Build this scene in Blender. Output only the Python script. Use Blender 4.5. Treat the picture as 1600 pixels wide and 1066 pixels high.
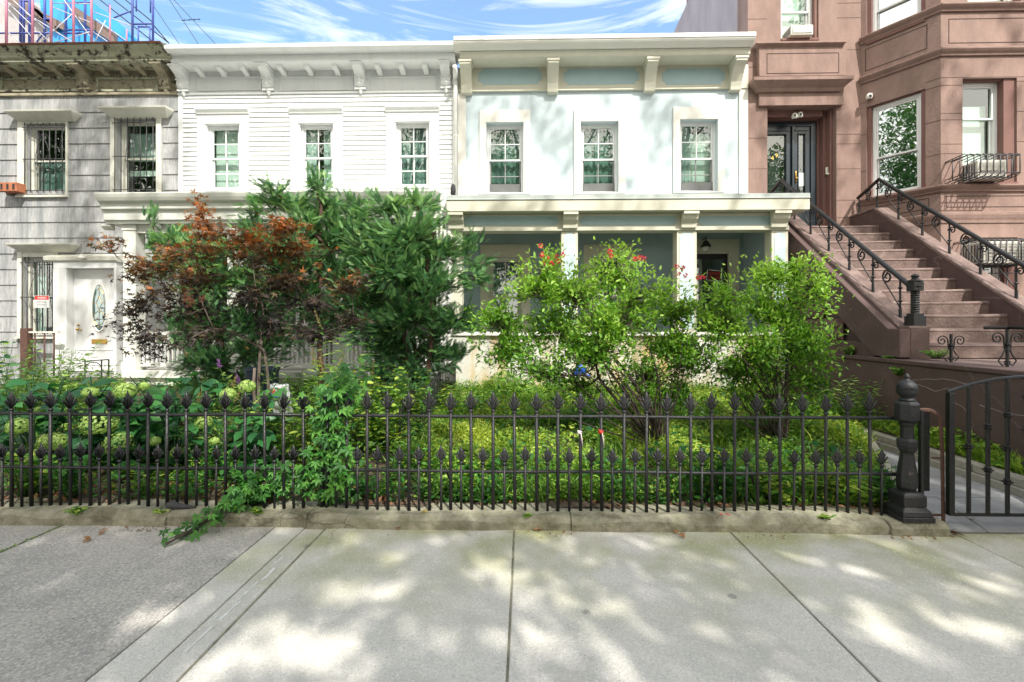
import bpy, bmesh, math, random
import numpy as np
from mathutils import Vector, noise
R = math.radians
random.seed(7)
rng = np.random.default_rng(7)
for o in list(bpy.data.objects): bpy.data.objects.remove(o)
S = bpy.context.scene
COL = S.collection

# ---------------------------------------------------------------- camera, sky, sun, exposure
FPX, CX, HY, YAW, CH = 755.0, 800.0, 508.0, R(1.38), 1.5
cam = bpy.data.cameras.new('camera'); camo = bpy.data.objects.new('camera', cam); COL.objects.link(camo)
camo.location = (0, 0, CH); camo.rotation_euler = (R(90), 0, YAW)
cam.sensor_width = 36; cam.lens = FPX / 1600 * 36; cam.shift_y = -(533 - HY) / 1600
cam.clip_start = .05; cam.clip_end = 3000
S.camera = camo
SUN_EL, SUN_AZ = R(48), R(28)          # azimuth measured from -Y (behind the camera) towards +X
SV = Vector((math.sin(SUN_AZ) * math.cos(SUN_EL), -math.cos(SUN_AZ) * math.cos(SUN_EL), math.sin(SUN_EL)))
sl = bpy.data.lights.new('sun', 'SUN'); sl.energy = 3.1; sl.angle = R(.55); sl.color = (1, .95, .87)
so = bpy.data.objects.new('sun', sl); COL.objects.link(so); so.rotation_euler = SV.to_track_quat('Z', 'Y').to_euler()
W = bpy.data.worlds.new('World'); S.world = W; W.use_nodes = True
nt = W.node_tree; nt.nodes.clear()
sky = nt.nodes.new('ShaderNodeTexSky'); sky.sky_type = 'NISHITA'; sky.sun_disc = False
sky.sun_elevation = SUN_EL; sky.sun_rotation = math.atan2(SV.x, SV.y); sky.air_density = 1.0; sky.dust_density = .6; sky.ozone_density = 1.5
bg = nt.nodes.new('ShaderNodeBackground'); bg.inputs[1].default_value = .15
wo = nt.nodes.new('ShaderNodeOutputWorld')
tc = nt.nodes.new('ShaderNodeTexCoord'); mp = nt.nodes.new('ShaderNodeMapping'); mp.inputs['Scale'].default_value = (1.6, 2.6, 13)
mp.inputs['Rotation'].default_value = (0, R(14), R(20))
cn = nt.nodes.new('ShaderNodeTexNoise'); cn.inputs['Scale'].default_value = 1.5; cn.inputs['Detail'].default_value = 9; cn.inputs['Roughness'].default_value = .6
cn.inputs['Distortion'].default_value = .9
cr = nt.nodes.new('ShaderNodeValToRGB'); cr.color_ramp.elements[0].position = .50; cr.color_ramp.elements[1].position = .98
cr.color_ramp.elements[0].color = (0.08, .08, .08, 1); cr.color_ramp.elements[1].color = (.95, .95, .95, 1)
mx = nt.nodes.new('ShaderNodeMix'); mx.data_type = 'RGBA'; mx.inputs[7].default_value = (9.6, 8.9, 7.9, 1)
L = nt.links
L.new(tc.outputs['Generated'], mp.inputs[0]); L.new(mp.outputs[0], cn.inputs['Vector']); L.new(cn.outputs['Fac'], cr.inputs[0])

sx = nt.nodes.new('ShaderNodeSeparateXYZ'); L.new(tc.outputs['Generated'], sx.inputs[0])
mr = nt.nodes.new('ShaderNodeMapRange'); mr.inputs[1].default_value = .35; mr.inputs[2].default_value = -.5; mr.inputs[3].default_value = 0; mr.inputs[4].default_value = .85   # unseen cloud added behind the camera as neutral fill for the shade
L.new(sx.outputs['Y'], mr.inputs[0])
ad = nt.nodes.new('ShaderNodeMath'); ad.operation = 'ADD'; ad.use_clamp = True; L.new(cr.outputs[0], ad.inputs[0]); L.new(mr.outputs[0], ad.inputs[1])
L.new(ad.outputs[0], mx.inputs[0]); tn = nt.nodes.new('ShaderNodeMix'); tn.data_type = 'RGBA'; tn.blend_type = 'MULTIPLY'; tn.inputs[0].default_value = 1; tn.inputs[7].default_value = (.36, .76, .93, 1)
L.new(sky.outputs[0], tn.inputs[6]); L.new(tn.outputs[2], mx.inputs[6]); L.new(mx.outputs[2], bg.inputs[0]); L.new(bg.outputs[0], wo.inputs[0])
S.view_settings.view_transform = 'Standard'; S.view_settings.look = 'None'; S.view_settings.gamma = 1; S.view_settings.exposure = 1.12
S.cycles.max_bounces = 8; S.cycles.transparent_max_bounces = 12; S.cycles.diffuse_bounces = 4
S.cycles.sample_clamp_indirect = 6

# ---------------------------------------------------------------- helpers
def ray(px, py):
    u = (px - CX) / FPX; v = (HY - py) / FPX
    return (u * math.cos(YAW) - math.sin(YAW), math.cos(YAW) + u * math.sin(YAW), v)
def P(px, py, Y):
    r = ray(px, py); t = Y / r[1]
    return Vector((r[0] * t, Y, CH + r[2] * t))
def G(px, py, z=0.0):
    r = ray(px, py); t = (z - CH) / r[2]
    return Vector((r[0] * t, r[1] * t, z))

class Fr:
    def __init__(s, ox, oy, dx=1.0, dy=0.0):
        l = math.hypot(dx, dy); s.o = (ox, oy); s.d = (dx / l, dy / l); s.n = (dy / l, -dx / l)
    def pt(s, a, out, z):
        return (s.o[0] + s.d[0] * a + s.n[0] * out, s.o[1] + s.d[1] * a + s.n[1] * out, z)
    def sz(s, px, py, out=0.0):
        r = ray(px, py); ox = s.o[0] + s.n[0] * out; oy = s.o[1] + s.n[1] * out
        det = r[0] * (-s.d[1]) - r[1] * (-s.d[0])
        t = (ox * (-s.d[1]) - oy * (-s.d[0])) / det
        x, y = r[0] * t, r[1] * t
        return ((x - ox) * s.d[0] + (y - oy) * s.d[1], CH + r[2] * t)
    def rect(s, x0, y0, x1, y1, out=0.0):           # pixel rectangle -> s0,s1,z0,z1
        xm = (x0 + x1) / 2; ym = (y0 + y1) / 2
        a0 = s.sz(x0, ym, out)[0]; a1 = s.sz(x1, ym, out)[0]; zt = s.sz(xm, y0, out)[1]; zb = s.sz(xm, y1, out)[1]
        return a0, a1, zb, zt

class MB:
    def __init__(s): s.v = []; s.f = []; s.m = []; s.mi = 0
    def add(s, vs, fs):
        b = len(s.v); s.v += [tuple(p) for p in vs]; s.f += [tuple(i + b for i in f) for f in fs]; s.m += [s.mi] * len(fs)
    def boxF(s, F, a0, a1, o0, o1, z0, z1):
        v = [F.pt(a, o, z) for z in (z0, z1) for o in (o0, o1) for a in (a0, a1)]
        s.add(v, [(0, 2, 3, 1), (4, 5, 7, 6), (0, 1, 5, 4), (2, 6, 7, 3), (0, 4, 6, 2), (1, 3, 7, 5)])
    def box(s, x0, x1, y0, y1, z0, z1):
        v = [(x, y, z) for z in (z0, z1) for y in (y0, y1) for x in (x0, x1)]
        s.add(v, [(0, 2, 3, 1), (4, 5, 7, 6), (0, 1, 5, 4), (2, 6, 7, 3), (0, 4, 6, 2), (1, 3, 7, 5)])
    def quad(s, a, b, c, d): s.add([a, b, c, d], [(0, 1, 2, 3)])
    def prism(s, poly, f0, f1):                       # poly: list of 2-D points, f0/f1 map (u,v) to 3-D
        n = len(poly); s.add([f0(*p) for p in poly] + [f1(*p) for p in poly],
              [tuple(range(n)), tuple(range(2 * n - 1, n - 1, -1))] + [(i, n + i, n + (i + 1) % n, (i + 1) % n) for i in range(n)])
    def exF(s, F, prof, a0, a1):                      # profile [(out,z)] extruded along the wall
        s.prism(prof, lambda o, z: F.pt(a0, o, z), lambda o, z: F.pt(a1, o, z))
    def sweep(s, path, prof):                         # path [(x,y)] left to right seen from outside, profile [(out,z)]
        n = len(path); rows = []
        for i, p in enumerate(path):
            ds = []
            if i > 0: ds.append((Vector(p) - Vector(path[i - 1])).normalized())
            if i < n - 1: ds.append((Vector(path[i + 1]) - Vector(p)).normalized())
            ns = [Vector((d.y, -d.x)) for d in ds]
            m = sum(ns, Vector((0, 0))); m.normalize(); k = 1 / max(.3, m.dot(ns[0]))
            rows.append([(p[0] + m.x * o * k, p[1] + m.y * o * k, z) for o, z in prof])
        c = len(prof); vs = [v for r in rows for v in r]; fs = []
        for i in range(n - 1):
            for j in range(c):
                k2 = (j + 1) % c; fs.append((i * c + j, i * c + k2, (i + 1) * c + k2, (i + 1) * c + j))
        fs.append(tuple(range(c - 1, -1, -1))); fs.append(tuple((n - 1) * c + j for j in range(c)))
        s.add(vs, fs)
    def wall(s, F, a0, a1, z0, z1, ops, out=0.0, th=.25):
        A = sorted({a0, a1, *[x for o in ops for x in o[:2] if a0 < x < a1]}); Z = sorted({z0, z1, *[x for o in ops for x in o[2:4] if z0 < x < z1]})
        for i in range(len(A) - 1):
            for j in range(len(Z) - 1):
                am, zm = (A[i] + A[i + 1]) / 2, (Z[j] + Z[j + 1]) / 2
                if any(o[0] < am < o[1] and o[2] < zm < o[3] for o in ops): continue
                for oo in (out, out - th):
                    s.quad(F.pt(A[i], oo, Z[j]), F.pt(A[i + 1], oo, Z[j]), F.pt(A[i + 1], oo, Z[j + 1]), F.pt(A[i], oo, Z[j + 1]))
        for o in list(ops) + [(a0, a1, z0, z1)]:
            q0, q1, y0, y1 = max(o[0], a0), min(o[1], a1), max(o[2], z0), min(o[3], z1)
            for (p, q) in (((q0, y0), (q1, y0)), ((q1, y0), (q1, y1)), ((q1, y1), (q0, y1)), ((q0, y1), (q0, y0))):
                s.quad(F.pt(p[0], out, p[1]), F.pt(q[0], out, q[1]), F.pt(q[0], out - th, q[1]), F.pt(p[0], out - th, p[1]))
    def tube(s, pts, rad, n=6, flat=1.0, cap=True):
        pts = [Vector(p) for p in pts]; m = len(pts)
        if not hasattr(rad, '__len__'): rad = [rad] * m
        T = []
        for i in range(m):
            t = pts[min(i + 1, m - 1)] - pts[max(i - 1, 0)]; T.append(t.normalized() if t.length > 1e-9 else Vector((0, 0, 1)))
        up = Vector((0, 1, 0)) if abs(T[0].y) < .9 else Vector((1, 0, 0))
        vs = []
        for i in range(m):
            a = T[i].cross(up)
            if a.length < 1e-4: a = T[i].cross(Vector((1, 0, .3)))
            a.normalize(); b = a.cross(T[i]); up = b
            for k in range(n):
                c = 2 * math.pi * k / n; vs.append(pts[i] + a * (math.cos(c) * rad[i]) + b * (math.sin(c) * rad[i] * flat))
        fs = [(i * n + k, i * n + (k + 1) % n, (i + 1) * n + (k + 1) % n, (i + 1) * n + k) for i in range(m - 1) for k in range(n)]
        if cap: fs += [tuple(range(n - 1, -1, -1)), tuple((m - 1) * n + k for k in range(n))]
        s.add(vs, fs)
    def lathe(s, prof, c, n=16, sx=1, sy=1, ph=0.0):
        vs = [(c[0] + r * sx * math.cos(2 * math.pi * k / n + ph), c[1] + r * sy * math.sin(2 * math.pi * k / n + ph), c[2] + z) for r, z in prof for k in range(n)]
        m = len(prof)
        fs = [(i * n + k, i * n + (k + 1) % n, (i + 1) * n + (k + 1) % n, (i + 1) * n + k) for i in range(m - 1) for k in range(n)]
        fs += [tuple(range(n - 1, -1, -1)), tuple((m - 1) * n + k for k in range(n))]
        s.add(vs, fs)

ORG = {}
def tag(o, label=None, cat=None, group=None, kind=None):
    if label: o['label'] = label
    if cat: o['category'] = cat
    if group: o['group'] = group
    if kind: o['kind'] = kind
    return o
def thing(name, loc, label, cat, group=None):
    o = bpy.data.objects.new(name, None); o.empty_display_size = .2; COL.objects.link(o); o.location = loc
    ORG[o] = Vector(loc); return tag(o, label, cat, group)
def build(mb, name, mats, parent=None, bevel=0, smooth=False, origin=None, recalc=True):
    org = ORG[parent] if parent is not None else (Vector(origin) if origin is not None else Vector((0, 0, 0)))
    me = bpy.data.meshes.new(name)
    me.from_pydata([(p[0] - org.x, p[1] - org.y, p[2] - org.z) for p in mb.v], [], mb.f)
    if not isinstance(mats, (list, tuple)): mats = [mats]
    for m in mats: me.materials.append(m)
    if len(mats) > 1: me.polygons.foreach_set('material_index', mb.m)
    if recalc:
        bm = bmesh.new(); bm.from_mesh(me); bmesh.ops.recalc_face_normals(bm, faces=bm.faces); bm.to_mesh(me); bm.free()
    if smooth: me.polygons.foreach_set('use_smooth', [True] * len(me.polygons))
    o = bpy.data.objects.new(name, me); COL.objects.link(o)
    if parent is not None: o.parent = parent
    else: o.location = org
    ORG[o] = org
    if bevel:
        b = o.modifiers.new('bevel', 'BEVEL'); b.width = bevel; b.segments = 1; b.limit_method = 'ANGLE'
    return o
def copy_part(src, parent, off):                      # a copy of a part (and its sub-parts) shifted inside its thing
    c = src.copy(); COL.objects.link(c); c.parent = parent; c.location = Vector(src.location) + Vector(off)
    for ch in src.children:
        d = ch.copy(); COL.objects.link(d); d.parent = c
    return c

# ---------------------------------------------------------------- materials
def N(t, k, **kw):
    n = t.nodes.new(k)
    for a, b in kw.items(): setattr(n, a, b)
    return n
def mat(name, c1, c2=None, scale=4.0, rough=.7, bump=0.0, bscale=60.0, stretch=(1, 1, 1), metal=0.0, c3=None, s3=3.0, t3=(.55, .62), spec=.5, det=6.0):
    m = bpy.data.materials.new(name); m.use_nodes = True; t = m.node_tree; b = t.nodes['Principled BSDF']; l = t.links
    b.inputs['Roughness'].default_value = rough; b.inputs['Metallic'].default_value = metal; b.inputs['Specular IOR Level'].default_value = spec
    g = N(t, 'ShaderNodeNewGeometry'); mp = N(t, 'ShaderNodeMapping'); mp.inputs['Scale'].default_value = stretch
    l.new(g.outputs['Position'], mp.inputs[0])
    no = N(t, 'ShaderNodeTexNoise'); no.inputs['Scale'].default_value = scale; no.inputs['Detail'].default_value = det; no.inputs['Roughness'].default_value = .62
    l.new(mp.outputs[0], no.inputs['Vector'])
    r = N(t, 'ShaderNodeValToRGB'); r.color_ramp.elements[0].position = .3; r.color_ramp.elements[1].position = .7
    c2 = c2 or tuple(x * .8 for x in c1)
    r.color_ramp.elements[0].color = (*c2, 1); r.color_ramp.elements[1].color = (*c1, 1)
    l.new(no.outputs['Fac'], r.inputs[0]); out = r.outputs[0]
    if c3:
        n3 = N(t, 'ShaderNodeTexNoise'); n3.inputs['Scale'].default_value = s3; n3.inputs['Detail'].default_value = 8; n3.inputs['Roughness'].default_value = .7
        l.new(mp.outputs[0], n3.inputs['Vector'])
        r3 = N(t, 'ShaderNodeValToRGB'); r3.color_ramp.elements[0].position = t3[0]; r3.color_ramp.elements[1].position = t3[1]
        l.new(n3.outputs['Fac'], r3.inputs[0]); x = N(t, 'ShaderNodeMix', data_type='RGBA'); x.inputs[7].default_value = (*c3, 1)
        l.new(r3.outputs[0], x.inputs[0]); l.new(out, x.inputs[6]); out = x.outputs[2]
    l.new(out, b.inputs['Base Color'])
    if bump:
        nb = N(t, 'ShaderNodeTexNoise'); nb.inputs['Scale'].default_value = bscale; nb.inputs['Detail'].default_value = 4; l.new(mp.outputs[0], nb.inputs['Vector'])
        bu = N(t, 'ShaderNodeBump'); bu.inputs['Strength'].default_value = bump; bu.inputs['Distance'].default_value = .02
        l.new(nb.outputs['Fac'], bu.inputs['Height']); l.new(bu.outputs[0], b.inputs['Normal'])
    m['out'] = 1
    return m
def leafmat(name, stops, trans=.35, rough=.45, spec=.35):
    m = bpy.data.materials.new(name); m.use_nodes = True; t = m.node_tree; b = t.nodes['Principled BSDF']; l = t.links
    a = N(t, 'ShaderNodeAttribute', attribute_name='rnd'); r = N(t, 'ShaderNodeValToRGB'); e = r.color_ramp.elements
    while len(e) < len(stops): e.new(.5)
    for i, (p, c) in enumerate(stops): e[i].position = p; e[i].color = (*c, 1)
    l.new(a.outputs['Fac'], r.inputs[0]); l.new(r.outputs[0], b.inputs['Base Color'])
    b.inputs['Roughness'].default_value = rough; b.inputs['Specular IOR Level'].default_value = spec
    tr = N(t, 'ShaderNodeBsdfTranslucent'); hs = N(t, 'ShaderNodeHueSaturation'); hs.inputs['Value'].default_value = 1.5; hs.inputs['Saturation'].default_value = 1.1
    hs.inputs['Hue'].default_value = .49
    l.new(r.outputs[0], hs.inputs['Color']); l.new(hs.outputs[0], tr.inputs[0])
    x = N(t, 'ShaderNodeMixShader'); x.inputs[0].default_value = trans; l.new(b.outputs[0], x.inputs[1]); l.new(tr.outputs[0], x.inputs[2])
    l.new(x.outputs[0], t.nodes['Material Output'].inputs['Surface'])
    return m
def glassmat(name, tint, refl=.35):
    m = bpy.data.materials.new(name); m.use_nodes = True; t = m.node_tree; t.nodes.clear(); l = t.links
    o = N(t, 'ShaderNodeOutputMaterial'); tr = N(t, 'ShaderNodeBsdfTransparent'); tr.inputs[0].default_value = (*tint, 1)
    g = N(t, 'ShaderNodeBsdfGlossy'); g.inputs['Roughness'].default_value = .015; g.inputs[0].default_value = (.95, 1, .98, 1)
    nb = N(t, 'ShaderNodeTexNoise'); nb.inputs['Scale'].default_value = 1.4; bu = N(t, 'ShaderNodeBump'); bu.inputs['Strength'].default_value = .05; bu.inputs['Distance'].default_value = .05
    ge = N(t, 'ShaderNodeNewGeometry'); l.new(ge.outputs['Position'], nb.inputs['Vector']); l.new(nb.outputs['Fac'], bu.inputs['Height']); l.new(bu.outputs[0], g.inputs['Normal'])
    lw = N(t, 'ShaderNodeLayerWeight'); lw.inputs[0].default_value = .5; pw_ = N(t, 'ShaderNodeMath', operation='POWER'); pw_.inputs[1].default_value = 4; l.new(lw.outputs['Facing'], pw_.inputs[0])
    ma = N(t, 'ShaderNodeMath', operation='ADD', use_clamp=True); ma.inputs[1].default_value = refl; l.new(pw_.outputs[0], ma.inputs[0])
    x = N(t, 'ShaderNodeMixShader'); l.new(ma.outputs[0], x.inputs[0]); l.new(tr.outputs[0], x.inputs[1]); l.new(g.outputs[0], x.inputs[2]); l.new(x.outputs[0], o.inputs[0])
    return m
def line_mat(name, c1, c2, zs, xs, line=(.08, .045, .035), bump=.25):   # masonry: horizontal joints each zs, vertical each xs
    m = mat(name, c1, c2, 4, .85, bump, 35, c3=tuple(x * .60 for x in c1), s3=1.4, t3=(.50, .80), stretch=(1.4, 1, .6))
    return m
M = {}
M['white'] = mat('white_paint', (.74, .75, .75), (.68, .70, .70), 2, .5, c3=(.58, .59, .57), s3=1.6, t3=(.54, .85), stretch=(3, 1, .5))
M['porch_white'] = mat('off_white_paint', (.70, .71, .66), (.62, .63, .58), 3, .5, c3=(.5, .5, .42), s3=5, t3=(.6, .8))
M['cream'] = mat('cream_paint', (.60, .59, .49), (.53, .52, .42), 3, .55, c3=(.42, .40, .29), s3=2.5, t3=(.58, .85))
M['cream_light'] = mat('pale_cream_stucco', (.74, .73, .68), (.68, .67, .61), 3, .6, .1, 90)
M['aqua'] = mat('pale_aqua_stucco', (.56, .645, .68), (.495, .585, .625), 1.2, .8, .3, 60, c3=(.44, .53, .54), s3=1.1, t3=(.5, .85), stretch=(2.2, 1, .5))
M['aqua_panel'] = mat('aqua_paint', (.37, .50, .53), (.33, .455, .48), 4, .6, c3=(.25, .36, .34), s3=9, t3=(.68, .74))
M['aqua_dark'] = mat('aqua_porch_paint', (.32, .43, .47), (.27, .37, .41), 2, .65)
M['aqua_column'] = mat('aqua_column_paint', (.49, .61, .64), (.44, .56, .59), 3, .6)
M['flash'] = mat('metal_flashing', (.45, .49, .47), (.36, .40, .38), 6, .5, c3=(.06, .05, .04), s3=14, t3=(.66, .70))
M['roof_edge'] = mat('white_roof_coating', (.85, .85, .84), (.78, .78, .78), 4, .4)
M['shingle'] = mat('grey_wood_grain_siding', (.46, .46, .46), (.27, .28, .285), 3.2, .8, .6, 14, stretch=(9, 9, 1.1), c3=(.16, .18, .185), s3=.55, t3=(.46, .74))
M['old_paint'] = mat('peeling_cornice_paint', (.40, .41, .31), (.29, .29, .20), 5, .75, .5, 30, c3=(.03, .024, .016), s3=7, t3=(.50, .58))
M['old_paint2'] = mat('weathered_cornice_paint', (.36, .33, .24), (.22, .19, .13), 7, .75, .5, 30, c3=(.04, .03, .02), s3=6, t3=(.54, .64))
M['rust_edge'] = mat('rusty_roof_edge', (.25, .10, .06), (.14, .07, .05), 9, .8)
M['worn_white'] = mat('worn_white_wood', (.68, .68, .62), (.55, .55, .47), 6, .6, c3=(.32, .30, .22), s3=8, t3=(.62, .72))
M['brown'] = line_mat('brownstone_stucco', (.295, .198, .168), (.22, .145, .122), .4, 1)
M['brown_dark'] = mat('dark_brownstone', (.20, .105, .09), (.16, .085, .072), 3, .85, .3, 40)
M['brown_wall'] = mat('brown_painted_masonry', (.095, .058, .053), (.07, .042, .039), 2, .8, .3, 30, c3=(.14, .092, .083), s3=1.6, t3=(.55, .8))
M['brown_step'] = mat('worn_brownstone_step', (.21, .15, .132), (.10, .064, .057), 5, .8, .6, 30, c3=(.34, .25, .215), s3=3, t3=(.55, .75))
M['rubble'] = mat('rock_faced_brownstone', (.17, .10, .09), (.07, .04, .038), 6, .9, 1.0, 9)
M['joint'] = mat('dark_joint', (.06, .035, .03), (.05, .03, .025), 3, .9)
M['iron'] = mat('black_iron', (.011, .0115, .0125), (.006, .0065, .007), 20, .40, .25, 60, metal=.0, spec=.45)
M['iron_grey'] = mat('grey_black_iron', (.016, .0165, .018), (.010, .0105, .012), 20, .5, .3, 60, spec=.4, c3=(.10, .075, .06), s3=15, t3=(.66, .75))
M['rust'] = mat('rusty_iron', (.13, .06, .04), (.05, .03, .025), 25, .8, .4, 60)
M['bars'] = mat('window_bar_iron', (.06, .06, .065), (.04, .04, .045), 20, .5)
M['concrete'] = mat('pavement_concrete', (.61, .59, .54), (.48, .465, .42), 55, .9, .3, 130, c3=(.39, .38, .34), s3=1.4, t3=(.48, .75))
M['kerbstone'] = mat('mossy_kerb_concrete', (.32, .30, .235), (.17, .17, .105), 11, .92, .9, 28, c3=(.12, .11, .075), s3=4, t3=(.50, .66))
M['asphalt'] = mat('worn_aggregate_pavement', (.55, .52, .475), (.29, .275, .25), 60, .95, .8, 110, c3=(.25, .25, .235), s3=1.3, t3=(.45, .7))
def moss(m, y0, y1, col, sc=2.2):
    t = m.node_tree; l = t.links; b = t.nodes['Principled BSDF']; src = b.inputs['Base Color'].links[0].from_socket
    g = N(t, 'ShaderNodeNewGeometry'); s = N(t, 'ShaderNodeSeparateXYZ'); l.new(g.outputs['Position'], s.inputs[0]); r = N(t, 'ShaderNodeMapRange'); r.inputs[1].default_value = y0; r.inputs[2].default_value = y1; l.new(s.outputs['Y'], r.inputs[0])
    n = N(t, 'ShaderNodeTexNoise'); n.inputs['Scale'].default_value = sc; n.inputs['Detail'].default_value = 6; l.new(g.outputs['Position'], n.inputs['Vector'])
    q = N(t, 'ShaderNodeMapRange'); q.inputs[1].default_value = .38; q.inputs[2].default_value = .62; l.new(n.outputs['Fac'], q.inputs[0])
    p = N(t, 'ShaderNodeMath', operation='MULTIPLY'); l.new(r.outputs[0], p.inputs[0]); l.new(q.outputs[0], p.inputs[1]); x = N(t, 'ShaderNodeMix', data_type='RGBA'); x.inputs[7].default_value = (*col, 1); l.new(p.outputs[0], x.inputs[0]); l.new(src, x.inputs[6]); l.new(x.outputs[2], b.inputs['Base Color'])
moss(M['concrete'], 2.2, 3.55, (.30, .31, .15))
def cracks(m, sc, th_, col, amt):
    t = m.node_tree; l = t.links; b = t.nodes['Principled BSDF']; src = b.inputs['Base Color'].links[0].from_socket
    g = N(t, 'ShaderNodeNewGeometry'); n = N(t, 'ShaderNodeTexNoise'); n.inputs['Scale'].default_value = 2.5; n.inputs['Detail'].default_value = 8; l.new(g.outputs['Position'], n.inputs['Vector'])
    va = N(t, 'ShaderNodeVectorMath', operation='MULTIPLY_ADD'); va.inputs[1].default_value = (.5, .5, 0); l.new(n.outputs['Color'], va.inputs[0]); l.new(g.outputs['Position'], va.inputs[2])
    v = N(t, 'ShaderNodeTexVoronoi', feature='DISTANCE_TO_EDGE'); v.inputs['Scale'].default_value = sc; l.new(va.outputs[0], v.inputs['Vector']); q = N(t, 'ShaderNodeMapRange'); q.inputs[1].default_value = 0; q.inputs[2].default_value = th_; q.inputs[3].default_value = amt; q.inputs[4].default_value = 0; l.new(v.outputs['Distance'], q.inputs[0])
    n2 = N(t, 'ShaderNodeTexNoise'); n2.inputs['Scale'].default_value = .7; l.new(g.outputs['Position'], n2.inputs['Vector']); q2 = N(t, 'ShaderNodeMapRange'); q2.inputs[1].default_value = .5; q2.inputs[2].default_value = .62; l.new(n2.outputs['Fac'], q2.inputs[0])
    p = N(t, 'ShaderNodeMath', operation='MULTIPLY'); l.new(q.outputs[0], p.inputs[0]); l.new(q2.outputs[0], p.inputs[1]); x = N(t, 'ShaderNodeMix', data_type='RGBA'); x.inputs[7].default_value = (*col, 1); l.new(p.outputs[0], x.inputs[0]); l.new(src, x.inputs[6]); l.new(x.outputs[2], b.inputs['Base Color'])
cracks(M['concrete'], .55, .006, (.20, .19, .16), .7); cracks(M['asphalt'], .8, .006, (.10, .10, .09), .8); cracks(M['brown_wall'], .9, .010, (.22, .18, .17), .6); cracks(M['kerbstone'], 1.6, .010, (.08, .07, .05), .8)
# dark pin-holes and specks in the concrete
def specks(m, sc, thr, col):
    t = m.node_tree; l = t.links; b = t.nodes['Principled BSDF']; src = b.inputs['Base Color'].links[0].from_socket
    g = N(t, 'ShaderNodeNewGeometry'); v = N(t, 'ShaderNodeTexVoronoi'); v.inputs['Scale'].default_value = sc; l.new(g.outputs['Position'], v.inputs['Vector']); q = N(t, 'ShaderNodeMapRange'); q.inputs[1].default_value = thr; q.inputs[2].default_value = thr * 1.7; q.inputs[3].default_value = .7; q.inputs[4].default_value = 0; l.new(v.outputs['Distance'], q.inputs[0])
    x = N(t, 'ShaderNodeMix', data_type='RGBA'); x.inputs[7].default_value = (*col, 1); l.new(q.outputs[0], x.inputs[0]); l.new(src, x.inputs[6]); l.new(x.outputs[2], b.inputs['Base Color'])
specks(M['concrete'], 26, .06, (.16, .15, .13)); specks(M['concrete'], 2.3, .045, (.17, .165, .15)); specks(M['asphalt'], 48, .26, (.56, .54, .49)); specks(M['asphalt'], 34, .12, (.19, .18, .16)); specks(M['concrete'], 90, .22, (.36, .35, .32)); specks(M['concrete'], 55, .14, (.72, .70, .65)); specks(M['asphalt'], 11, .05, (.10, .10, .09))
M['road'] = mat('road_asphalt', (.06, .06, .06), (.045, .045, .045), 40, .9, .5, 90)
M['soil'] = mat('garden_soil', (.10, .075, .05), (.05, .036, .025), 12, .95, .8, 30)
M['flag'] = mat('bluestone_path', (.27, .275, .28), (.20, .205, .21), 5, .85, .3, 50)
M['pathkerb'] = mat('path_edging_stone', (.34, .32, .27), (.24, .23, .19), 7, .9, .4, 30)
M['interior'] = mat('dark_room', (.035, .04, .04), (.02, .025, .025), 2, .9)
M['curtain'] = mat('pale_curtain', (.55, .62, .60), (.45, .52, .50), 2, .9)
M['blind'] = mat('white_roller_blind', (.72, .76, .72), (.66, .70, .66), 2, .8)
M['curtain_dark'] = mat('dark_drape', (.22, .32, .29), (.10, .16, .145), 3, .9, stretch=(6, 6, .5))
M['glass'] = glassmat('window_glass', (.74, .86, .81), .16)
M['glass_mirror'] = glassmat('reflective_window_glass', (.35, .42, .40), .55)
M['teal_glass'] = glassmat('leaded_glass', (.45, .65, .66), .22)
M['doorblue'] = mat('dark_teal_door_paint', (.018, .032, .045), (.010, .02, .03), 8, .3, spec=.7)
M['grey_sash'] = mat('grey_screen_frame', (.27, .27, .26), (.2, .2, .2), 6, .6)
M['screen'] = mat('insect_screen', (.13, .135, .13), (.1, .1, .1), 6, .7)
M['pipe'] = mat('white_downspout', (.74, .74, .72), (.6, .6, .56), 5, .45)
M['ac_body'] = mat('air_conditioner_plastic', (.62, .61, .55), (.52, .51, .45), 6, .5)
M['dark'] = mat('dark_slot', (.02, .02, .02), (.015, .015, .015), 5, .6)
M['brass'] = mat('brass', (.55, .36, .10), (.45, .28, .08), 9, .3, metal=1.0)
M['red'] = mat('red_sign_paint', (.62, .03, .02), (.55, .03, .02), 9, .5)
M['black'] = mat('sign_black', (.012, .012, .012), (.01, .01, .01), 9, .5)
M['yellow'] = mat('yellow_numeral', (.75, .55, .10), (.7, .5, .1), 9, .5)
M['orange'] = mat('orange_varnished_wood', (.38, .10, .02), (.28, .07, .015), 6, .4)
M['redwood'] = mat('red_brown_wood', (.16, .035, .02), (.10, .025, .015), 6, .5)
M['brick'] = mat('orange_brick', (.45, .17, .08), (.30, .10, .05), 9, .85)
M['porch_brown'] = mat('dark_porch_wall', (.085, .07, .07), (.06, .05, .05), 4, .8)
M['bark'] = mat('grey_bark', (.17, .135, .11), (.08, .06, .05), 14, .9, .7, 30, stretch=(1, 1, .3))
M['bark_dark'] = mat('dark_bark', (.055, .04, .03), (.03, .022, .018), 14, .9, .6, 30)
M['bark_red'] = mat('conifer_bark', (.09, .045, .03), (.05, .028, .02), 14, .9, .6, 30)
M['scaf_blue'] = mat('blue_scaffold_paint', (.06, .09, .38), (.05, .07, .25), 6, .5)
M['scaf_pink'] = mat('pink_scaffold_paint', (.48, .20, .26), (.40, .14, .22), 3, .5)
M['scaf_wht'] = mat('galvanised_brace', (.55, .55, .6), (.4, .4, .45), 6, .4)
M['net'] = mat('blue_debris_netting', (.03, .32, .75), (.02, .22, .60), 3, .6)
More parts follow.
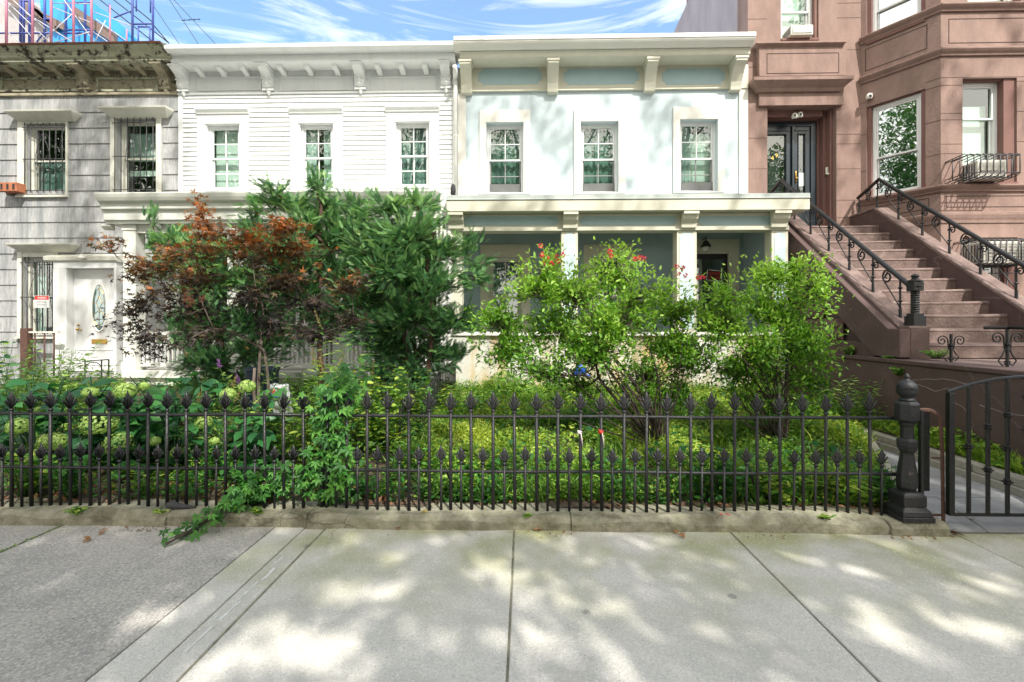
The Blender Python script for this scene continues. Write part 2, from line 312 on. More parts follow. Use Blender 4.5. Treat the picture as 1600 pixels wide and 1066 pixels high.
M['roofgrey'] = mat('grey_stucco_gable', (.42, .40, .40), (.33, .31, .32), 4, .85)
M['plank'] = mat('weathered_plank', (.20, .15, .13), (.14, .10, .09), 7, .85)
M['lilac'] = mat('grey_lilac_render', (.42, .37, .39), (.30, .26, .28), 2, .85, stretch=(1, 1, .3))
M['bluebin'] = mat('blue_bin_plastic', (.015, .03, .06), (.01, .02, .045), 4, .4)
M['bluetoy'] = mat('bright_blue_plastic', (.01, .10, .62), (.01, .08, .5), 6, .35)
M['bag'] = mat('white_plastic_sack', (.33, .35, .35), (.45, .47, .48), 5, .4, .5, 10)
M['bagblue'] = mat('sack_blue_print', (.03, .10, .5), (.03, .08, .4), 6, .4)
M['ribbon_w'] = mat('pinkish_white_ribbon', (.7, .6, .58), (.6, .5, .5), 6, .6)
M['stone_dark'] = mat('dark_stone', (.045, .045, .05), (.03, .03, .035), 20, .7, .4, 60)
M['caulk'] = mat('white_caulk', (.72, .72, .70), (.55, .55, .52), 20, .7, .5, 60)
M['frost'] = mat('frosted_lamp_glass', (.6, .62, .6), (.5, .5, .5), 6, .2)
M['paper'] = mat('paper_notice', (.62, .68, .66), (.55, .6, .58), 6, .8)
g_ = lambda *a: [(i / (len(a) - 1), c) for i, c in enumerate(a)]
M['l_rose'] = leafmat('rose_leaf', g_((.025, .08, .015), (.07, .19, .02), (.14, .31, .035), (.30, .48, .08)))
M['l_rose_sh'] = M['l_rose']
M['l_conifer'] = leafmat('conifer_spray', g_((.03, .085, .04), (.07, .18, .07), (.15, .31, .11), (.32, .50, .17)), .35)
M['l_maple'] = leafmat('bronze_maple_leaf', g_((.028, .022, .022), (.05, .038, .03), (.085, .05, .03), (.12, .095, .03), (.24, .10, .035), (.46, .17, .05)), .3)
M['l_hyd'] = leafmat('hydrangea_leaf', g_((.015, .07, .025), (.03, .13, .035), (.06, .20, .045)), .25, .4)
M['l_hydf'] = leafmat('hydrangea_floret', g_((.17, .30, .06), (.28, .42, .10), (.42, .53, .18)), .3)
M['l_weed'] = leafmat('ground_cover_leaf', g_((.04, .12, .02), (.10, .23, .03), (.22, .37, .05), (.44, .52, .09)), .35)
M['l_creeper'] = leafmat('creeper_leaf', g_((.025, .10, .02), (.05, .18, .03), (.12, .31, .05)), .35)
M['l_light'] = leafmat('pale_shrub_leaf', g_((.07, .17, .03), (.15, .28, .05), (.28, .40, .09)), .35)
M['l_street'] = leafmat('street_tree_leaf', g_((.03, .09, .015), (.06, .16, .02), (.10, .22, .03)), .3)
M['l_litter'] = leafmat('dry_leaf', g_((.10, .05, .03), (.22, .11, .05), (.36, .20, .09)), .1, .8)
M['l_red'] = leafmat('red_rose_petal', g_((.45, .015, .03), (.70, .05, .07), (.75, .12, .14)), .2)
M['l_purple'] = leafmat('purple_floret', g_((.20, .08, .25), (.35, .15, .40)), .2)
M['l_tan'] = leafmat('dried_flower_spike', g_((.22, .17, .06), (.35, .28, .10)), .2)

# ---------------------------------------------------------------- leaf batches
def template(kind):
    if kind == 'leaf':      # pointed oval folded on the midrib, length 1 along +x
        v = [(0, 0, 0), (.3, .2, .05), (.68, .17, .04), (1, 0, -.06), (.3, -.2, .05), (.68, -.17, .04), (.5, 0, -.02)]
        f = [(0, 6, 1), (1, 6, 2), (2, 6, 3), (0, 4, 6), (4, 5, 6), (5, 3, 6)]
    elif kind == 'quad':
        v = [(0, 0, 0), (.45, .24, .04), (1, 0, -.03), (.45, -.24, .04)]; f = [(0, 2, 1), (0, 3, 2)]
    elif kind == 'big':     # broad ovate leaf
        v = [(0, 0, 0), (.15, .24, .05), (.42, .34, .07), (.75, .2, .02), (1, 0, -.14), (.75, -.2, .02), (.42, -.34, .07), (.15, -.24, .05), (.3, 0, .02), (.65, 0, -.02)]
        f = [(0, 8, 1), (1, 8, 2), (2, 8, 9), (2, 9, 3), (3, 9, 4), (0, 7, 8), (7, 6, 8), (6, 9, 8), (6, 5, 9), (5, 4, 9)]
    elif kind == 'maple':
        v = [(.12, 0, 0)]; f = []
        for i, (a, l) in enumerate(((-105, .42), (-58, .7), (0, 1), (58, .7), (105, .42))):
            c = R(a); w = .09; b = len(v)
            v += [(.12 + math.cos(c - .5) * .2, math.sin(c - .5) * .2, 0), (.12 + math.cos(c) * l * .88, math.sin(c) * l * .88, -.12 * l), (.12 + math.cos(c + .5) * .2, math.sin(c + .5) * .2, 0)]
            f += [(0, b, b + 1), (0, b + 1, b + 2)]
    elif kind == 'creeper':
        v = []; f = []
        for a, l in ((-100, .55), (-50, .8), (0, 1), (50, .8), (100, .55)):
            c = R(a); b = len(v); d = (math.cos(c), math.sin(c)); e = (-d[1], d[0])
            v += [(0, 0, 0), (d[0] * l * .5 + e[0] * .17, d[1] * l * .5 + e[1] * .17, .04), (d[0] * l, d[1] * l, -.12), (d[0] * l * .5 - e[0] * .17, d[1] * l * .5 - e[1] * .17, .04)]
            f += [(b, b + 1, b + 2), (b, b + 2, b + 3)]
    elif kind == 'spray':   # flat feathery conifer spray, length 1
        v = []; f = []; rr = random.Random(5)
        def blade(x, y, z, a, l, w, dz):
            b = len(v); dx, dy = math.cos(a), math.sin(a)
            v.extend([(x - dy * w, y + dx * w, z), (x + dy * w, y - dx * w, z), (x + dx * l, y + dy * l, z + dz)]); f.append((b, b + 1, b + 2))
        blade(0, 0, 0, 0, 1, .012, -.1)
        for i in range(9):
            x = .04 + i * .10; l = .42 * (1 - .6 * x)
            for sd in (-1, 1):
                a = sd * R(34); z = -.1 * x
                blade(x, 0, z, a, l, .024, .04 * rr.uniform(-1, 1))
                for q in (.3, .6): blade(x + math.cos(a) * q * l, math.sin(a) * q * l, z, a - sd * R(30), l * .45, .020, rr.uniform(-.05, .05))
        return np.array(v), f
    elif kind == 'blade':
        v = [(0, .03, 0), (0, -.03, 0), (.55, .022, .0), (.55, -.022, 0), (1, 0, -.22)]; f = [(0, 1, 3, 2), (2, 3, 4)]
        f = [(0, 1, 3), (0, 3, 2), (2, 3, 4)]
    elif kind == 'narrow':
        v = [(0, 0, 0), (.4, .09, .02), (1, 0, -.15), (.4, -.09, .02)]; f = [(0, 2, 1), (0, 3, 2)]
    elif kind == 'floret':
        v = [(0, 0, 0)]; f = []
        for i in range(4):
            c = R(90 * i); b = len(v)
            v += [(math.cos(c - .6) * .4, math.sin(c - .6) * .4, .05), (math.cos(c) * .55, math.sin(c) * .55, .08), (math.cos(c + .6) * .4, math.sin(c + .6) * .4, .05)]
            f += [(0, b, b + 1), (0, b + 1, b + 2)]
    return np.array(v, float), f
TPL = {k: template(k) for k in ('leaf', 'quad', 'big', 'maple', 'creeper', 'spray', 'blade', 'narrow', 'floret')}
def leaves(name, kind, pos, dirs, size, m, parent=None, up=None, rnd=None, roll=.6, origin=None):
    """pos (n,3) roots, dirs (n,3) directions, size (n,), up (n,3) face normals"""
    tv, tf = TPL[kind]; pos = np.asarray(pos, float); n = len(pos)
    d = np.asarray(dirs, float); d = d / np.maximum(1e-6, np.linalg.norm(d, axis=1, keepdims=True))
    u = np.tile([0, 0, 1.0], (n, 1)) if up is None else np.asarray(up, float)
    u = u + rng.normal(0, roll, (n, 3)); u = u - (u * d).sum(1, keepdims=True) * d
    u = u / np.maximum(1e-6, np.linalg.norm(u, axis=1, keepdims=True)); w = np.cross(u, d)
    size = np.broadcast_to(np.asarray(size, float), (n,))
    V = pos[:, None, :] + size[:, None, None] * (tv[None, :, 0:1] * d[:, None, :] + tv[None, :, 1:2] * w[:, None, :] + tv[None, :, 2:3] * u[:, None, :])
    org = ORG[parent] if parent is not None else (Vector(origin) if origin is not None else Vector((0, 0, 0)))
    V = V.reshape(-1, 3) - np.array(org); k = len(tv)
    F = (np.array(tf)[None] + (np.arange(n) * k)[:, None, None]).reshape(-1, 3)
    me = bpy.data.meshes.new(name); me.vertices.add(len(V)); me.vertices.foreach_set('co', V.ravel().astype(np.float32))
    me.loops.add(F.size); me.loops.foreach_set('vertex_index', F.ravel().astype(np.int32))
    me.polygons.add(len(F)); me.polygons.foreach_set('loop_start', np.arange(0, F.size, 3, dtype=np.int32)); me.polygons.foreach_set('loop_total', np.full(len(F), 3, np.int32))
    me.update(calc_edges=True); me.validate()
    a = me.attributes.new('rnd', 'FLOAT', 'POINT'); rv = rng.random(n) if rnd is None else np.clip(rnd, 0, 1)
    a.data.foreach_set('value', np.repeat(rv, k).astype(np.float32)); me.materials.append(m)
    o = bpy.data.objects.new(name, me); COL.objects.link(o)
    if parent is not None: o.parent = parent
    else: o.location = org
    ORG[o] = org
    return o
def rdir(n, zb=0.0, zs=1.0):
    v = rng.normal(0, 1, (n, 3)); v[:, 2] = v[:, 2] * zs + zb; return v
def text_mb(s, F, a, out, z, h, th=.002, slant=0.0, width=None):
    """lettering as a flat extruded mesh on a wall frame, centred on (a, z)"""
    c = bpy.data.curves.new('t', 'FONT'); c.body = s; c.size = 1; c.extrude = .01; c.resolution_u = 2; c.offset = .012
    o = bpy.data.objects.new('t', c); COL.objects.link(o); bpy.context.view_layer.update()
    me = bpy.data.meshes.new_from_object(o.evaluated_get(bpy.context.evaluated_depsgraph_get()))
    xs = [v.co.x for v in me.vertices]; ys = [v.co.y for v in me.vertices]
    sy = h / (max(ys) - min(ys)); sx = sy if width is None else width / (max(xs) - min(xs)); cx = (max(xs) + min(xs)) / 2; cy = (max(ys) + min(ys)) / 2
    mb = MB(); mb.add([F.pt(a + (v.co.x - cx) * sx, out + (v.co.z > 0) * th, z + (v.co.y - cy) * sy + slant * (v.co.x - cx) * sx) for v in me.vertices], [tuple(p.vertices) for p in me.polygons])
    bpy.data.objects.remove(o); bpy.data.meshes.remove(me); bpy.data.curves.remove(c)
    return mb
# ================================================================ setting
YF = 9.6
mb = MB(); mb.box(-400, 400, -400, 400, -.40, -.16); tag(build(mb, 'ground', M['road']), kind='structure')
def slab(mb, x0, x1, y0, y1, z=0.0):
    g = .006; mb.box(x0 + g, x1 - g, y0 + g, y1 - g, -.15, z)
mb = MB(); mb.box(-14, 14, -1.9, -1.7, -.159, .0)
xs = [-1.46, -.07, 1.5, 3.1, 4.7, 6.3, 8.0, 9.7, 11.4]
for i in range(len(xs) - 1):
    for y0, y1 in ((-1.7, .25), (.25, 3.56)): slab(mb, xs[i], xs[i + 1], y0, y1, -.0015 if i % 2 else 0)
slab(mb, -1.85, -1.62, -1.7, 3.56); mb.box(-1.62, -1.475, -1.7, 3.56, -.15, -.006)
pav = build(mb, 'pavement', M['concrete'], bevel=.005); tag(pav, kind='structure')
mb = MB(); mb.box(-3.44, -1.853, -1.7, 3.56, -.15, .002); mb.box(-14, -3.47, -1.7, 3.56, -.15, 0.0)
tag(build(mb, 'worn_pavement', M['asphalt'], bevel=.005), kind='structure')
mb = MB(); mb.box(-14, 14, -1.7, 3.6, -.155, -.012); tag(build(mb, 'pavement_bed', M['kerbstone']), kind='structure')
mb = MB()                                         # broken white sealant in the joint
y = 1.0
while y < 3.45:
    l = random.uniform(.05, .22)
    if random.random() < .72:
        w = random.uniform(.003, .012); n = 7; jx = random.uniform(-.012, .012)
        L1 = [(-1.55 + jx - w * random.uniform(.2, 1.3), y + l * k / n) for k in range(n + 1)]; L2 = [(-1.55 + jx + w * random.uniform(.2, 1.3), y + l * k / n) for k in range(n + 1)]
        poly = L1 + L2[::-1]; mb.prism(poly, lambda a, b: (a, b, -.007), lambda a, b: (a, b, .0005))
    y += l + random.uniform(.0, .08)
tag(build(mb, 'joint_sealant', M['caulk']), kind='structure')

def gz(x, y):                                     # garden surface height
    t = max(0, min(1, (y - 3.75) / 4.3)); return .09 + .36 * t + .03 * noise.noise(Vector((x * 1.3, y * 1.3, 0)))
mb = MB(); nx, ny = 90, 34
for j in range(ny + 1):
    for i in range(nx + 1):
        y = 3.72 + j * (9.7 - 3.72) / ny; xm_ = min(4.04, 2.99 + max(0, y - 3.75) * .52); x = -9 + i * (xm_ + 9) / nx; mb.v.append((x, y, gz(x, y)))
for j in range(ny):
    for i in range(nx):
        a = j * (nx + 1) + i; mb.f.append((a, a + 1, a + nx + 2, a + nx + 1)); mb.m.append(0)
tag(build(mb, 'garden_soil', M['soil'], smooth=True), kind='structure')

# low kerb under the fence: rough, slightly wavy top
def rough_bar(mb, x0, x1, y0, y1, z0, z1, seg=.12, amp=.008, seed=0):
    n = max(2, int((x1 - x0) / seg)); rows = []
    for i in range(n + 1):
        x = x0 + (x1 - x0) * i / n; q = lambda k: amp * noise.noise(Vector((x * 3.1, k * 5.0 + seed, 0.3))) * 2
        rows.append([(x, y0 + q(1), z0), (x, y0 + q(2), z1 - .035 + q(3)), (x, y0 + .03 + q(4), z1 + q(5)), (x, (y0 + y1) / 2, z1 + q(6)), (x, y1, z1 + q(7)), (x, y1, z0)])
    vs = [v for r in rows for v in r]; c = 6
    fs = [(i * c + j, i * c + (j + 1) % c, (i + 1) * c + (j + 1) % c, (i + 1) * c + j) for i in range(n) for j in range(c)] + [tuple(range(c)), tuple(n * c + j for j in range(c))]
    mb.add(vs, fs)
mb = MB(); xk = -9.0
for x1 in (-4.9, -2.66, -1.6, .35, 2.62):
    rough_bar(mb, xk, x1 - .006, 3.53, 3.80, -.1, .10 if x1 < -1.5 else .095, .045, .015, x1); xk = x1
tag(build(mb, 'kerb', M['kerbstone'], smooth=False), kind='structure')
mb = MB(); rough_bar(mb, 2.625, 3.02, 3.50, 3.78, -.1, .085, .06, .006, 9); tag(build(mb, 'gatepost_footing', M['kerbstone']), kind='structure')
# path behind the gate, its edging and planted strip
mb = MB(); PXL, PXR = 2.99, 4.04
ys = [3.58, 4.02, 4.9, 5.8, 6.8, 7.9]; pz = lambda y: .0 + .10 * max(0, min(1, (y - 3.56) / .46))
for i in range(len(ys) - 1):
    a, b = ys[i] + .005, ys[i + 1] - .005
    for x0, x1 in ((PXL, 3.36), (3.37, PXR)) if i == 0 else ((PXL, PXR),):
        mb.add([(x0, a, -.1), (x1, a, -.1), (x1, b, -.1), (x0, b, -.1), (x0, a, pz(a)), (x1, a, pz(a)), (x1, b, pz(b)), (x0, b, pz(b))],
           [(0, 1, 2, 3), (4, 5, 6, 7), (0, 1, 5, 4), (1, 2, 6, 5), (2, 3, 7, 6), (3, 0, 4, 7)])
tag(build(mb, 'path', M['flag'], bevel=.004), kind='structure')
mb = MB()
def sloped_bar(mb, x0, x1, y0, y1, za, zb, dz):   # bar along y, top from za to zb
    mb.add([(x0, y0, za - dz), (x1, y0, za - dz), (x1, y1, zb - dz), (x0, y1, zb - dz), (x0, y0, za), (x1, y0, za), (x1, y1, zb), (x0, y1, zb)],
           [(0, 1, 2, 3), (4, 5, 6, 7), (0, 1, 5, 4), (1, 2, 6, 5), (2, 3, 7, 6), (3, 0, 4, 7)])
yy = 3.6
for l in (.9, 1.1, .8, 1.2, .9):
    z0, z1 = pz(yy), pz(yy + l)
    sloped_bar(mb, 4.045, 4.20, yy, yy + l - .008, .165, .165, .30); sloped_bar(mb, 4.07, 4.19, yy, yy + l - .012, .24, .24, .074); yy += l
tag(build(mb, 'path_kerb', M['pathkerb'], bevel=.006), kind='structure')
mb = MB(); q0, q1 = (2.97, 3.80), (4.02, 5.82)
mb.add([(q0[0] - .04, q0[1], -.05), (q0[0] + .04, q0[1], -.05), (q1[0] + .04, q1[1], -.05), (q1[0] - .04, q1[1], -.05), (q0[0] - .04, q0[1], .15), (q0[0] + .04, q0[1], .15), (q1[0] + .04, q1[1], .28), (q1[0] - .04, q1[1], .28)], [(0, 1, 2, 3), (4, 5, 6, 7), (0, 1, 5, 4), (1, 2, 6, 5), (2, 3, 7, 6), (3, 0, 4, 7)]); tag(build(mb, 'path_edging', M['pathkerb'], bevel=.006), kind='structure')
mb = MB(); sloped_bar(mb, 4.195, 4.5, 3.6, 8.4, .22, .30, .3); tag(build(mb, 'planting_bed', M['soil']), kind='structure')
mb = MB(); sloped_bar(mb, -1.2, 2.9, 7.52, 7.66, .43, .44, .16); tag(build(mb, 'lawn_edging', M['pathkerb'], bevel=.006), kind='structure')

# ================================================================ window kit
def sash_window(h, F, s0, s1, z0, z1, rec=.10, fr=.045, grid=(2, 2), mid=None, m_fr='white', gl='glass', behind=None, lower_screen=0.0, sill=True, name='window', casing=None, m_low=None):
    """h: thing. parts: window (frame) > sash, pane, curtain"""
    mb = MB()
    mb.boxF(F, s0, s0 + fr, -rec - .10, -rec, z0, z1); mb.boxF(F, s1 - fr, s1, -rec - .10, -rec, z0, z1)
    mb.boxF(F, s0 + fr, s1 - fr, -rec - .10, -rec, z1 - fr, z1); mb.boxF(F, s0 + fr, s1 - fr, -rec - .10, -rec + .02, z0, z0 + fr * .8)
    w = build(mb, name, M[m_fr], h, .003)
    a0, a1, b0, b1 = s0 + fr, s1 - fr, z0 + fr * .8, z1 - fr
    mid = mid or (b0 + b1) / 2
    for k, (y0, y1, off) in enumerate(((mid - .02, b1, .015), (b0, mid + .02, .050))):
        t = .032; mb = MB(); o0, o1 = -rec - off - .03, -rec - off
        mb.boxF(F, a0 + .002, a0 + t, o0, o1, y0, y1); mb.boxF(F, a1 - t, a1 - .002, o0, o1, y0, y1)
        mb.boxF(F, a0 + t, a1 - t, o0, o1, y1 - t, y1); mb.boxF(F, a0 + t, a1 - t, o0, o1, y0, y0 + t * (1.3 if k else 1))
        if grid:
            for i in range(1, grid[0]):
                x = a0 + t + (a1 - a0 - 2 * t) * i / grid[0]; mb.boxF(F, x - .009, x + .009, o0 + .004, o1 - .003, y0 + t, y1 - t)
            for j in range(1, grid[1]):
                z = y0 + t + (y1 - y0 - 2 * t) * j / grid[1]; mb.boxF(F, a0 + t, a1 - t, o0 + .006, o1 - .005, z - .009, z + .009)
        build(mb, 'sash', M[m_low if (k and m_low) else m_fr], w, .002)
        mb = MB(); o = -rec - off - .018; mb.quad(F.pt(a0 + t, o, y0 + t), F.pt(a1 - t, o, y0 + t), F.pt(a1 - t, o, y1 - t), F.pt(a0 + t, o, y1 - t))
        build(mb, 'pane', M[gl], w, recalc=False)
    if lower_screen:
        mb = MB(); mb.boxF(F, a0, a1, -rec - .012, -rec - .006, b0, b0 + lower_screen); build(mb, 'insect_screen', M['screen'], w)
    if behind:
        for kind, c0, c1, d0, d1 in behind:       # material, s fractions, z fractions
            mb = MB(); A0 = a0 + (a1 - a0) * c0; A1 = a0 + (a1 - a0) * c1; D0 = b0 + (b1 - b0) * d0; D1 = b0 + (b1 - b0) * d1; n = 18; vs = []
            fold = .0 if 'blind' in kind else .018
            for i in range(n + 1):
                s = A0 + (A1 - A0) * i / n; o = -rec - .16 + fold * math.sin(i * 1.9) + fold * .5 * math.sin(i * .8)
                vs += [F.pt(s, o, D0), F.pt(s, o, D1)]
            mb.add(vs, [(2 * i, 2 * i + 2, 2 * i + 3, 2 * i + 1) for i in range(n)])
            build(mb, 'blind' if 'blind' in kind else 'curtain', M[kind], w, recalc=False, smooth=True)
    return w
def casing(mb, F, s0, s1, z0, z1, w, proj, top=None, bot=None):
    """flat boards round an opening; w side width"""
    top = w if top is None else top
    mb.boxF(F, s0 - w, s0, .0, proj, z0 - (bot or 0), z1); mb.boxF(F, s1, s1 + w, .0, proj, z0 - (bot or 0), z1)
    mb.boxF(F, s0 - w, s1 + w, .0, proj - .002, z1, z1 + top)
    if bot: mb.boxF(F, s0, s1, .0, proj - .001, z0 - bot, z0)
def body(h, x0, x1, z1, m, y0=9.86, y1=17.0, z0=-.1, mi='interior'):
    mb = MB(); mb.box(x0, x0 + .1, y0, y1, z0, z1); mb.box(x1 - .1, x1, y0, y1, z0, z1); mb.box(x0 + .1, x1 - .1, y1 - .1, y1, z0, z1)
    build(mb, 'side_wall', M[m], h)
    mb = MB(); mb.box(x0 + .1, x1 - .1, y0, y1 - .1, z1 - .12, z1 - .02); build(mb, 'roof', M['roofgrey'], h)
    mb = MB(); mb.box(x0 + .11, x1 - .11, y0 + 2.0, y0 + 2.05, z0 + .1, z1 - .2); mb.box(x0 + .11, x1 - .11, y0 + .01, y0 + 2.0, 3.35, 3.45)
    build(mb, 'room_wall', M[mi], h)
F0 = Fr(0, YF)
bd = lambda x0, x1: F0.rect(x0, 100, x1, 200)[:2]
Z = lambda py, px=800, Y=YF: P(px, py, Y).z
X = lambda px, Y=YF: P(px, 300, Y).x

def siding(mb, F, s0, s1, z0, z1, ops, step, proj, base=0.0, zoff=0.0):
    """overlapping boards with slanted faces, cut round openings"""
    z = z1 - zoff
    k = 0
    zt = z1
    while zt > z0 + .01:
        zb = max(z0, z1 - zoff - (k + (0 if zoff else 1)) * step); k += 1
        if zb >= zt - .005: continue
        zm = (zt + zb) / 2; cuts = sorted((max(s0, o[0]), min(s1, o[1])) for o in ops if o[2] < zm < o[3] and o[1] > s0 and o[0] < s1)
        a = s0
        for c in cuts + [(s1, s1)]:
            if c[0] > a + .01:
                mb.exF(F, [(base, zb), (base + proj, zb), (base + .003, zt), (base, zt)], a, c[0])
            a = max(a, c[1])
        zt = zb

# ================================================================ big scrolled cornice bracket
def bracket_mb(F, s, w, z_top, z_bot, p_top, fluted=True):
    """S-curved console: projects p_top at the top, tapers to the wall at the bottom, pendant drop below"""
    mb = MB(); H = z_top - z_bot
    prof = [(0, z_top)]
    for t, q in ((0, 1.06), (.08, 1.1), (.16, 1.02), (.22, .86), (.26, .74), (.33, .60), (.42, .50), (.52, .44), (.62, .43), (.72, .45), (.80, .42), (.88, .30), (.95, .16), (1, .08)): prof.append((p_top * q, z_top - H * t))
    prof.append((0, z_bot))
    for k, (dw, dp) in enumerate(((1, 0), (.62, .014), (.2, .026)) if fluted else ((1, 0),)):
        pr = [(o + (dp if 0 < o else 0), z) for o, z in prof]
        mb.exF(F, pr, s - w * dw / 2, s + w * dw / 2)
    if fluted:
        mb.lathe([(0.005, -.10), (.028, -.07), (.042, -.035), (.05, 0)], F.pt(s, .045, z_bot - .0), 8)
        mb.boxF(F, s - w * .58, s + w * .58, 0, p_top * .52, z_top - H * .52, z_top - H * .48); mb.boxF(F, s - w * .6, s + w * .6, 0, p_top * 1.14, z_top - .035, z_top - .002)
        mb.boxF(F, s - w * .6, s + w * .6, 0, .10, z_bot - .002, z_bot + .035)
    return mb
def modillion_mb(F, s, w, z_top, p):
    mb = MB(); pr = [(0, z_top)] + [(p * (1 - t) ** .7 + .02, z_top - .13 * t - .02 * math.sin(t * 6)) for t in (0, .15, .4, .6, .8, 1)] + [(0, z_top - .14)]
    mb.exF(F, pr, s - w / 2, s + w / 2); mb.boxF(F, s - w * .75, s + w * .75, 0, p + .05, z_top - .002, z_top + .02); return mb

# ================================================================ white clapboard house
wx0, wx1 = X(280), X(712.5)
WH = thing('clapboard_house', (wx0 + 2.8, YF, 0), 'white clapboard house with scrolled brackets under its eave, between grey and aqua houses', 'house')
zt, zf = Z(75, 500, 9.05), Z(145, 500)
wins = []
for a, b, c, d in ((324, 195, 375, 297), (469, 194, 521, 296), (619, 191.5, 671, 292)): wins.append(F0.rect(a, b, c, d))
ld = F0.rect(295, 372, 420, 600); lw = F0.rect(480, 372, 640, 520)
mb = MB(); mb.wall(F0, wx0, wx1, -.1, zt - .05, wins + [ld, lw]); build(mb, 'wall', M['white'], WH)
cas = [(w[0] - .19, w[1] + .19, w[2] - .12, w[3] + .31) for w in wins]
mb = MB(); siding(mb, F0, wx0 + .09, wx1 - .07, Z(318, 500), zf, cas, .0965, .026, .002)
build(mb, 'clapboard', M['white'], WH)
for q in ((wx0 + .001, wx0 + .088), (wx1 - .068, wx1 - .001)): mb = MB(); mb.boxF(F0, q[0], q[1], 0, .03, 2.9, zf); build(mb, 'corner_board', M['white'], WH, .003)
for i, w in enumerate(wins):
    o = sash_window(WH, F0, w[0], w[1], w[2], w[3], .05, .05, (2, 2), behind=[[('blind', 0, 1, .02, 1)], [('curtain', 0, .36, 0, 1), ('curtain', .6, 1, 0, 1)], [('curtain_dark', 0, 1, 0, 1)]][i])
    mb = MB(); casing(mb, F0, w[0], w[1], w[2], w[3], .19, .028, .20, .11); mb.boxF(F0, w[0] - .02, w[1] + .02, .0, .055, w[3] + .002, w[3] + .028)
    mb.boxF(F0, w[0] - .03, w[1] + .03, .0, .06, w[2] - .03, w[2] - .001); build(mb, 'frame', M['white'], o, .003)
    mb = MB(); a, b = w[0] - .19, w[1] + .19; z = w[3] + .20
    mb.exF(F0, [(0, z), (.05, z), (.06, z + .03), (.075, z + .05), (.10, z + .075), (.10, z + .10), (0, z + .115)], a - .015, b + .015); build(mb, 'window_hood', M['white'], o, .003)
# cornice
cz0 = Z(94, 500, 9.2)
prof = [(0, cz0), (.36, cz0), (.38, cz0 + .02), (.38, Z(83, 500, 9.2)), (.42, Z(82, 500, 9.2)), (.46, Z(80, 500, 9.15)), (.52, Z(76, 500, 9.1)), (.55, Z(73, 500, 9.05)), (.56, Z(66.5, 500, 9.04)), (0, Z(66.5, 500, 9.04) + .02)]
mb = MB(); mb.exF(F0, prof, X(256, 9.05), X(709, 9.05)); build(mb, 'cornice', M['white'], WH, .004)
mb = MB(); mb.exF(F0, [(0, zf - .03), (.05, zf - .03), (.06, zf), (.025, zf + .02), (.025, cz0 + .001), (0, cz0 + .001)], wx0, wx1 - .005); build(mb, 'frieze', M['white'], WH, .003)
for a, b in ((310, 410), (439, 553), (581, 683)):
    r = F0.rect(a, 121, b, 143); mb = MB(); t = .03
    for q in ((r[0], r[1], r[3] - t, r[3]), (r[0], r[1], r[2], r[2] + t), (r[0], r[0] + t, r[2] + t, r[3] - t), (r[1] - t, r[1], r[2] + t, r[3] - t)): mb.boxF(F0, q[0], q[1], .025, .045, q[2], q[3])
    build(mb, 'frieze_panel', M['white'], WH, .003)
br = None
for px in (289, 421, 564, 697):
    if br is None: b0x = X(px + 1); br = build(bracket_mb(F0, b0x, .185, cz0 - .002, Z(144, 421), .32), 'cornice_bracket', M['white'], WH, .003)
    else: copy_part(br, WH, (X(px + 1) - b0x, 0, 0))
br = None
for px in (319, 353, 389, 446, 488, 530, 595, 631, 667):
    if br is None: b0x = X(px); br = build(modillion_mb(F0, b0x, .10, cz0 - .003, .27), 'modillion', M['white'], WH, .002)
    else: copy_part(br, WH, (X(px) - b0x, 0, 0))
# porch of the white house
YP = 8.05; FP = Fr(0, YP); rz = lambda y: Z(y, 400, YP)
pl, pr_ = X(150, 7.85), X(689, 7.95)
mb = MB(); zr0 = rz(349)
prof = [(-1.56, zr0), (-.2, zr0), (.02, zr0), (.03, rz(345)), (.06, rz(344)), (.07, rz(330)), (.12, rz(328)), (.13, rz(320)), (.19, rz(317)), (.22, rz(312)), (.24, rz(307)), (.24, rz(305.5)), (-.2, rz(304) + .01), (-1.54, rz(304) + .10)]
mb.exF(FP, prof, pl, pr_); build(mb, 'porch_roof', M['porch_white'], WH, .004)
mb = MB(); mb.box(X(188, YP), X(700, YP) - .12, YP + .08, YP + .22, rz(362), zr0 - .002); build(mb, 'porch_beam', M['porch_white'], WH, .003)
for px in (165, 242, 440, 560):
    mb = MB(); s = X(px, YP) ; mb.exF(FP, [(-.1, zr0 - .003), (.0, zr0 - .003), (.0, zr0 - .03), (-.03, zr0 - .07), (-.08, zr0 - .09), (-.1, zr0 - .09)], s - .08, s + .08); build(mb, 'porch_bracket', M['porch_white'], WH, .003)
def porch_col(px0, px1, zb):
    mb = MB(); a, b = X(px0, YP), X(px1, YP); mb.box(a, b, YP + .05, YP + .27, zb, zr0 - .003); mb.box(a - .02, b + .02, YP + .03, YP + .29, zb, zb + .14); mb.box(a - .015, b + .015, YP + .035, YP + .285, zr0 - .1, zr0 - .0035)
    build(mb, 'porch_column', M['porch_white'], WH, .004)
fz = .72
for a, b in ((188, 208), (352, 374), (520, 541), (681, 699)): porch_col(a, b, fz)
mb = MB(); mb.box(X(190, YP), X(699, YP), YP + .0, 9.59, fz - .12, fz); mb.box(X(192, YP), X(697, YP), YP + .06, YP + .14, -.1, fz - .121); build(mb, 'porch_floor', M['porch_white'], WH, .003)
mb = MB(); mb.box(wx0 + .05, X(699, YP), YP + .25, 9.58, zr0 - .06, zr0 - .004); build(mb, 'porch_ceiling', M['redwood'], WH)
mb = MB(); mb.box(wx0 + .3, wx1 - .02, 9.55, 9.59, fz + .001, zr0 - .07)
build(mb, 'porch_wall', M['porch_brown'], WH)
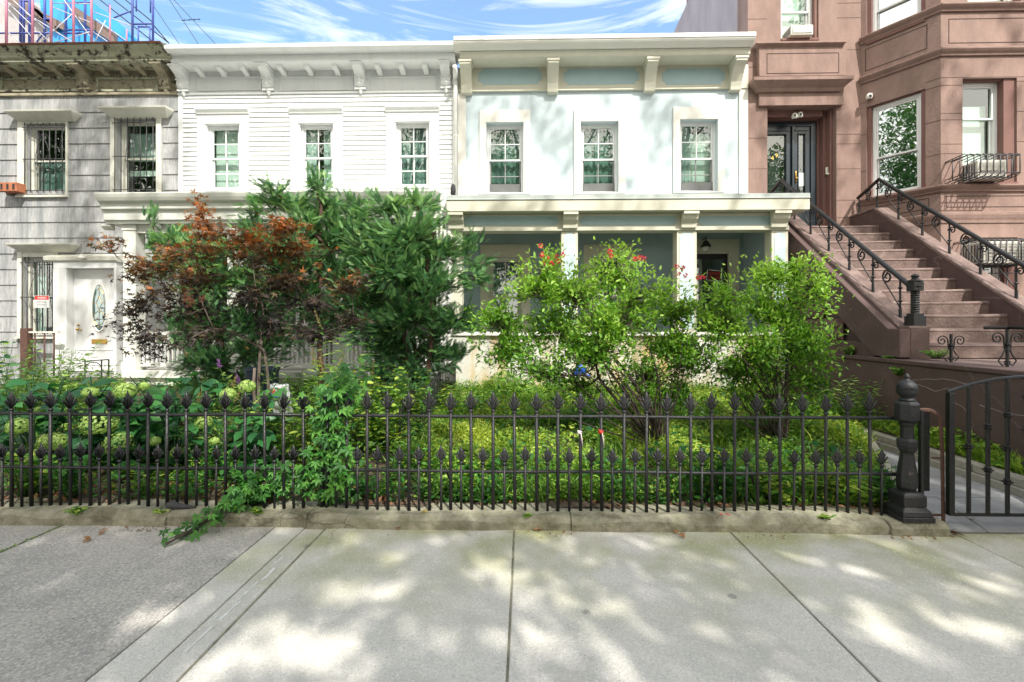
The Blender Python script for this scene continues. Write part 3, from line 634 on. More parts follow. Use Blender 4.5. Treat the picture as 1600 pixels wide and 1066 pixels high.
mb = MB(); r = F0.rect(266, 372, 282, 575); mb.boxF(F0, X(262), X(284), .0, .07, fz + .002, Z(372, 270)); mb.boxF(F0, X(330), X(345), .05, .09, fz + .002, Z(365, 270)); build(mb, 'door_casing', M['cream_light'], WH, .003)
mb = MB(); mb.boxF(F0, X(291), X(311), .05, .09, fz + .002, Z(395, 300)); mb.boxF(F0, X(311), X(345), .05, .07, fz + .002, Z(395, 300)); build(mb, 'door', M['orange'], WH, .003)
w = sash_window(WH, Fr(0, 9.53), X(400), X(470), 1.5, 3.05, -.02, .06, None, behind=None, name='porch_window')
# railings: balusters
def railing(px0, px1, z0, z1, nb, lattice=False):
    a, b = X(px0, YP), X(px1, YP); mb = MB(); mb.box(a, b, YP + .11, YP + .19, z1 - .05, z1); mb.box(a, b, YP + .12, YP + .18, z0, z0 + .06)
    r = build(mb, 'porch_railing', M['porch_white'], WH, .003)
    bb = MB()
    for i in range(nb):
        x = a + (b - a) * (i + .5) / nb; bb.box(x - .017, x + .017, YP + .13, YP + .165, z0 + .061, z1 - .051)
    build(bb, 'balusters', M['white'], r, .002)
    if lattice:
        lb = MB()
        for j in range(9): z = z0 + .1 + j * .055; lb.box(a, b, YP + .17, YP + .18, z, z + .02)
        build(lb, 'lattice', M['porch_white'], r)
railing(210, 352, Z(572, 250, YP) - .02, Z(519, 250, YP), 20); railing(375, 520, Z(573, 450, YP) - .02, Z(524, 450, YP), 20, True); railing(541, 681, Z(573, 600, YP) - .02, Z(524, 600, YP), 20)
body(WH, wx0 + .01, wx1 - .01, zt - .1, 'white')

# ================================================================ grey house
GH = thing('grey_house', (-9, YF, 0), 'grey wood-grain sided house with peeling green cornice and barred windows', 'house')
gx0 = X(-330); gx1 = wx0 - .004; gzf = Z(149, 130)
gw = [F0.rect(42, 194, 105, 304), F0.rect(182, 186, 246, 303), F0.rect(38, 402, 90, 524), F0.rect(-190, 194, -130, 304)]
gd = F0.rect(117, 421, 188, 580)
gt = Z(72, 130, 9.05)
mb = MB(); mb.wall(F0, gx0, gx1, -.1, gt - .05, gw + [gd]); build(mb, 'wall', M['shingle'], GH)
mb = MB(); cs = [(gw[0][0] - .17, gw[0][1] + .05, gw[0][2] - .05, gw[0][3] + .12), (gw[1][0] - .02, gw[1][1] + .12, gw[1][2] - .2, gw[1][3] + .12), (gw[2][0] - .12, gw[2][1] + .05, gw[2][2] - .1, gw[2][3] + .12),
      (gw[3][0] - .12, gw[3][1] + .1, gw[3][2] - .05, gw[3][3] + .12), (gd[0] - .35, gd[1] + .4, -.1, gd[3] + .28)]
siding(mb, F0, gx0, gx1 - .002, -.1, gzf + .02, cs, .318, .022, .003, zoff=.37)
build(mb, 'siding', M['shingle'], GH)
cz0 = Z(96, 130, 9.2)
mb = MB(); fy = [cz0 + k for k in (0, .02, .06, .085, .13, .15, .20, .235, .25)]
mb.sweep([(gx0, YF), (X(270), YF), (X(270), YF + .02)], [(0, cz0 - .001)] + [(o, z) for o, z in zip((.30, .33, .33, .40, .42, .46, .50, .53, .54), fy)] + [(0, fy[-1] + .01)]) if False else mb.exF(F0, [(0, cz0)] + [(o, z) for o, z in zip((.36, .38, .38, .42, .45, .45, .50, .53, .54), fy)] + [(0, fy[-1] + .01)], gx0, X(262, 9.1))
build(mb, 'cornice', M['old_paint'], GH, .004)
mb = MB(); mb.exF(F0, [(0, fy[-1] + .012), (.55, fy[-1] + .002), (.57, fy[-1] + .03), (0, fy[-1] + .045)], gx0, X(254, 9.1)); build(mb, 'roof_edge', M['rust_edge'], GH, .003)
mb = MB(); mb.exF(F0, [(0, gzf - .02), (.06, gzf - .02), (.05, gzf + .03), (.028, gzf + .05), (.028, cz0), (0, cz0)], gx0, gx1 - .01); build(mb, 'frieze', M['old_paint2'], GH, .003)
for a, b in ((4, 127), (153, 250), (-120, -15)):
    r = F0.rect(a, 122, b, 145); mb = MB(); t = .05
    for q in ((r[0], r[1], r[3] - t, r[3]), (r[0], r[1], r[2], r[2] + t), (r[0], r[0] + t, r[2] + t, r[3] - t), (r[1] - t, r[1], r[2] + t, r[3] - t)): mb.boxF(F0, q[0], q[1], .028, .06, q[2], q[3])
    build(mb, 'frieze_panel', M['old_paint'], GH, .004)
br = None
for px in (138, 267, -5, -140):
    if br is None: b0x = X(px); br = build(bracket_mb(F0, b0x, .19, cz0 - .002, Z(143, 138), .32), 'cornice_bracket', M['old_paint2'], GH, .003)
    else: copy_part(br, GH, (X(px) - b0x - (.06 if px == 267 else 0), 0, 0))
br = None
for px in (29, 66, 100, 172, 200, 229, -60, -95):
    if br is None: b0x = X(px); br = build(modillion_mb(F0, b0x, .12, cz0 - .003, .26), 'modillion', M['old_paint2'], GH, .002)
    else: copy_part(br, GH, (X(px) - b0x, 0, 0))
def hood(h, F, a, b, z, H=.16, P_=.24, m='worn_white', fl=.17):
    mb = MB(); mb.add([F.pt(a + fl, 0, z - H), F.pt(b - fl, 0, z - H), F.pt(b - fl, .06, z - H), F.pt(a + fl, .06, z - H), F.pt(a, 0, z - .035), F.pt(b, 0, z - .035), F.pt(b, P_, z - .035), F.pt(a, P_, z - .035),
                       F.pt(a, 0, z), F.pt(b, 0, z + .012), F.pt(b, P_ + .01, z - .005), F.pt(a, P_ + .01, z - .005)],
        [(0, 1, 2, 3), (3, 2, 6, 7), (0, 3, 7, 4), (1, 2, 6, 5), (7, 6, 10, 11), (8, 9, 10, 11), (4, 7, 11, 8), (5, 6, 10, 9), (0, 1, 5, 4), (4, 5, 9, 8)])
    return build(mb, 'window_hood', M[m], h, .003)
def grille(h, F, s0, s1, z0, z1, n, out=.06, scroll=True, m='bars'):
    mb = MB(); r = .0085
    for i in range(n):
        s = s0 + (s1 - s0) * i / (n - 1); mb.tube([F.pt(s, out, z0), F.pt(s, out, z1)], r, 6)
    for f in (.03, .48, .93): mb.tube([F.pt(s0 - .04, out + .004, z0 + (z1 - z0) * f), F.pt(s1 + .04, out + .004, z0 + (z1 - z0) * f)], r * 1.1, 6)
    if scroll:
        sm = (s0 + s1) / 2; H = z1 - z0
        for sd in (-1, 1):
            pts = [(sm + sd * (.03 + .13 * math.sin(t * math.pi)), z0 + H * (.15 + .62 * t)) for t in np.linspace(0, 1, 14)]
            mb.tube([F.pt(a, out + .012, z) for a, z in pts], .005, 5)
            for zc in (.5, .8, .17):
                sp = [(sm + sd * .10 * (1 if zc == .5 else .5) + .05 * (1 - k / 16) * math.cos(k * .6) , z0 + H * zc + .05 * (1 - k / 16) * math.sin(k * .6)) for k in range(15)]
                mb.tube([F.pt(a, out + .012, z) for a, z in sp], .004, 5)
    return build(mb, 'window_grille', M[m], h, smooth=True)
hoods = [(8, 114, 172), (155, 261, 168), (12, 112, 380), (-210, -110, 172)]
for i, w in enumerate(gw):
    o = sash_window(GH, F0, w[0], w[1], w[2], w[3], .08 if i != 1 else .12, .05, None, m_fr='worn_white', behind=[[('curtain_dark', .0, 1, .0, .5), ('curtain', .62, 1, 0, .45)], [('curtain', .0, 1, .5, .9), ('blind', 0, 1, .28, .36)], [('curtain', 0, .3, 0, 1)], None][i])
    L_, R_ = ((.155, .035), (.10, .10), (.11, .04), (.1, .1))[i]
    mb = MB(); mb.boxF(F0, w[0] - L_, w[0], 0, .045, w[2] - .03, w[3] + .1); mb.boxF(F0, w[1], w[1] + R_, 0, .045, w[2] - .03, w[3] + .1); mb.boxF(F0, w[0], w[1], .0, .04, w[3], w[3] + .1)
    mb.boxF(F0, w[0] - L_ - .01, w[1] + R_ + .01, 0, .08, w[2] - .07, w[2] - .031); build(mb, 'frame', M['worn_white'], o, .003)
    hp = hoods[i]; a, b = X(hp[0], 9.4), X(hp[1], 9.4); hood(o, F0, a, b, Z(hp[2], 100, 9.4), fl=.12)
    grille(o, F0, w[0] + .02, w[1] - .04, w[2] + .02, w[3] - .0, 7, .065, True)
# door surround + door with oval light
Fd = F0; mb = MB(); a, b, z0, z1 = gd
mb.boxF(F0, a - .30, a, 0, .16, -.1, z1 + .0); mb.boxF(F0, b, b + .05, 0, .16, -.1, z1); mb.boxF(F0, a - .30, b + .05, 0, .158, z1, z1 + .13)
mb.boxF(F0, a - .04, a, .16, .185, -.1, z1); mb.boxF(F0, a - .04, b, .158, .183, z1, z1 + .03)
build(mb, 'door_surround', M['white'], GH, .006)
mb = MB(); mb.exF(F0, [(0, z1 + .132), (.17, z1 + .132), (.20, z1 + .16), (.21, z1 + .24), (0, z1 + .31)], a - .46, b + .08); build(mb, 'door_hood', M['worn_white'], GH, .004)
mb = MB(); zb = max(z0, .3); mb.boxF(F0, a + .002, b - .002, -.02, .02, zb, z1 - .002)
for q in ((a + .09, b - .09, zb + .12, zb + .45),):
    for r in ((q[0], q[1], q[3] - .03, q[3]), (q[0], q[1], q[2], q[2] + .03), (q[0], q[0] + .03, q[2] + .03, q[3] - .03), (q[1] - .03, q[1], q[2] + .03, q[3] - .03)): mb.boxF(F0, r[0], r[1], .02, .032, r[2], r[3])
DR = build(mb, 'door', M['white'], GH, .004)
oc = F0.sz(157, 481); rx, rz_ = .155, .47
def ring(F, c, rx, rz, th, out, n=40):
    mb = MB(); mb.tube([F.pt(c[0] + rx * math.cos(2 * math.pi * k / n), out, c[1] + rz * math.sin(2 * math.pi * k / n)) for k in range(n + 1)], th, 8, cap=False); return mb
mb = ring(F0, oc, rx + .012, rz_ + .012, .026, .02); build(mb, 'oval_frame', M['cream_light'], DR, smooth=True)
mb = ring(F0, oc, rx + .06, rz_ + .06, .008, .021); build(mb, 'oval_moulding', M['white'], DR, smooth=True)
n = 40; mb = MB(); mb.add([F0.pt(oc[0], .03, oc[1])] + [F0.pt(oc[0] + rx * math.cos(2 * math.pi * k / n), .03, oc[1] + rz_ * math.sin(2 * math.pi * k / n)) for k in range(n)], [(0, 1 + k, 1 + (k + 1) % n) for k in range(n)])
mb2 = MB(); mb2.add([F0.pt(oc[0] + rx * math.cos(2 * math.pi * k / n), .024, oc[1] + rz_ * math.sin(2 * math.pi * k / n)) for k in range(n)], [tuple(range(n))])
build(mb2, 'oval_backing', M['aqua_dark'], DR, recalc=False); build(mb, 'oval_pane', M['teal_glass'], DR, recalc=False)
mb = MB(); q = lambda u, v: F0.pt(oc[0] + rx * u, .036, oc[1] + rz_ * v)
for pts in ([(-.75, .0), (-.6, .6), (0, .86), (.6, .6), (.75, 0), (.6, -.6), (0, -.86), (-.6, -.6), (-.75, 0)], [(0, .98), (0, .5), (-.4, .2), (0, -.1), (.4, .2), (0, .5)], [(0, -.1), (0, -.98)], [(-.95, .25), (-.4, .2)], [(.95, .25), (.4, .2)], [(-.9, -.35), (0, -.1), (.9, -.35)]):
    mb.tube([q(*p) for p in pts], .004, 4)
build(mb, 'leading', M['brass'], DR)
mb = MB(); c = F0.pt(*[(F0.sz(125, 516)[0]), .03, F0.sz(125, 516)[1]])
mb.lathe([(.02, 0), (.028, .01), (.028, .03), (.01, .045)], (c[0], c[1] - .03, c[2]), 10); mb.boxF(F0, c[0] - .015, c[0] + .06, .02, .05, c[2] - .005, c[2] + .015); mb.lathe([(.02, 0), (.024, .012), (.018, .03)], (c[0], c[1] - .01, c[2] + .09), 10)
build(mb, 'door_handle', M['brass'], DR, smooth=True)
mb = MB(); r = F0.rect(145, 530, 169, 537); mb.boxF(F0, r[0], r[1], .02, .034, r[2], r[3]); build(mb, 'letter_slot', M['brass'], DR, .002)
# steps under the door and rusty porch rail
mb = MB(); mb.box(a - .5, b + .15, 8.75, 9.57, .0, .42); mb.box(a - .3, b + .12, 8.45, 8.749, .0, .25); build(mb, 'door_step', M['kerbstone'], GH, .01)
body(GH, gx0 + .01, gx1 - .01, gt - .1, 'roofgrey')
RR = thing('porch_rail', (X(60, 9.2), 9.2, .35), 'rusty brown iron rail and square post under the barred ground-floor window of the grey house', 'railing')
mb = MB(); a, b = X(36, 9.2), X(47, 9.2); mb.box(a, b, 9.14, 9.26, .2, Z(513, 40, 9.2)); build(mb, 'post', M['rust'], RR, .004)
mb = MB(); e = X(92, 9.2); zt2 = Z(518, 60, 9.2); mb.box(b, e, 9.17, 9.23, zt2 - .03, zt2); mb.box(b, e, 9.18, 9.22, .45, .48); build(mb, 'rail', M['worn_white'], RR)
for k in range(3):
    x = b + (e - b) * (k + .5) / 3; mb = MB(); mb.tube([(x, 9.2, .481), (x, 9.2, zt2 - .031)], .014, 8); build(mb, 'baluster', M['rust'], RR, smooth=True)

# ================================================================ aqua house
ax0, ax1 = X(714), X(1168)
AH = thing('stucco_house', (ax0 + 2.9, YF, 0), 'pale aqua stucco house with cream trim and a full-width porch', 'house')
aw = [F0.rect(760, 192, 818, 302), F0.rect(907, 190.5, 966, 301), F0.rect(1062, 187, 1121, 299.5)]
pw = [F0.rect(764, 402, 815, 525), F0.rect(925, 402, 975, 525)]; ad = F0.rect(1083, 393, 1142, 590)
at = Z(75, 900, 9.05); aft, afb = Z(98, 900, 9.6), Z(143, 900)
mb = MB(); mb.wall(F0, ax0 + .02, ax1 - .005, -.1, at - .05, aw + pw + [ad], 0, .22); build(mb, 'wall', M['aqua'], AH)
mb = MB(); zb = Z(312, 900)
for q in ((ax0 + .021, X(728)), (X(1154), ax1 - .004)): mb = MB(); mb.boxF(F0, q[0], q[1], .001, .035, zb, afb); build(mb, 'corner_board', M['cream_light'], AH, .004)
cz0 = Z(89, 900, 9.2)
mb = MB(); mb.exF(F0, [(0, afb), (.055, afb), (.055, afb + .02), (.045, afb + .03), (.045, cz0), (0, cz0)], ax0 + .021, ax1 - .004); build(mb, 'frieze', M['cream'], AH, .003)
for a, b in ((748, 846), (881, 997), (1034, 1131)):
    r = F0.rect(a, 109, b, 134); c = .07; mb = MB(); A, B, C, D = r
    poly = [(A + c, C), (B - c, C), (B - c, C + c * .5), (B - c * .5, C + c), (B, C + c), (B, D - c), (B - c * .5, D - c), (B - c, D - c * .5), (B - c, D), (A + c, D), (A + c, D - c * .5), (A + c * .5, D - c), (A, D - c), (A, C + c), (A + c * .5, C + c), (A + c, C + c * .5)]
    mb.prism(poly, lambda s, z: F0.pt(s, .04, z), lambda s, z: F0.pt(s, .053, z)); build(mb, 'frieze_panel', M['aqua_panel'], AH, .003)
mb = MB(); q = lambda y: Z(y, 900, 9.15)
mb.exF(F0, [(0, cz0 + .001), (.40, cz0 + .001), (.41, cz0 + .02), (.41, q(80)), (.44, q(78))] + [(0, q(77))], X(718, 9.15), X(1174, 9.15)); build(mb, 'soffit', M['cream'], AH, .003)
mb = MB(); mb.exF(F0, [(0, q(77)), (.46, q(77)), (.50, q(74)), (.55, q(71)), (.57, q(68.5)), (.57, q(67)), (0, q(67))], X(709, 9.05), X(1180, 9.05)); build(mb, 'cornice', M['cream_light'], AH, .003)
mb = MB(); mb.exF(F0, [(0, q(67) + .002), (.585, q(67) + .002), (.59, q(60.5)), (0, q(60.5) + .02)], X(709, 9.03), X(1181, 9.03)); build(mb, 'roof_edge', M['roof_edge'], AH, .004)
br = None
for px in (730, 863, 1013, 1146):
    if br is None:
        b0x = X(px); mb = MB(); t = cz0; pr = [(0, t), (.38, t), (.38, t - .09), (.30, t - .14), (.21, t - .26), (.15, t - .37), (.12, t - .46), (.11, t - .52), (0, t - .53)]
        mb.exF(F0, pr, b0x - .105, b0x + .105); mb.boxF(F0, b0x - .125, b0x + .125, 0, .395, t - .05, t - .003); br = build(mb, 'cornice_bracket', M['cream'], AH, .004)
    else: copy_part(br, AH, (X(px) - b0x, 0, 0))
for i, w in enumerate(aw):
    o = sash_window(AH, F0, w[0], w[1], w[2], w[3], .10, .05, (2, 2), mid=F0.sz(900, 246.5)[1], m_fr='white', m_low='grey_sash', lower_screen=.17, behind=[[('curtain_dark', 0, 1, 0, 1)], [('curtain_dark', 0, 1, 0, 1)], [('curtain', 0, .35, 0, 1), ('blind', .35, 1, .1, .9)]][i])
    mb = MB(); casing(mb, F0, w[0], w[1], w[2], w[3], .135, .035, .24, .03); build(mb, 'frame', M['cream_light'], o, .004)
for i, w in enumerate(pw):
    o = sash_window(AH, F0, w[0], w[1], w[2], w[3], .10, .05, (2, 1), m_fr='cream', behind=[('curtain_dark', 0, 1, 0, 1)], name='porch_window')
    mb = MB(); casing(mb, F0, w[0], w[1], w[2], w[3], .17, .035, .25, .05); build(mb, 'frame', M['cream'], o, .004)
mb = MB(); casing(mb, F0, ad[0], ad[1], .6, ad[3], .15, .035, .24); o = build(mb, 'door_casing', M['cream'], AH, .004)
mb = MB(); mb.boxF(F0, ad[0] + .03, ad[1] - .03, -.12, -.08, .62, ad[3] - .04); d = build(mb, 'door', M['black'], AH, .003)
mb = MB(); mb.boxF(F0, ad[0] + .001, ad[0] + .03, -.12, .0, .6, ad[3] - .001); mb.boxF(F0, ad[1] - .03, ad[1] - .001, -.12, .0, .6, ad[3] - .001); mb.boxF(F0, ad[0] + .03, ad[1] - .03, -.12, .0, ad[3] - .04, ad[3] - .001); build(mb, 'door_frame', M['cream'], AH, .003)
mb = MB(); o_ = -.075; mb.quad(F0.pt(ad[0] + .1, o_, 1.5), F0.pt(ad[1] - .1, o_, 1.5), F0.pt(ad[1] - .1, o_, ad[3] - .15), F0.pt(ad[0] + .1, o_, ad[3] - .15)); build(mb, 'door_pane', M['teal_glass'], d, recalc=False)
# porch
YP = 8.0; FP = Fr(0, YP); pl, pr_ = X(697.5, 7.8), X(1265.5, 7.8); q = lambda y: Z(y, 900, 7.8)
mb = MB(); mb.exF(FP, [(-1.58, q(329.5)), (.20, q(329.5)), (.20, q(312)), (-1.56, q(312))], pl, pr_); build(mb, 'porch_roof', M['cream'], AH, .004)
mb = MB(); mb.exF(FP, [(-1.56, q(312) + .001), (.215, q(312) + .001), (.215, q(310.5)), (.205, q(310.4)), (.205, q(304)), (-1.56, q(304) + .06)], pl - .004, pr_ + .004); build(mb, 'porch_flashing', M['flash'], AH, .003)
bx0, bx1 = X(700, YP), X(1232, YP); q = lambda y: Z(y, 900, YP)
mb = MB(); mb.box(bx0, bx1, YP, YP + .22, q(361), Z(329.5, 900, 7.8) - .002); mb.box(bx0 - .001, bx1 + .001, YP - .02, YP + .01, q(361), q(354)); build(mb, 'porch_beam', M['cream'], AH, .004)
for a, b in ((724, 873), (906, 1058), (1091, 1205)):
    A, B, C, D = FP.rect(a, 338, b, 352.5); c = .05; mb = MB()
    mb.prism([(A + c, C), (B - c, C), (B, C + c), (B, D - c), (B - c, D), (A + c, D), (A, D - c), (A, C + c)], lambda s, z: FP.pt(s, -.01, z), lambda s, z: FP.pt(s, .006, z)); build(mb, 'beam_panel', M['aqua_panel'], AH, .002)
for px0, px1 in ((700, 724), (880, 903), (1066, 1090), (1207, 1233)):
    a, b = X(px0, YP - .1), X(px1, YP - .1); t = Z(329.5, 900, 7.8) - .002; mb = MB()
    mb.exF(FP, [(.021, t), (.19, t), (.19, t - .05), (.15, t - .06), (.13, t - .12), (.07, t - .18), (.06, t - .25), (.021, t - .25)], a, b); build(mb, 'porch_bracket', M['cream'], AH, .004)
zs = Z(519, 900, YP); cb = Z(600, 900, YP)
for px0, px1, r in ((699, 722, 0), (877, 903, 1), (1058, 1089, 1), (1206, 1232, 1)):
    a, b = X(px0, YP), X(px1, YP); mb = MB(); mb.box(a, b, YP + .01, YP + .24, zs, q(361) - .001)
    if r: mb.box(a, b, YP + .01, YP + .2, cb - .3, zs - .06)
    c = build(mb, 'porch_column', M['cream'], AH, .004)
    if r:
        mb = MB(); cc = .05; A, B, C, D = a + .045, b - .045, zs + .05, q(361) - .04
        mb.prism([(A + cc, C), (B - cc, C), (B, C + cc), (B, D - cc), (B - cc, D), (A + cc, D), (A, D - cc), (A, C + cc)], lambda s, z: FP.pt(s, -.02, z), lambda s, z: FP.pt(s, -.004, z)); build(mb, 'column_panel', M['aqua_column'], c, .002)
mb = MB(); mb.box(bx0 - .02, bx1 + .02, YP - .03, YP + .27, zs - .06, zs - .001); build(mb, 'parapet_sill', M['cream_light'], AH, .005)
mb = MB(); mb.box(bx0, bx1, YP + .03, YP + .2, cb - .3, zs - .061)
for px0, px1 in ((700, 735), (868, 908), (1050, 1095), (1196, 1232)): mb.box(X(px0, YP), X(px1, YP), YP + .0, YP + .031, cb - .3, zs - .062)
M['stained'] = mat('white_parapet_with_ochre_damp', (.62, .62, .57), (.52, .52, .46), 3, .7, .1, 60, c3=(.46, .33, .13), s3=1.7, t3=(.46, .64), stretch=(1.6, 1, .45))
build(mb, 'parapet_wall', M['stained'], AH, .004)
mb = MB(); mb.box(bx0 + .01, bx1 - .01, YP + .21, 9.59, .45, .6); build(mb, 'porch_floor', M['kerbstone'], AH)
mb = MB(); mb.boxF(F0, ax0 + .3, bx1, .0, .0, 0, 0) if False else mb.box(ax1 - .1, bx1, 9.585, 9.7, .5, 3.4); mb.box(bx1 - .03, bx1 + .06, YP + .25, 9.58, .5, 3.6)
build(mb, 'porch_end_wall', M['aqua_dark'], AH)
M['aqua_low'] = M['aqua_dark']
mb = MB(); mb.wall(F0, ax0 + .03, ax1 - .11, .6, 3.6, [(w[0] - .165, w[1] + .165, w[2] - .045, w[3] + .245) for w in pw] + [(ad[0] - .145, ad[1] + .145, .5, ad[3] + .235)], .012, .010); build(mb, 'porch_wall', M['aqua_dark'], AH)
body(AH, ax0 + .03, ax1 - .01, at - .1, 'cream_light')
# downspout between white and aqua house
mb = MB(); x = X(711.5, 9.5); mb.tube([(x + .03, 9.2, Z(103, 711, 9.2)), (x + .02, 9.35, Z(118, 711, 9.4)), (x, 9.48, Z(124, 711, 9.5)), (x, 9.5, Z(132, 711, 9.5)), (x, 9.5, Z(304, 711, 9.5))], .045, 12)
mb.tube([(x, 9.5, Z(128, 711)), (x, 9.5, Z(136, 711))], .055, 12); mb.tube([(x, 9.5, Z(215, 711)), (x, 9.5, Z(217, 711))], .052, 12)
tag(build(mb, 'downspout', M['pipe'], smooth=True, origin=(x, 9.5, 3.2)), 'white round downspout running down the seam of the clapboard and aqua houses', 'downspout')
mb = MB(); x = X(692, 7.9); mb.box(x - .055, x + .045, 7.98, 8.05, .5, Z(306, 692, 7.9)); mb.tube([(x + .09, 8.0, Z(352, 690, 8)), (x + .09, 8.0, .5)], .035, 10)
tag(build(mb, 'porch_downspout', M['pipe'], origin=(x, 8.0, .5)), 'white square downspout at the gap between the two porch roofs', 'downspout')
mb = MB(); x = X(708, 8.0); mb.lathe([(.04, -.02), (.045, .05), (.042, .10), (.035, .14), (.015, .165)], (x, 8.0, Z(303, 708, 8.0)), 12)
tag(build(mb, 'vent_pipe', M['stone_dark'], smooth=True, origin=(x, 8.0, 3.6)), 'dark rounded vent cap standing on the left end of the aqua porch roof', 'vent')
# ================================================================ brownstone
bx = X(1168.5)
BH = thing('brownstone', (bx + 2, YF, 0), 'pink-brown stucco brownstone with projecting bay and tall double doors', 'house')
Ya = 9.6; A_ = (X(1345), Ya); Yb = 8.62
B_ = (P(1470, 200, Yb).x, Yb)
FA = Fr(A_[0], A_[1], B_[0] - A_[0], B_[1] - A_[1]); FB = Fr(B_[0], B_[1]); LA = math.hypot(B_[0] - A_[0], B_[1] - A_[1]); C_ = (B_[0] + 1.95, Yb); D_ = (C_[0] + .64, Ya)
TOP = 12.4
dr = F0.rect(1199, 167, 1307, 345); dr = (dr[0], dr[1], 3.30, dr[3])
uw = F0.rect(1220, -60, 1279, 62)
mb = MB(); mb.wall(F0, bx, A_[0] + .12, -.1, TOP, [dr, uw], 0, .45); build(mb, 'wall', M['brown'], BH)
wA = FA.rect(1353, 158, 1447, 300); aA0, aA1 = FA.sz(1354, 200)[0], FA.sz(1446, 200)[0]; zA1 = FA.sz(1400, 153)[1]; zA0 = FA.sz(1400, 303)[1]
wA = (aA0, aA1, zA0, zA1)
uA = (aA0, aA1, FA.sz(1400, 50)[1], TOP - 3)
wB = FB.rect(1504, 122, 1589, 287); lB = FB.rect(1504, 371, 1590, 470); lB = (lB[0], lB[1], .9, lB[3]); uB = (FB.sz(1512, 0)[0], FB.sz(1600, 0)[0] - .05, FB.sz(1550, 6)[1], TOP - 3)
mb = MB(); mb.wall(FA, 0, LA, -.1, TOP, [wA, uA], 0, .22); mb.wall(FB, 0, 1.95, -.1, TOP, [wB, lB, uB], 0, .22)
FC = Fr(C_[0], C_[1], D_[0] - C_[0], D_[1] - C_[1]); mb.wall(FC, 0, math.hypot(.64, .98), -.1, TOP, [], 0, .22); build(mb, 'bay_wall', M['brown'], BH)
path = [A_, B_, C_, D_]
zz = lambda y, px=1520: FB.sz(px, y)[1]
def mould(y0, y1, pr, nm='string_course', paths=path, mm='brown'):
    mb = MB(); t, b = zz(y0), zz(y1); h = t - b
    mb.sweep(paths, [(0, b), (pr * .35, b), (pr * .45, b + h * .25), (pr * .75, b + h * .45), (pr, b + h * .7), (pr, b + h * .92), (0, t)]); build(mb, nm, M[mm], BH, .004)
mould(7.5, 19, .10); mould(76, 88, .09); mould(289, 300, .09); mould(331, 349, .05)
def groove(F, s0, s1, z0, z1, t=.012, d=.004, nm='panel_groove', m='joint', o=0.0):
    mb = MB()
    for q in ((s0, s1, z1 - t, z1), (s0, s1, z0, z0 + t), (s0, s0 + t, z0 + t, z1 - t), (s1 - t, s1, z0 + t, z1 - t)): mb.boxF(F, q[0], q[1], o - .02, o + d, q[2], q[3])
    build(mb, nm, M[m], BH)
def hj(F, s0, s1, zs, m='joint', o=0.0):
    mb = MB()
    for z in zs: mb.boxF(F, s0, s1, o - .01, o + .002, z - .004, z + .004)
    build(mb, 'jointing', M[m], BH)
groove(FB, FB.sz(1482, 50)[0], 1.85, zz(67.5), zz(29)); groove(FA, FA.sz(1352, 90)[0], FA.sz(1449, 60)[0], zz(67.5), zz(29))
groove(FB, FB.sz(1478, 310)[0], 1.88, zz(324), zz(306)); groove(FA, FA.sz(1366, 330)[0], FA.sz(1452, 310)[0], zz(324), zz(306))
hj(FB, 0, 1.95, [zz(121)]); hj(FB, 0, wB[0], [zz(133), zz(177), zz(187)] + [zz(y) for y in (225, 240)]); hj(FB, wB[1], 1.95, [zz(128), zz(175), zz(222)]); hj(FB, 0, 1.95, [zz(348.5), zz(370), zz(412), zz(455)][:1])
hj(FA, 0, wA[0], [zz(121), zz(177), zz(240)]); hj(FA, wA[1], LA, [zz(121), zz(133), zz(187), zz(240)])
pj = [Z(y, 1320) for y in (5, 28, 78, 210, 225, 264, 313, 340)]
hj(F0, dr[1] + .01, A_[0], pj); hj(F0, bx, dr[0] - .01, [Z(y, 1180) for y in (30, 105, 216, 264)])
# door head and window box over it
def sweep_box(x0, x1, p, y0, y1, nm, mm='brown', pr=None):
    pass
mb = MB(); a, b = X(1187.5, 9.5), X(1320, 9.5); mb.boxF(F0, a, b, 0, .07, Z(167, 1250), Z(137.5, 1250)); build(mb, 'door_lintel', M['brown'], BH, .004)
def cap(x0, x1, out, y0, y1, nm):
    z1_, z0_ = Z(y0, 1250, 9.6 - out), Z(y1, 1250, 9.6 - out); h = z1_ - z0_; mb = MB()
    p0, p1 = x0 + out, x1 - out
    mb.sweep([(p0 + .0, 9.6), (p0, 9.599 - .0), (p1, 9.599), (p1, 9.6)], [(0, z0_), (out * .4, z0_), (out * .55, z0_ + h * .3), (out * .85, z0_ + h * .6), (out, z0_ + h * .75), (out, z1_ - .01), (0, z1_)]) if False else None
    vs = []
    for o, z in ((out * .45, z0_), (out * .55, z0_ + h * .25), (out * .8, z0_ + h * .5), (out, z0_ + h * .72), (out, z1_)):
        vs += [(x0 + out - o, 9.6, z), (x0 + out - o, 9.6 - o, z), (x1 - out + o, 9.6 - o, z), (x1 - out + o, 9.6, z)]
    fs = [(i * 4 + j, i * 4 + j + 1, i * 4 + 4 + j + 1, i * 4 + 4 + j) for i in range(4) for j in range(3)] + [(0, 1, 2, 3), (16, 17, 18, 19)] + [(i * 4 + 3, i * 4, i * 4 + 4, i * 4 + 7) for i in range(4)]
    mb.add(vs, fs); build(mb, nm, M['brown'], BH, .003)
cap(X(1178, 9.35), X(1334, 9.35), .26, 119, 137.3, 'door_cornice'); 
mb = MB(); mb.boxF(F0, X(1187, 9.45), X(1324, 9.45), 0, .13, Z(120, 1250, 9.5), Z(72, 1250, 9.5)); build(mb, 'balcony_box', M['brown'], BH, .006)
groove(F0, X(1198, 9.47), X(1311, 9.47), Z(115, 1250, 9.47), Z(83, 1250, 9.47), .012, .004, o=.13)
cap(X(1184, 9.35), X(1326, 9.35), .20, 64, 74, 'window_ledge')
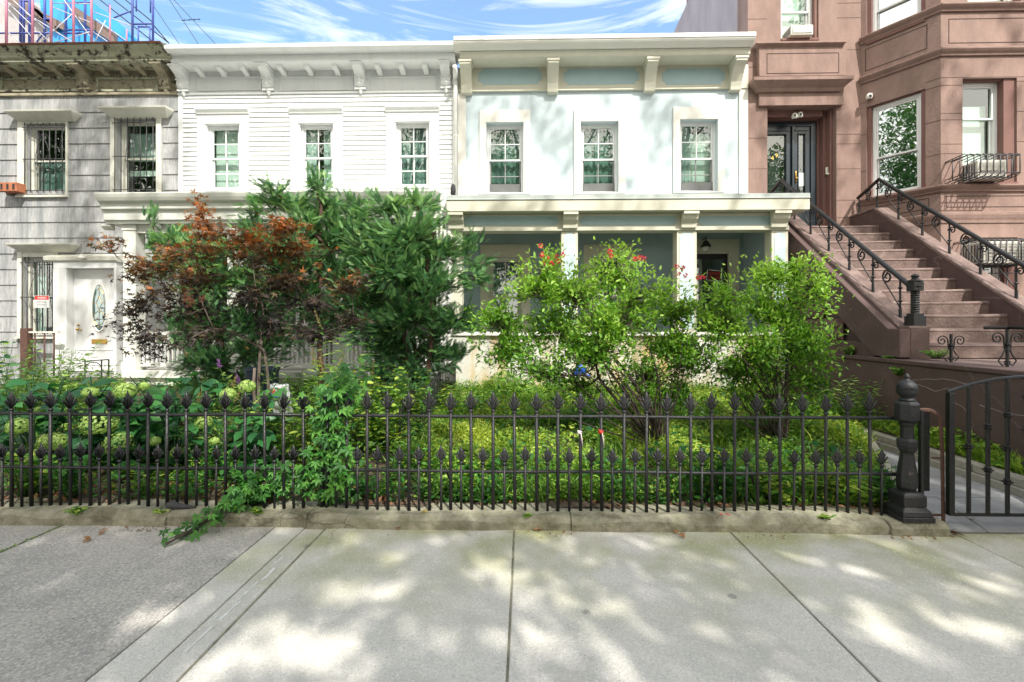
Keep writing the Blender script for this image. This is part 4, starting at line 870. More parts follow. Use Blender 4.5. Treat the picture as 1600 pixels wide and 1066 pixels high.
# double doors
Dd = .42; FD = Fr(0, YF + Dd); mb = MB()
x0, x1, z0, z1 = dr
for k, (w0, dd) in enumerate(((.06, .10), (.12, .22), (.17, .34))): mb.boxF(F0, x1 - w0, x1 - .001 - (0 if k == 0 else (.06, .12)[k - 1]), -Dd + .0, -dd, z0, z1 - .001); mb.boxF(F0, x0 + .001 + (0 if k == 0 else (.02, .04)[k - 1]), x0 + (.02, .04, .05)[k], -Dd, -dd, z0, z1 - .001)
mb.boxF(F0, x0 + .05, x1 - .17, -Dd, -.15, z1 - .13, z1 - .002); build(mb, 'door_reveal', M['brown_dark'], BH, .004)
lx0, lx1 = x0 + .05, x1 - .17; zd1 = z1 - .13; xm = F0.sz(1236.5, 250, -.42)[0]
mb = MB(); mb.boxF(FD, lx0, lx1, -.02, .05, zd1 - .10, zd1); mb.boxF(FD, lx1 - .11, lx1, -.02, .06, z0, zd1 - .10); mb.boxF(FD, xm - .022, xm + .022, -.0, .075, z0, zd1 - .1); build(mb, 'door_frame', M['doorblue'], BH, .004)
for a, b in ((lx0, xm - .023), (xm + .023, lx1 - .112)):
    mb = MB(); st = .085; zp = z0 + .75
    mb.boxF(FD, a, a + st, -.02, .03, z0, zd1 - .101); mb.boxF(FD, b - st, b, -.02, .03, z0, zd1 - .101); mb.boxF(FD, a + st, b - st, -.02, .03, zd1 - .24, zd1 - .101); mb.boxF(FD, a + st, b - st, -.02, .025, z0, zp)
    for q in ((a + st, a + st + .02, zp, zd1 - .24), (b - st - .02, b - st, zp, zd1 - .24)): mb.boxF(FD, q[0], q[1], .0, .045, q[2], q[3])
    mb.boxF(FD, a + st, b - st, .0, .045, zd1 - .26, zd1 - .24); mb.boxF(FD, a + .03, b - .03, .03, .05, zd1 - .19, zd1 - .15)
    d = build(mb, 'door', M['doorblue'], BH, .004)
    mb = MB(); mb.quad(FD.pt(a + st, .0, zp), FD.pt(b - st, .0, zp), FD.pt(b - st, .0, zd1 - .25), FD.pt(a + st, .0, zd1 - .25)); build(mb, 'door_pane', M['glass'], d, recalc=False)
mb = MB(); c = FD.sz(1240, 278); mb.lathe([(.012, -.12), (.02, -.1), (.02, .1), (.012, .12)], FD.pt(xm + .06, .05, c[1]), 8); mb.lathe([(.01, 0), (.03, .012), (.035, .03), (.02, .05)], FD.pt(xm + .06, .07, c[1] - .06), 10); build(mb, 'door_handle', M['brass'], BH, smooth=True)
mb = MB(); mb.box(x0 - .3, x1 + .2, YF + .5, YF + .9, 3.2, z1 + .1); mb.box(A_[0] + .1, D_[0], 10.2, 10.3, 0, TOP - .5); mb.box(x0 - .3, x1, 11, 11.1, 5.9, TOP); build(mb, 'room_wall', M['interior'], BH)
mb = MB(); mb.box(x0 + .001, x1 - .001, YF - .0, YF + .43, 3.2, 3.305); build(mb, 'door_sill', M['brown_step'], BH)
# brownstone windows
def bwin(F, w, rec, sm, behind, gl='glass', nm='window', mid=None, l=.02, r=.02):
    mb = MB(); t = .05
    o = sash_window(BH, F, w[0] + l, w[1] - r, w[2] + .02, w[3] - .02, rec, .055, None, m_fr='white', gl=gl, behind=behind, name=nm, mid=mid)
    mb.boxF(F, w[0] + .001, w[0] + l, -rec - .08, -.03, w[2], w[3]); mb.boxF(F, w[1] - r, w[1] - .001, -rec - .08, -.03, w[2], w[3]); mb.boxF(F, w[0] + l, w[1] - r, -rec - .08, -.05, w[3] - .02, w[3] - .001); mb.boxF(F, w[0] + .001, w[1] - .001, -rec - .1, .03, w[2] - .03, w[2] + .02)
    build(mb, 'frame', M['brown_dark'], o, .003); return o
bwin(FA, wA, .09, 0, [('curtain_dark', 0, 1, 0, 1)], 'glass_mirror', l=.07, r=.07, mid=FA.sz(1400, 238)[1])
bwin(FA, uA, .09, 0, [('curtain_dark', 0, 1, 0, 1)], 'glass_mirror', l=.07, r=.07, mid=FA.sz(1400, 0)[1])
bwin(FB, wB, .14, 0, [('blind', 0, 1, 0, .83)], 'glass', l=.02, r=.2, mid=FB.sz(1540, 180)[1])
bwin(FB, lB, .12, 0, [('curtain', 0, 1, 0, 1)], 'glass', l=.03, r=.2, mid=2.1); bwin(FB, uB, .12, 0, [('blind', 0, 1, 0, 1)])
bwin(F0, uw, .12, 0, [('blind', 0, 1, 0, 1)], 'glass', l=.02, r=.06, mid=F0.sz(1250, 12)[1])
# side and roof
mb = MB(); mb.box(bx + .005, bx + .105, YF + .46, 13.2, -.1, TOP - .5); mb.box(bx + .105, D_[0] + 3, 13.1, 13.2, -.1, TOP - .5); mb.box(D_[0], D_[0] + 3, 9.6, 9.85, -.1, TOP); mb.box(bx + .12, D_[0] + 3, 9.9, 13.08, TOP - .7, TOP - .51); build(mb, 'side_wall', M['brown'], BH)
# neighbouring rendered chimney wall behind the aqua roof
y0 = 9.9; tz = lambda px, py, xx: None
def PXw(px, py, xw):
    r = ray(px, py); t = xw / r[0]; return (xw, r[1] * t, CH + r[2] * t)
a = PXw(1052, 52, bx - .03); b = PXw(1076, 0, bx - .03)
mb = MB(); poly = [(10.0, 6.3), (a[1], 6.3), (a[1], a[2]), (b[1], b[2]), (b[1] - .8, TOP - .3), (10.0, TOP - .3)]
mb.prism(poly, lambda y, z: (bx - .03, y, z), lambda y, z: (bx + .004, y, z))
tag(build(mb, 'party_wall', M['lilac'], origin=(bx, 12, 6.3)), 'grey-lilac rendered side wall rising behind the right end of the aqua roof', 'wall')

# ================================================================ stoop
XL0, XL1 = 4.60, 4.83; XR0, XR1 = 6.37, 6.60; Yend = 5.86; YT = 8.95; zL = 1.10
zc0 = 1.455; zc1 = P(1358, 328, YT).z; zland = 3.30
ST = thing('stoop', (5.6, 7.5, .9), 'brown stone stoop with twelve worn steps climbing to the brownstone doors', 'stoop')
def cheek(x0, x1, yend, zend, nm='cheek_wall'):
    slope = (zc1 - zc0) / (YT - Yend - .18); mb = MB()
    ze = zc1 - slope * (YT - yend - .18)
    poly = [(yend, zL - .9), (YF - .002, zL - .9), (YF - .002, zc1), (YT, zc1), (yend + .18, ze), (yend, ze)]
    mb.prism(poly, lambda y, z: (x0, y, z), lambda y, z: (x1, y, z)); c = build(mb, nm, M['brown_wall'], ST, .008)
    mb = MB(); cp = [(yend - .0, ze + .002), (yend + .18, ze + .002), (YT, zc1 + .002), (YF - .01, zc1 + .002), (YF - .01, zc1 + .035), (YT - .02, zc1 + .035), (yend + .17, ze + .035), (yend, ze + .035)]
    mb.prism(cp, lambda y, z: (x0 - .012, y, z), lambda y, z: (x1 + .012, y, z)); build(mb, 'coping', M['brown_step'], c, .004)
    return ze
zeL = cheek(XL0, XL1, Yend, zc0); cheek(XR0, XR1, 4.3, zc0)
NS = 12; rise = (zland - zL) / NS; y_s0 = Yend + .12; tread = (YT + .1 - y_s0) / NS
for i in range(NS):
    z = zL + rise * (i + 1); y = y_s0 + tread * i; mb = MB(); amp = .012; n = 14; rows = []
    for k in range(n + 1):
        x = XL1 + .002 + (XR0 - XL1 - .004) * k / n; wv = amp * noise.noise(Vector((x * 2.5, i * 3.7, 0))); ww = -.012 * math.sin(math.pi * k / n)
        rows.append([(x, y + .02, z - rise + .0), (x, y + .02 + wv, z - .05), (x, y + .012 + wv * 1.4, z - .04), (x, y + .014 + wv * 1.6, z - .022 + ww * 1.6 + .01 * noise.noise(Vector((x * 7, i * 2.3, 4)))), (x, y + .05 + wv, z + ww * 1.2), (x, y + tread + .05, z - .0005 * i), (x, y + tread + .05, z - rise)])
    c = 7; mb.add([v for r in rows for v in r], [(a_ * c + j, a_ * c + (j + 1) % c, (a_ + 1) * c + (j + 1) % c, (a_ + 1) * c + j) for a_ in range(n) for j in range(c)] + [tuple(range(c)), tuple(n * c + j for j in range(c))])
    build(mb, 'step', M['brown_step'], ST)
mb = MB(); mb.box(XL1, XR0, YT + .1, YF, zland - .3, zland - .006); build(mb, 'landing', M['brown_step'], ST)
# rock-faced stone and band under the left cheek (stands 4 cm behind its face)
mb = MB(); yy = 6.15
sl = (zc1 - zc0) / (YT - Yend - .18)
for row, (za, zb2) in enumerate(((1.10, 1.30),)): pass
rows_ = [(1.28, 1.60), (1.60, 1.93), (1.93, 2.26), (2.26, 2.6), (2.6, 2.95)]
mb = MB()
for ri, (za, zb2) in enumerate(rows_):
    y = Yend + .42 + (zb2 - zL) / sl + .02
    while y < 9.5:
        l = random.uniform(.35, .75); n = 6; x0 = XL0 - .002
        g = [[(x0 - .05 - (0 if i in (0, n) or j in (0, n) else .035 + .05 * noise.noise(Vector((i * 1.1 + y * 3, j * 1.2, ri)))), y + .01 + (l - .02) * i / n, za + .008 + (zb2 - za - .016) * j / n) for j in range(n + 1)] for i in range(n + 1)]
        b = len(mb.v); vs = [v for r in g for v in r]
        mb.add(vs, [(i * (n + 1) + j, (i + 1) * (n + 1) + j, (i + 1) * (n + 1) + j + 1, i * (n + 1) + j + 1) for i in range(n) for j in range(n)])
        y += l
build(mb, 'rock_faced_stone', M['rubble'], ST, recalc=False)
# proud smooth cheek face above the stones: a sloping band
mb = MB(); s0 = (6.55, 1.12); W_ = .78
yb, zb_ = Yend, zeL
poly = [(Yend, zL + .01), (Yend + .42, zL + .01), (Yend + .42 + (YF - Yend - .42), zL + .01 + sl * (YF - Yend - .42)), (YF, zc1), (YT, zc1), (Yend + .18, zeL), (Yend, zeL)]
mb.prism(poly, lambda y, z: (XL0 - .13, y, z), lambda y, z: (XL0 - .001, y, z)); build(mb, 'cheek_band', M['brown_wall'], ST, .006)
mb = MB(); mb.box(XL0 - .10, XL0 - .002, Yend + .45, 9.5, zL - .2, 1.28); build(mb, 'plinth', M['brown_wall'], ST, .006)
# retaining wall + terrace
RWX = 4.42
mb = MB(); mb.box(RWX, RWX + .25, 2.2, 9.55, -.1, zL - .06); mb.box(RWX - .02, RWX + .33, 2.2, 9.55, zL - .058, zL - .008)
tag(build(mb, 'retaining_wall', M['brown_wall'], bevel=.008, origin=(RWX, 5, 0)), 'dark brown cracked masonry wall holding up the terrace before the stoop', 'wall')
mb = MB(); mb.box(RWX + .252, 12, 2.4, YF - .01, zL - .3, zL - .012); tag(build(mb, 'terrace', M['brown_step']), kind='structure')
mb = MB()                                           # pale cracks repaired on the wall face
for pts in ([(5.7, .80), (5.5, .83), (5.3, .79), (5.15, .84), (5.0, .82)], [(5.1, .73), (4.95, .66), (4.85, .52)], [(4.8, .72), (4.55, .69), (4.3, .7), (4.1, .66)], [(5.6, .88), (5.2, .93), (4.7, .9)], [(4.85, .52), (4.9, .44), (5.1, .40)]):
    q = []
    for (ya, za), (yb_, zb3) in zip(pts, pts[1:]):
        for t in np.linspace(0, 1, 5)[:-1]: q.append((RWX - .0, ya + (yb_ - ya) * t + random.uniform(-.01, .01), za + (zb3 - za) * t + random.uniform(-.008, .008)))
    mb.tube(q, .0045, 4, .6)
M['crack'] = mat('pale_crack_filler', (.26, .22, .21), (.18, .14, .13), 9, .9)
build(mb, 'wall_crack', M['crack'], bpy.data.objects['retaining_wall'])

# ---------------------------------------------------------------- iron stoop railings
def spiral(F3, cx, cz, r, turns=1.6, sd=1, a0=0.0, n=26):
    return [F3(cx + sd * r * (1 - .8 * k / n) * math.cos(a0 + turns * 2 * math.pi * k / n), cz + r * (1 - .8 * k / n) * math.sin(a0 + turns * 2 * math.pi * k / n)) for k in range(n + 1)]
def stoop_rail(x, yend, label, newel, nb):
    root = thing('stair_railing', (x, yend, zc0), label, 'railing'); slope = (zc1 - zc0) / (YT - Yend - .18)
    zt = lambda y: (zc1 - slope * (YT - y)) + .035 if y < YT else zc1 + .035
    H = .50; F3 = lambda y, z: (x, y, z)
    mb = MB(); y0 = yend + .10
    ptr = [(x, y0 - .02, zt(y0) + H - .05), (x, y0 + .10, zt(y0 + .1) + H), (x, YT - .1, zt(YT - .1) + H), (x, YT + .02, zt(YT) + H + .03), (x, YF - .06, zt(YT) + H - .17)]
    mb.tube(ptr, .031, 10); build(mb, 'handrail', M['iron'], root, smooth=True)
    ys = [y0 + .22 + (YT - y0 - .15) * i / (nb - 1) for i in range(nb)] + [YF - .1]
    for i, y in enumerate(ys):
        zb4, z1_ = zt(y) - .005, zt(y) + H - (.0 if i < nb else .19); mb = MB(); n = 10
        mb.tube([(x, y, zb4), (x, y, zb4 + .12)], .019, 6); mb.tube([(x, y, zb4 + .12), (x, y, z1_)], .015, 4); 
        mb.lathe([(.02, 0), (.030, .012), (.02, .024)], (x, y, zb4 + .2), 8); mb.lathe([(.02, 0), (.028, .012), (.02, .024)], (x, y, z1_ - .14), 8); build(mb, 'baluster', M['iron'], root)
    for i in range(len(ys) - 1):
        y = (ys[i] + ys[i + 1]) / 2; yb5 = ys[i + 1]; mb = MB(); z = zt(y)
        r = .092; mb.tube(spiral(F3, y - .02, z + H - .14, r, 1.5, -1, math.pi * .4), .0115, 5); mb.tube(spiral(F3, yb5 - .055 if i < nb - 1 else y, zt(yb5 - .05) + H - .11 if i < nb - 1 else z + H - .26, .056, 1.3, 1, 0), .0095, 5)
        c0 = spiral(F3, y - .02, z + H - .14, r, 1.5, -1, math.pi * .4)[0]
        mb.tube([c0, (x, y + .05, z + H - .17), (x, ys[i] + .03, zt(ys[i]) + .17), (x, ys[i] + .005, zt(ys[i]) + .12)], .0085, 5)
        build(mb, 'scroll', M['iron'], root, smooth=True)
    if newel:
        mb = MB(); c = (x, yend + .09, zeL + .035)
        mb.box(c[0] - .075, c[0] + .075, c[1] - .075, c[1] + .075, c[2], c[2] + .12); mb.box(c[0] - .06, c[0] + .06, c[1] - .06, c[1] + .06, c[2] + .12, c[2] + .15)
        pr = [(.045, .15)]
        for k in range(9): pr += [(.038, .16 + k * .028), (.05, .174 + k * .028)]
        pr += [(.04, .42)]; mb.lathe(pr, c, 12)
        mb.box(c[0] - .06, c[0] + .06, c[1] - .06, c[1] + .06, c[2] + .42, c[2] + .53); mb.lathe([(.075, .53), (.075, .55), (.045, .56), (.03, .575), (.045, .60), (.03, .62), (.005, .63)], c, 12)
        mb.lathe([(.03, -.001), (.03, .01)], (c[0], c[1] - .068, c[2] + .47), 10); build(mb, 'newel_post', M['iron'], root, .004)
stoop_rail((XL0 + XL1) / 2 + .01, Yend, 'iron handrail with scrolls ending in a newel post beside the rose bush', True, 7)
stoop_rail((XR0 + XR1) / 2, 4.2, 'long iron handrail with scrolls against the bay, its foot out of view', False, 10)

# ---------------------------------------------------------------- terrace balustrade pieces
def scroll_post(px, label, rail):
    x = RWX + .28; r = ray(px, 570); y = x / r[0] * r[1]; z0 = zL - .009; root = thing('scroll_rail', (x, y, z0), label, 'railing')
    F3 = lambda yy, z: (x, y + yy, z); H = .31 if not rail else .37
    # scrolls lie in the plane of the wall but the posts face the street: build them across X as the photo shows
    G3 = lambda xx, z: (x + xx, y, z)
    mb = MB(); mb.tube([(x, y, z0), (x, y, z0 + H)], .015, 6); mb.lathe([(.02, H * .55), (.026, H * .6), (.02, H * .65)], (x, y, z0), 8); build(mb, 'post', M['iron'], root)
    mb = MB()
    for sd in (-1, 1):
        mb.tube([G3(sd * .005, z0 + .13), G3(sd * .03, z0 + H * .5), G3(sd * .035, z0 + H * .75)] + spiral(G3, sd * .095, z0 + H * .76, .06, 1.5, -sd, 0), .007, 5)
        mb.tube([G3(sd * .012, z0 + H * .55), G3(sd * .05, z0 + H * .3), G3(sd * .085, z0 + .06), G3(sd * .05, z0 + .015), G3(sd * .02, z0 + .03), G3(sd * .03, z0 + .06)], .0065, 5)
    build(mb, 'scroll', M['iron'], root, smooth=True)
    if rail:
        mb = MB(); mb.tube([(x - .22, y, z0 + H + .012), (x + 1.6, y, z0 + H + .012)], .016, 8, .7); mb.tube([(x + .0, y, z0 + H + .012), (x, y - 2.0, z0 + H + .012)], .016, 8, .7)
        mb.tube([(x + 1.2, y, z0), (x + 1.2, y, z0 + H)], .014, 6); mb.tube([(x, y - 1.5, z0), (x, y - 1.5, z0 + H)], .014, 6); build(mb, 'rail', M['iron'], root, smooth=True)
scroll_post(1486, 'short iron scroll baluster with a broken rail on the terrace wall below the first steps', False)
scroll_post(1574, 'iron scroll baluster carrying a flat top rail, at the right end of the terrace wall', True)

# ---------------------------------------------------------------- window cages and air conditioners
def cage(h, F, s0, s1, z0, z1, out, n, sd=3):
    mb = MB(); r = .009; w = h
    for i in range(n):
        s = s0 + (s1 - s0) * i / (n - 1); mb.tube([F.pt(s, .0, z1 - .02), F.pt(s, out * .85, z1), F.pt(s, out, z1 - .03), F.pt(s, out, z0 + .03), F.pt(s, out * .85, z0), F.pt(s, 0, z0 - .02)], r, 5)
    for z in (z0 + .04, z1 - .04): mb.tube([F.pt(s0, 0, z), F.pt(s0, out + .004, z), F.pt(s1, out + .004, z), F.pt(s1, 0, z)], r, 5)
    for k in range(1, sd):
        o = out * k / sd
        for s in (s0, s1): mb.tube([F.pt(s, o, z0), F.pt(s, o, z1)], r, 5)
        mb.tube([F.pt(s0, o, z0), F.pt(s1, o, z0)], r, 5)
    build(mb, 'window_cage', M['bars'], h, smooth=True)
s0, s1 = FB.sz(1510, 260, .40)[0], FB.sz(1592, 260, .40)[0]; cage(BH, FB, s0, s1, FB.sz(1550, 274, .4)[1], FB.sz(1550, 239, .40)[1], .42, 9)
s0b, s1b = FB.sz(1524, 390, .4)[0], FB.sz(1608, 390, .4)[0]; cage(BH, FB, s0b, s1b, FB.sz(1550, 412, .40)[1], FB.sz(1550, 372, .40)[1], .42, 10)
def aircon(F, s0, s1, z0, z1, o0, o1, label):
    root = thing('air_conditioner', F.pt((s0 + s1) / 2, (o0 + o1) / 2, z0), label, 'air conditioner', 'air conditioners in the brownstone windows')
    mb = MB(); mb.boxF(F, s0, s1, o0, o1, z0, z1); build(mb, 'casing', M['ac_body'], root, .01)
    mb = MB(); a, b, c, d = s0 + .04, s1 - .04, z0 + .04, z1 - .04; mb.boxF(F, a, b, o1 + .001, o1 + .004, c, d); build(mb, 'grille_recess', M['dark'], root)
    mb = MB(); n = 12
    for i in range(n): z = c + (d - c) * (i + .5) / n; mb.boxF(F, a, b, o1 + .005, o1 + .012, z - .005, z + .005)
    for i in range(5): s = a + (b - a) * i / 4; mb.boxF(F, s - .006, s + .006, o1 + .004, o1 + .016, c, d)
    build(mb, 'grille', M['ac_body'], root)
    mb = MB()
    for i in range(6): o = o0 + (o1 - o0) * (i + .8) / 7; mb.boxF(F, s0 - .003, s0 + .01, o, o + .02, c, d)
    build(mb, 'side_vent', M['dark'], root)
aircon(FB, FB.sz(1524, 265, .2)[0], FB.sz(1570, 265, .2)[0], FB.sz(1550, 283, .1)[1], FB.sz(1550, 251, .2)[1], -.12, .24, 'beige air conditioner inside a black cage under the long blind of the bay window')
aircon(FB, FB.sz(1532, 400, .2)[0], FB.sz(1604, 400, .2)[0], FB.sz(1550, 412, .2)[1], FB.sz(1550, 378, .2)[1], -.12, .26, 'cream air conditioner behind bars in the lowest window, seen through the stair railing')
r = F0.rect(1235, 39.5, 1270, 63, .1); aircon(F0, r[0], r[1], uw[2] + .021, r[3], -.2, .12, 'small white air conditioner in the window above the double doors')
grille(BH, FB, lB[0] + .03, lB[1] - .1, .95, FB.sz(1550, 418)[1], 7, .06, False)

# ---------------------------------------------------------------- lamps, cameras, signs, numbers
def wall_cam(name, F, s, out, z, label, heads):
    root = thing(name, F.pt(s, 0, z), label, 'security light' if heads > 1 else 'camera')
    mb = MB(); mb.boxF(F, s - .04, s + .04, 0, .03, z - .04, z + .04); build(mb, 'mount', M['cream_light'], root, .006)
    for k in range(heads):
        dx = (k - (heads - 1) / 2) * .11; c = F.pt(s + dx, out, z - .03 + .02 * k); mb = MB(); mb.lathe([(.01, .06), (.04, .045), (.055, 0), (.05, -.04), (.03, -.06)], c, 14); mb.tube([F.pt(s, .02, z), c], .012, 6)
        o = build(mb, 'head', M['cream_light'], root, smooth=True); mb = MB(); mb.lathe([(.03, -.008), (.03, .002)], (c[0], c[1] - .0, c[2] - .061), 10); mb.lathe([(.022, -.02), (.022, .02)], (c[0] - .01, c[1] - .045, c[2] - .01), 10); build(mb, 'lens', M['dark'], o)
c = FA.sz(1356, 150); wall_cam('security_camera', FA, FA.sz(1355, 152, .05)[0] + .04, .07, FA.sz(1355, 150, .05)[1], 'round white camera on the angled bay wall above its window corner', 1)
c = F0.sz(1243, 181, -.15); wall_cam('security_light', Fr(0, YF + .15), c[0], .06, c[1], 'white twin-headed security light over the dark double doors', 2)
root = thing('porch_lamp', F0.pt(X(1103), 0, Z(383, 1103)), 'dark barn-style lamp with glass globe above the porch door of the aqua house', 'lamp')
c = F0.pt(F0.sz(1103, 383, .2)[0], .2, F0.sz(1103, 383, .2)[1]); mb = MB(); mb.lathe([(.10, -.035), (.085, .0), (.06, .03), (.055, .06), (.02, .08), (.012, .12)], c, 16); mb.tube([(c[0], c[1], c[2] + .11), (c[0], c[1] + .02, c[2] + .15), (c[0], c[1] + .20, c[2] + .13)], .012, 8); build(mb, 'lamp_shade', M['dark'], root, smooth=True)
mb = MB(); mb.lathe([(.055, -.02), (.075, -.05), (.07, -.085), (.04, -.115), (.005, -.125)], c, 14); build(mb, 'globe', M['frost'], root, smooth=True)
root = thing('flood_lamp', F0.pt(X(128), .2, Z(400, 128)), 'white bell flood lamp hung under the hood over the white door', 'lamp')
c = F0.pt(F0.sz(128, 402, .25)[0], .25, F0.sz(128, 402, .25)[1]); mb = MB(); mb.lathe([(.07, -.03), (.055, .01), (.035, .035), (.02, .06)], c, 14); build(mb, 'lamp_shade', M['cream_light'], root, smooth=True)
mb = MB(); mb.tube([(c[0], c[1], c[2] + .055), (c[0] + .02, c[1] + .02, c[2] + .1), (c[0] + .05, c[1] + .2, c[2] + .10)], .014, 8); mb.lathe([(.03, 0), (.04, .02), (.03, .045)], (c[0] + .09, c[1] + .05, c[2] + .07), 10); build(mb, 'bracket_arm', M['grey_sash'], root, smooth=True)
# BEWARE OF DOG
FS = Fr(0, YF - .0); sc_, sz_ = FS.sz(1118.5, 430, .01); root = thing('warning_sign', FS.pt(sc_, .01, sz_), 'tilted black sign with red BEWARE OF DOG lettering in the porch door', 'sign')
th = R(-6); rot = lambda a, z: (sc_ + a * math.cos(th) - z * math.sin(th), sz_ + a * math.sin(th) + z * math.cos(th))
def tilted(w, h, o0, o1):
    mb = MB(); mb.prism([rot(*p) for p in ((-w, -h), (w, -h), (w, h), (-w, h))], lambda s, z: FS.pt(s, o0, z), lambda s, z: FS.pt(s, o1, z)); return mb
build(tilted(.148, .107, -.074, -.066), 'border', M['cream_light'], root); build(tilted(.135, .094, -.0655, -.0645), 'panel', M['black'], root)
for t, dz, wd in (('BEWARE', .04, .22), ('OF DOG', -.042, .23)):
    mb = text_mb(t, FS, 0, -.0635, 0, .062, .001, width=wd); mb.v = [((lambda q: (q[0], p[1], q[1]))(rot(p[0], p[2] + dz))) for p in mb.v]; build(mb, 'lettering', M['red'], root, recalc=False)
sc_, sz_ = F0.sz(65.5, 470, .075); r = F0.rect(54, 462, 77, 481, .08); root = thing('warning_sign', F0.pt(sc_, .08, sz_), 'white sign with a red WARNING band wired to the ground-floor window bars', 'sign')
mb = MB(); mb.boxF(F0, r[0], r[1], .078, .084, r[2], r[3]); build(mb, 'panel', M['white'], root); zt5 = r[3] - (r[3] - r[2]) * .34; mb = MB(); mb.boxF(F0, r[0] + .006, r[1] - .006, .0845, .0855, zt5, r[3] - .006); build(mb, 'band', M['red'], root)
mb = text_mb('WARNING', F0, (r[0] + r[1]) / 2 + .01, .086, (zt5 + r[3] - .006) / 2, .042, .001, width=.19); build(mb, 'lettering', M['white'], root, recalc=False)
mb = MB()
for k in range(4):
    z = r[2] + .03 + k * .032; w = (.11, .10, .115, .09)[k]; a = (r[0] + r[1]) / 2 - w; g = a
    while g < a + 2 * w: e = min(a + 2 * w, g + random.uniform(.02, .05)); mb.boxF(F0, g, e, .0845, .085, z, z + .010); g = e + .008
build(mb, 'small_print', M['stone_dark'], root)
# 49 on the glass
for ch, px, py in (('4', 1207, 247), ('9', 1213.5, 243)):
    c = FD.sz(px, py, .01); mb = text_mb(ch, FD, c[0], .004, c[1], .085, .003); tag(build(mb, 'house_number', M['yellow'], origin=FD.pt(c[0], 0, c[1]), recalc=False), 'yellow numeral %s stuck on the left pane of the dark double doors' % ('four' if ch == '4' else 'nine'), 'house number')
r = FD.rect(1245, 270, 1261, 291, .01); mb = MB(); mb.boxF(FD, r[0], r[1], .004, .007, r[2], r[3]); tag(build(mb, 'notice', M['paper'], origin=FD.pt(r[0], 0, r[2])), 'white paper notice taped inside the right door glass', 'notice')
c = F0.sz(1291.5, 267, -.2); mb = MB(); mb.boxF(Fr(0, YF + .2), c[0] - .03, c[0] + .03, 0, .04, c[1] - .08, c[1] + .06); mb.lathe([(.012, 0), (.03, .01), (.03, .03)], (c[0], YF + .15, c[1] - .10), 10)
tag(build(mb, 'door_bell', M['ac_body'], bevel=.006, origin=(c[0], YF + .2, c[1])), 'grey intercom bell box on the reveal right of the double doors', 'doorbell')
# brick resting on a peg at the grey wall
r = F0.rect(1, 285, 29, 301, .2); mb = MB(); mb.boxF(F0, r[0], r[1], .05, .24, r[2] + .02, r[3] - .01)
root = thing('brick_vent', F0.pt(r[0], .1, r[2]), 'orange clay block sticking out of the grey siding left of the upper window', 'brick'); build(mb, 'block', M['brick'], root, .006)
mb = MB()
for k in range(3): s = r[0] + (r[1] - r[0]) * (k + .5) / 3; mb.boxF(F0, s - .022, s + .022, .235, .243, r[2] + .05, r[3] - .04)
build(mb, 'hole', M['dark'], root)
mb = MB(); mb.boxF(F0, r[0], r[0] + .1, 0, .1, r[2] - .02, r[2] + .02); build(mb, 'peg', M['plank'], root)

# ================================================================ rooftop scaffold and building behind the grey house
YS = 15.0
FSf = Fr(0, YS + 1.2)
BB = thing('gabled_building', (P(60, 60, 16).x, 16.2, 6), 'grey gabled building under repair behind the grey house roof', 'building')
pp = lambda *q: [FSf.sz(*a) for a in q]
mb = MB(); poly = pp((-260, 76), (130, 76), (96, 40), (62, 12), (30, -8), (-30, -50), (-260, -50)); mb.prism(poly, lambda s, z: FSf.pt(s, .0, z), lambda s, z: FSf.pt(s, -3, z)); build(mb, 'wall', M['roofgrey'], BB)
mb = MB(); poly = pp((66, -30), (118, -30), (156, 12), (178, 28), (200, 48), (224, 69), (224, 76), (90, 76), (80, 50), (70, 20)); mb.prism(poly, lambda s, z: FSf.pt(s, .14, z), lambda s, z: FSf.pt(s, .10, z)); build(mb, 'debris_netting', M['net'], BB)
mb = MB(); F5 = Fr(0, YS); a = FSf.sz; 
for p, q, w in (((20, 2), (112, 50), .12), ((126, 25), (190, 68), .18), ((50, 5), (98, 52), .08)):
    (s0, z0), (s1, z1) = FSf.sz(*p), FSf.sz(*q); mb.prism([(s0, z0 - w), (s1, z1 - w), (s1, z1 + w), (s0, z0 + w)], lambda s, z: FSf.pt(s, .16, z), lambda s, z: FSf.pt(s, .3, z))
build(mb, 'gable_board', M['plank'], BB)
SC = thing('scaffold', (P(120, 70, YS).x, YS, 6), 'blue and pink tube scaffold standing on the roof behind the grey house', 'scaffold')
def sp(p, q, r=.028, Y=YS): return [P(p[0], p[1], Y), P(q[0], q[1], Y)]
mb = MB()
for x in (32, 37, 46, 70, 103, 133, 239, 207): mb.tube(sp((x, -60), (x, 71)), .035, 6)
for p, q in (((32, 30), (46, 30)), ((68, 30), (80, 30)), ((100, 47), (143, 47)), ((207, 38), (240, 37)), ((100, 52), (140, 52)), ((216, 42), (234, 42)), ((32, 2), (46, 2)), ((100, 5), (143, 4)), ((0, 52), (80, 52))): mb.tube(sp(p, q), .03, 6)
for p, q in (((216, 42), (216, 70)), ((234, 42), (234, 70)), ((110, 5), (110, 28)), ((213, -20), (213, 18)), ((235, -20), (235, 20)), ((171, 6), (171, 20)), ((54, 70), (68, 52)), ((178, 28), (208, 16))): mb.tube(sp(p, q), .022, 6)
build(mb, 'blue_frame', M['scaf_blue'], SC, smooth=True)
mb = MB()
for x, y0 in ((10, -60), (51, -60), (80, -60), (115, -60), (143, -60), (172, 8), (198, 46)): mb.tube([P(x, y0, YS - .6), P(x, 71, YS - .6)], .036 if x < 150 else .022, 6)
build(mb, 'pink_post', M['scaf_pink'], SC, smooth=True)
mb = MB()
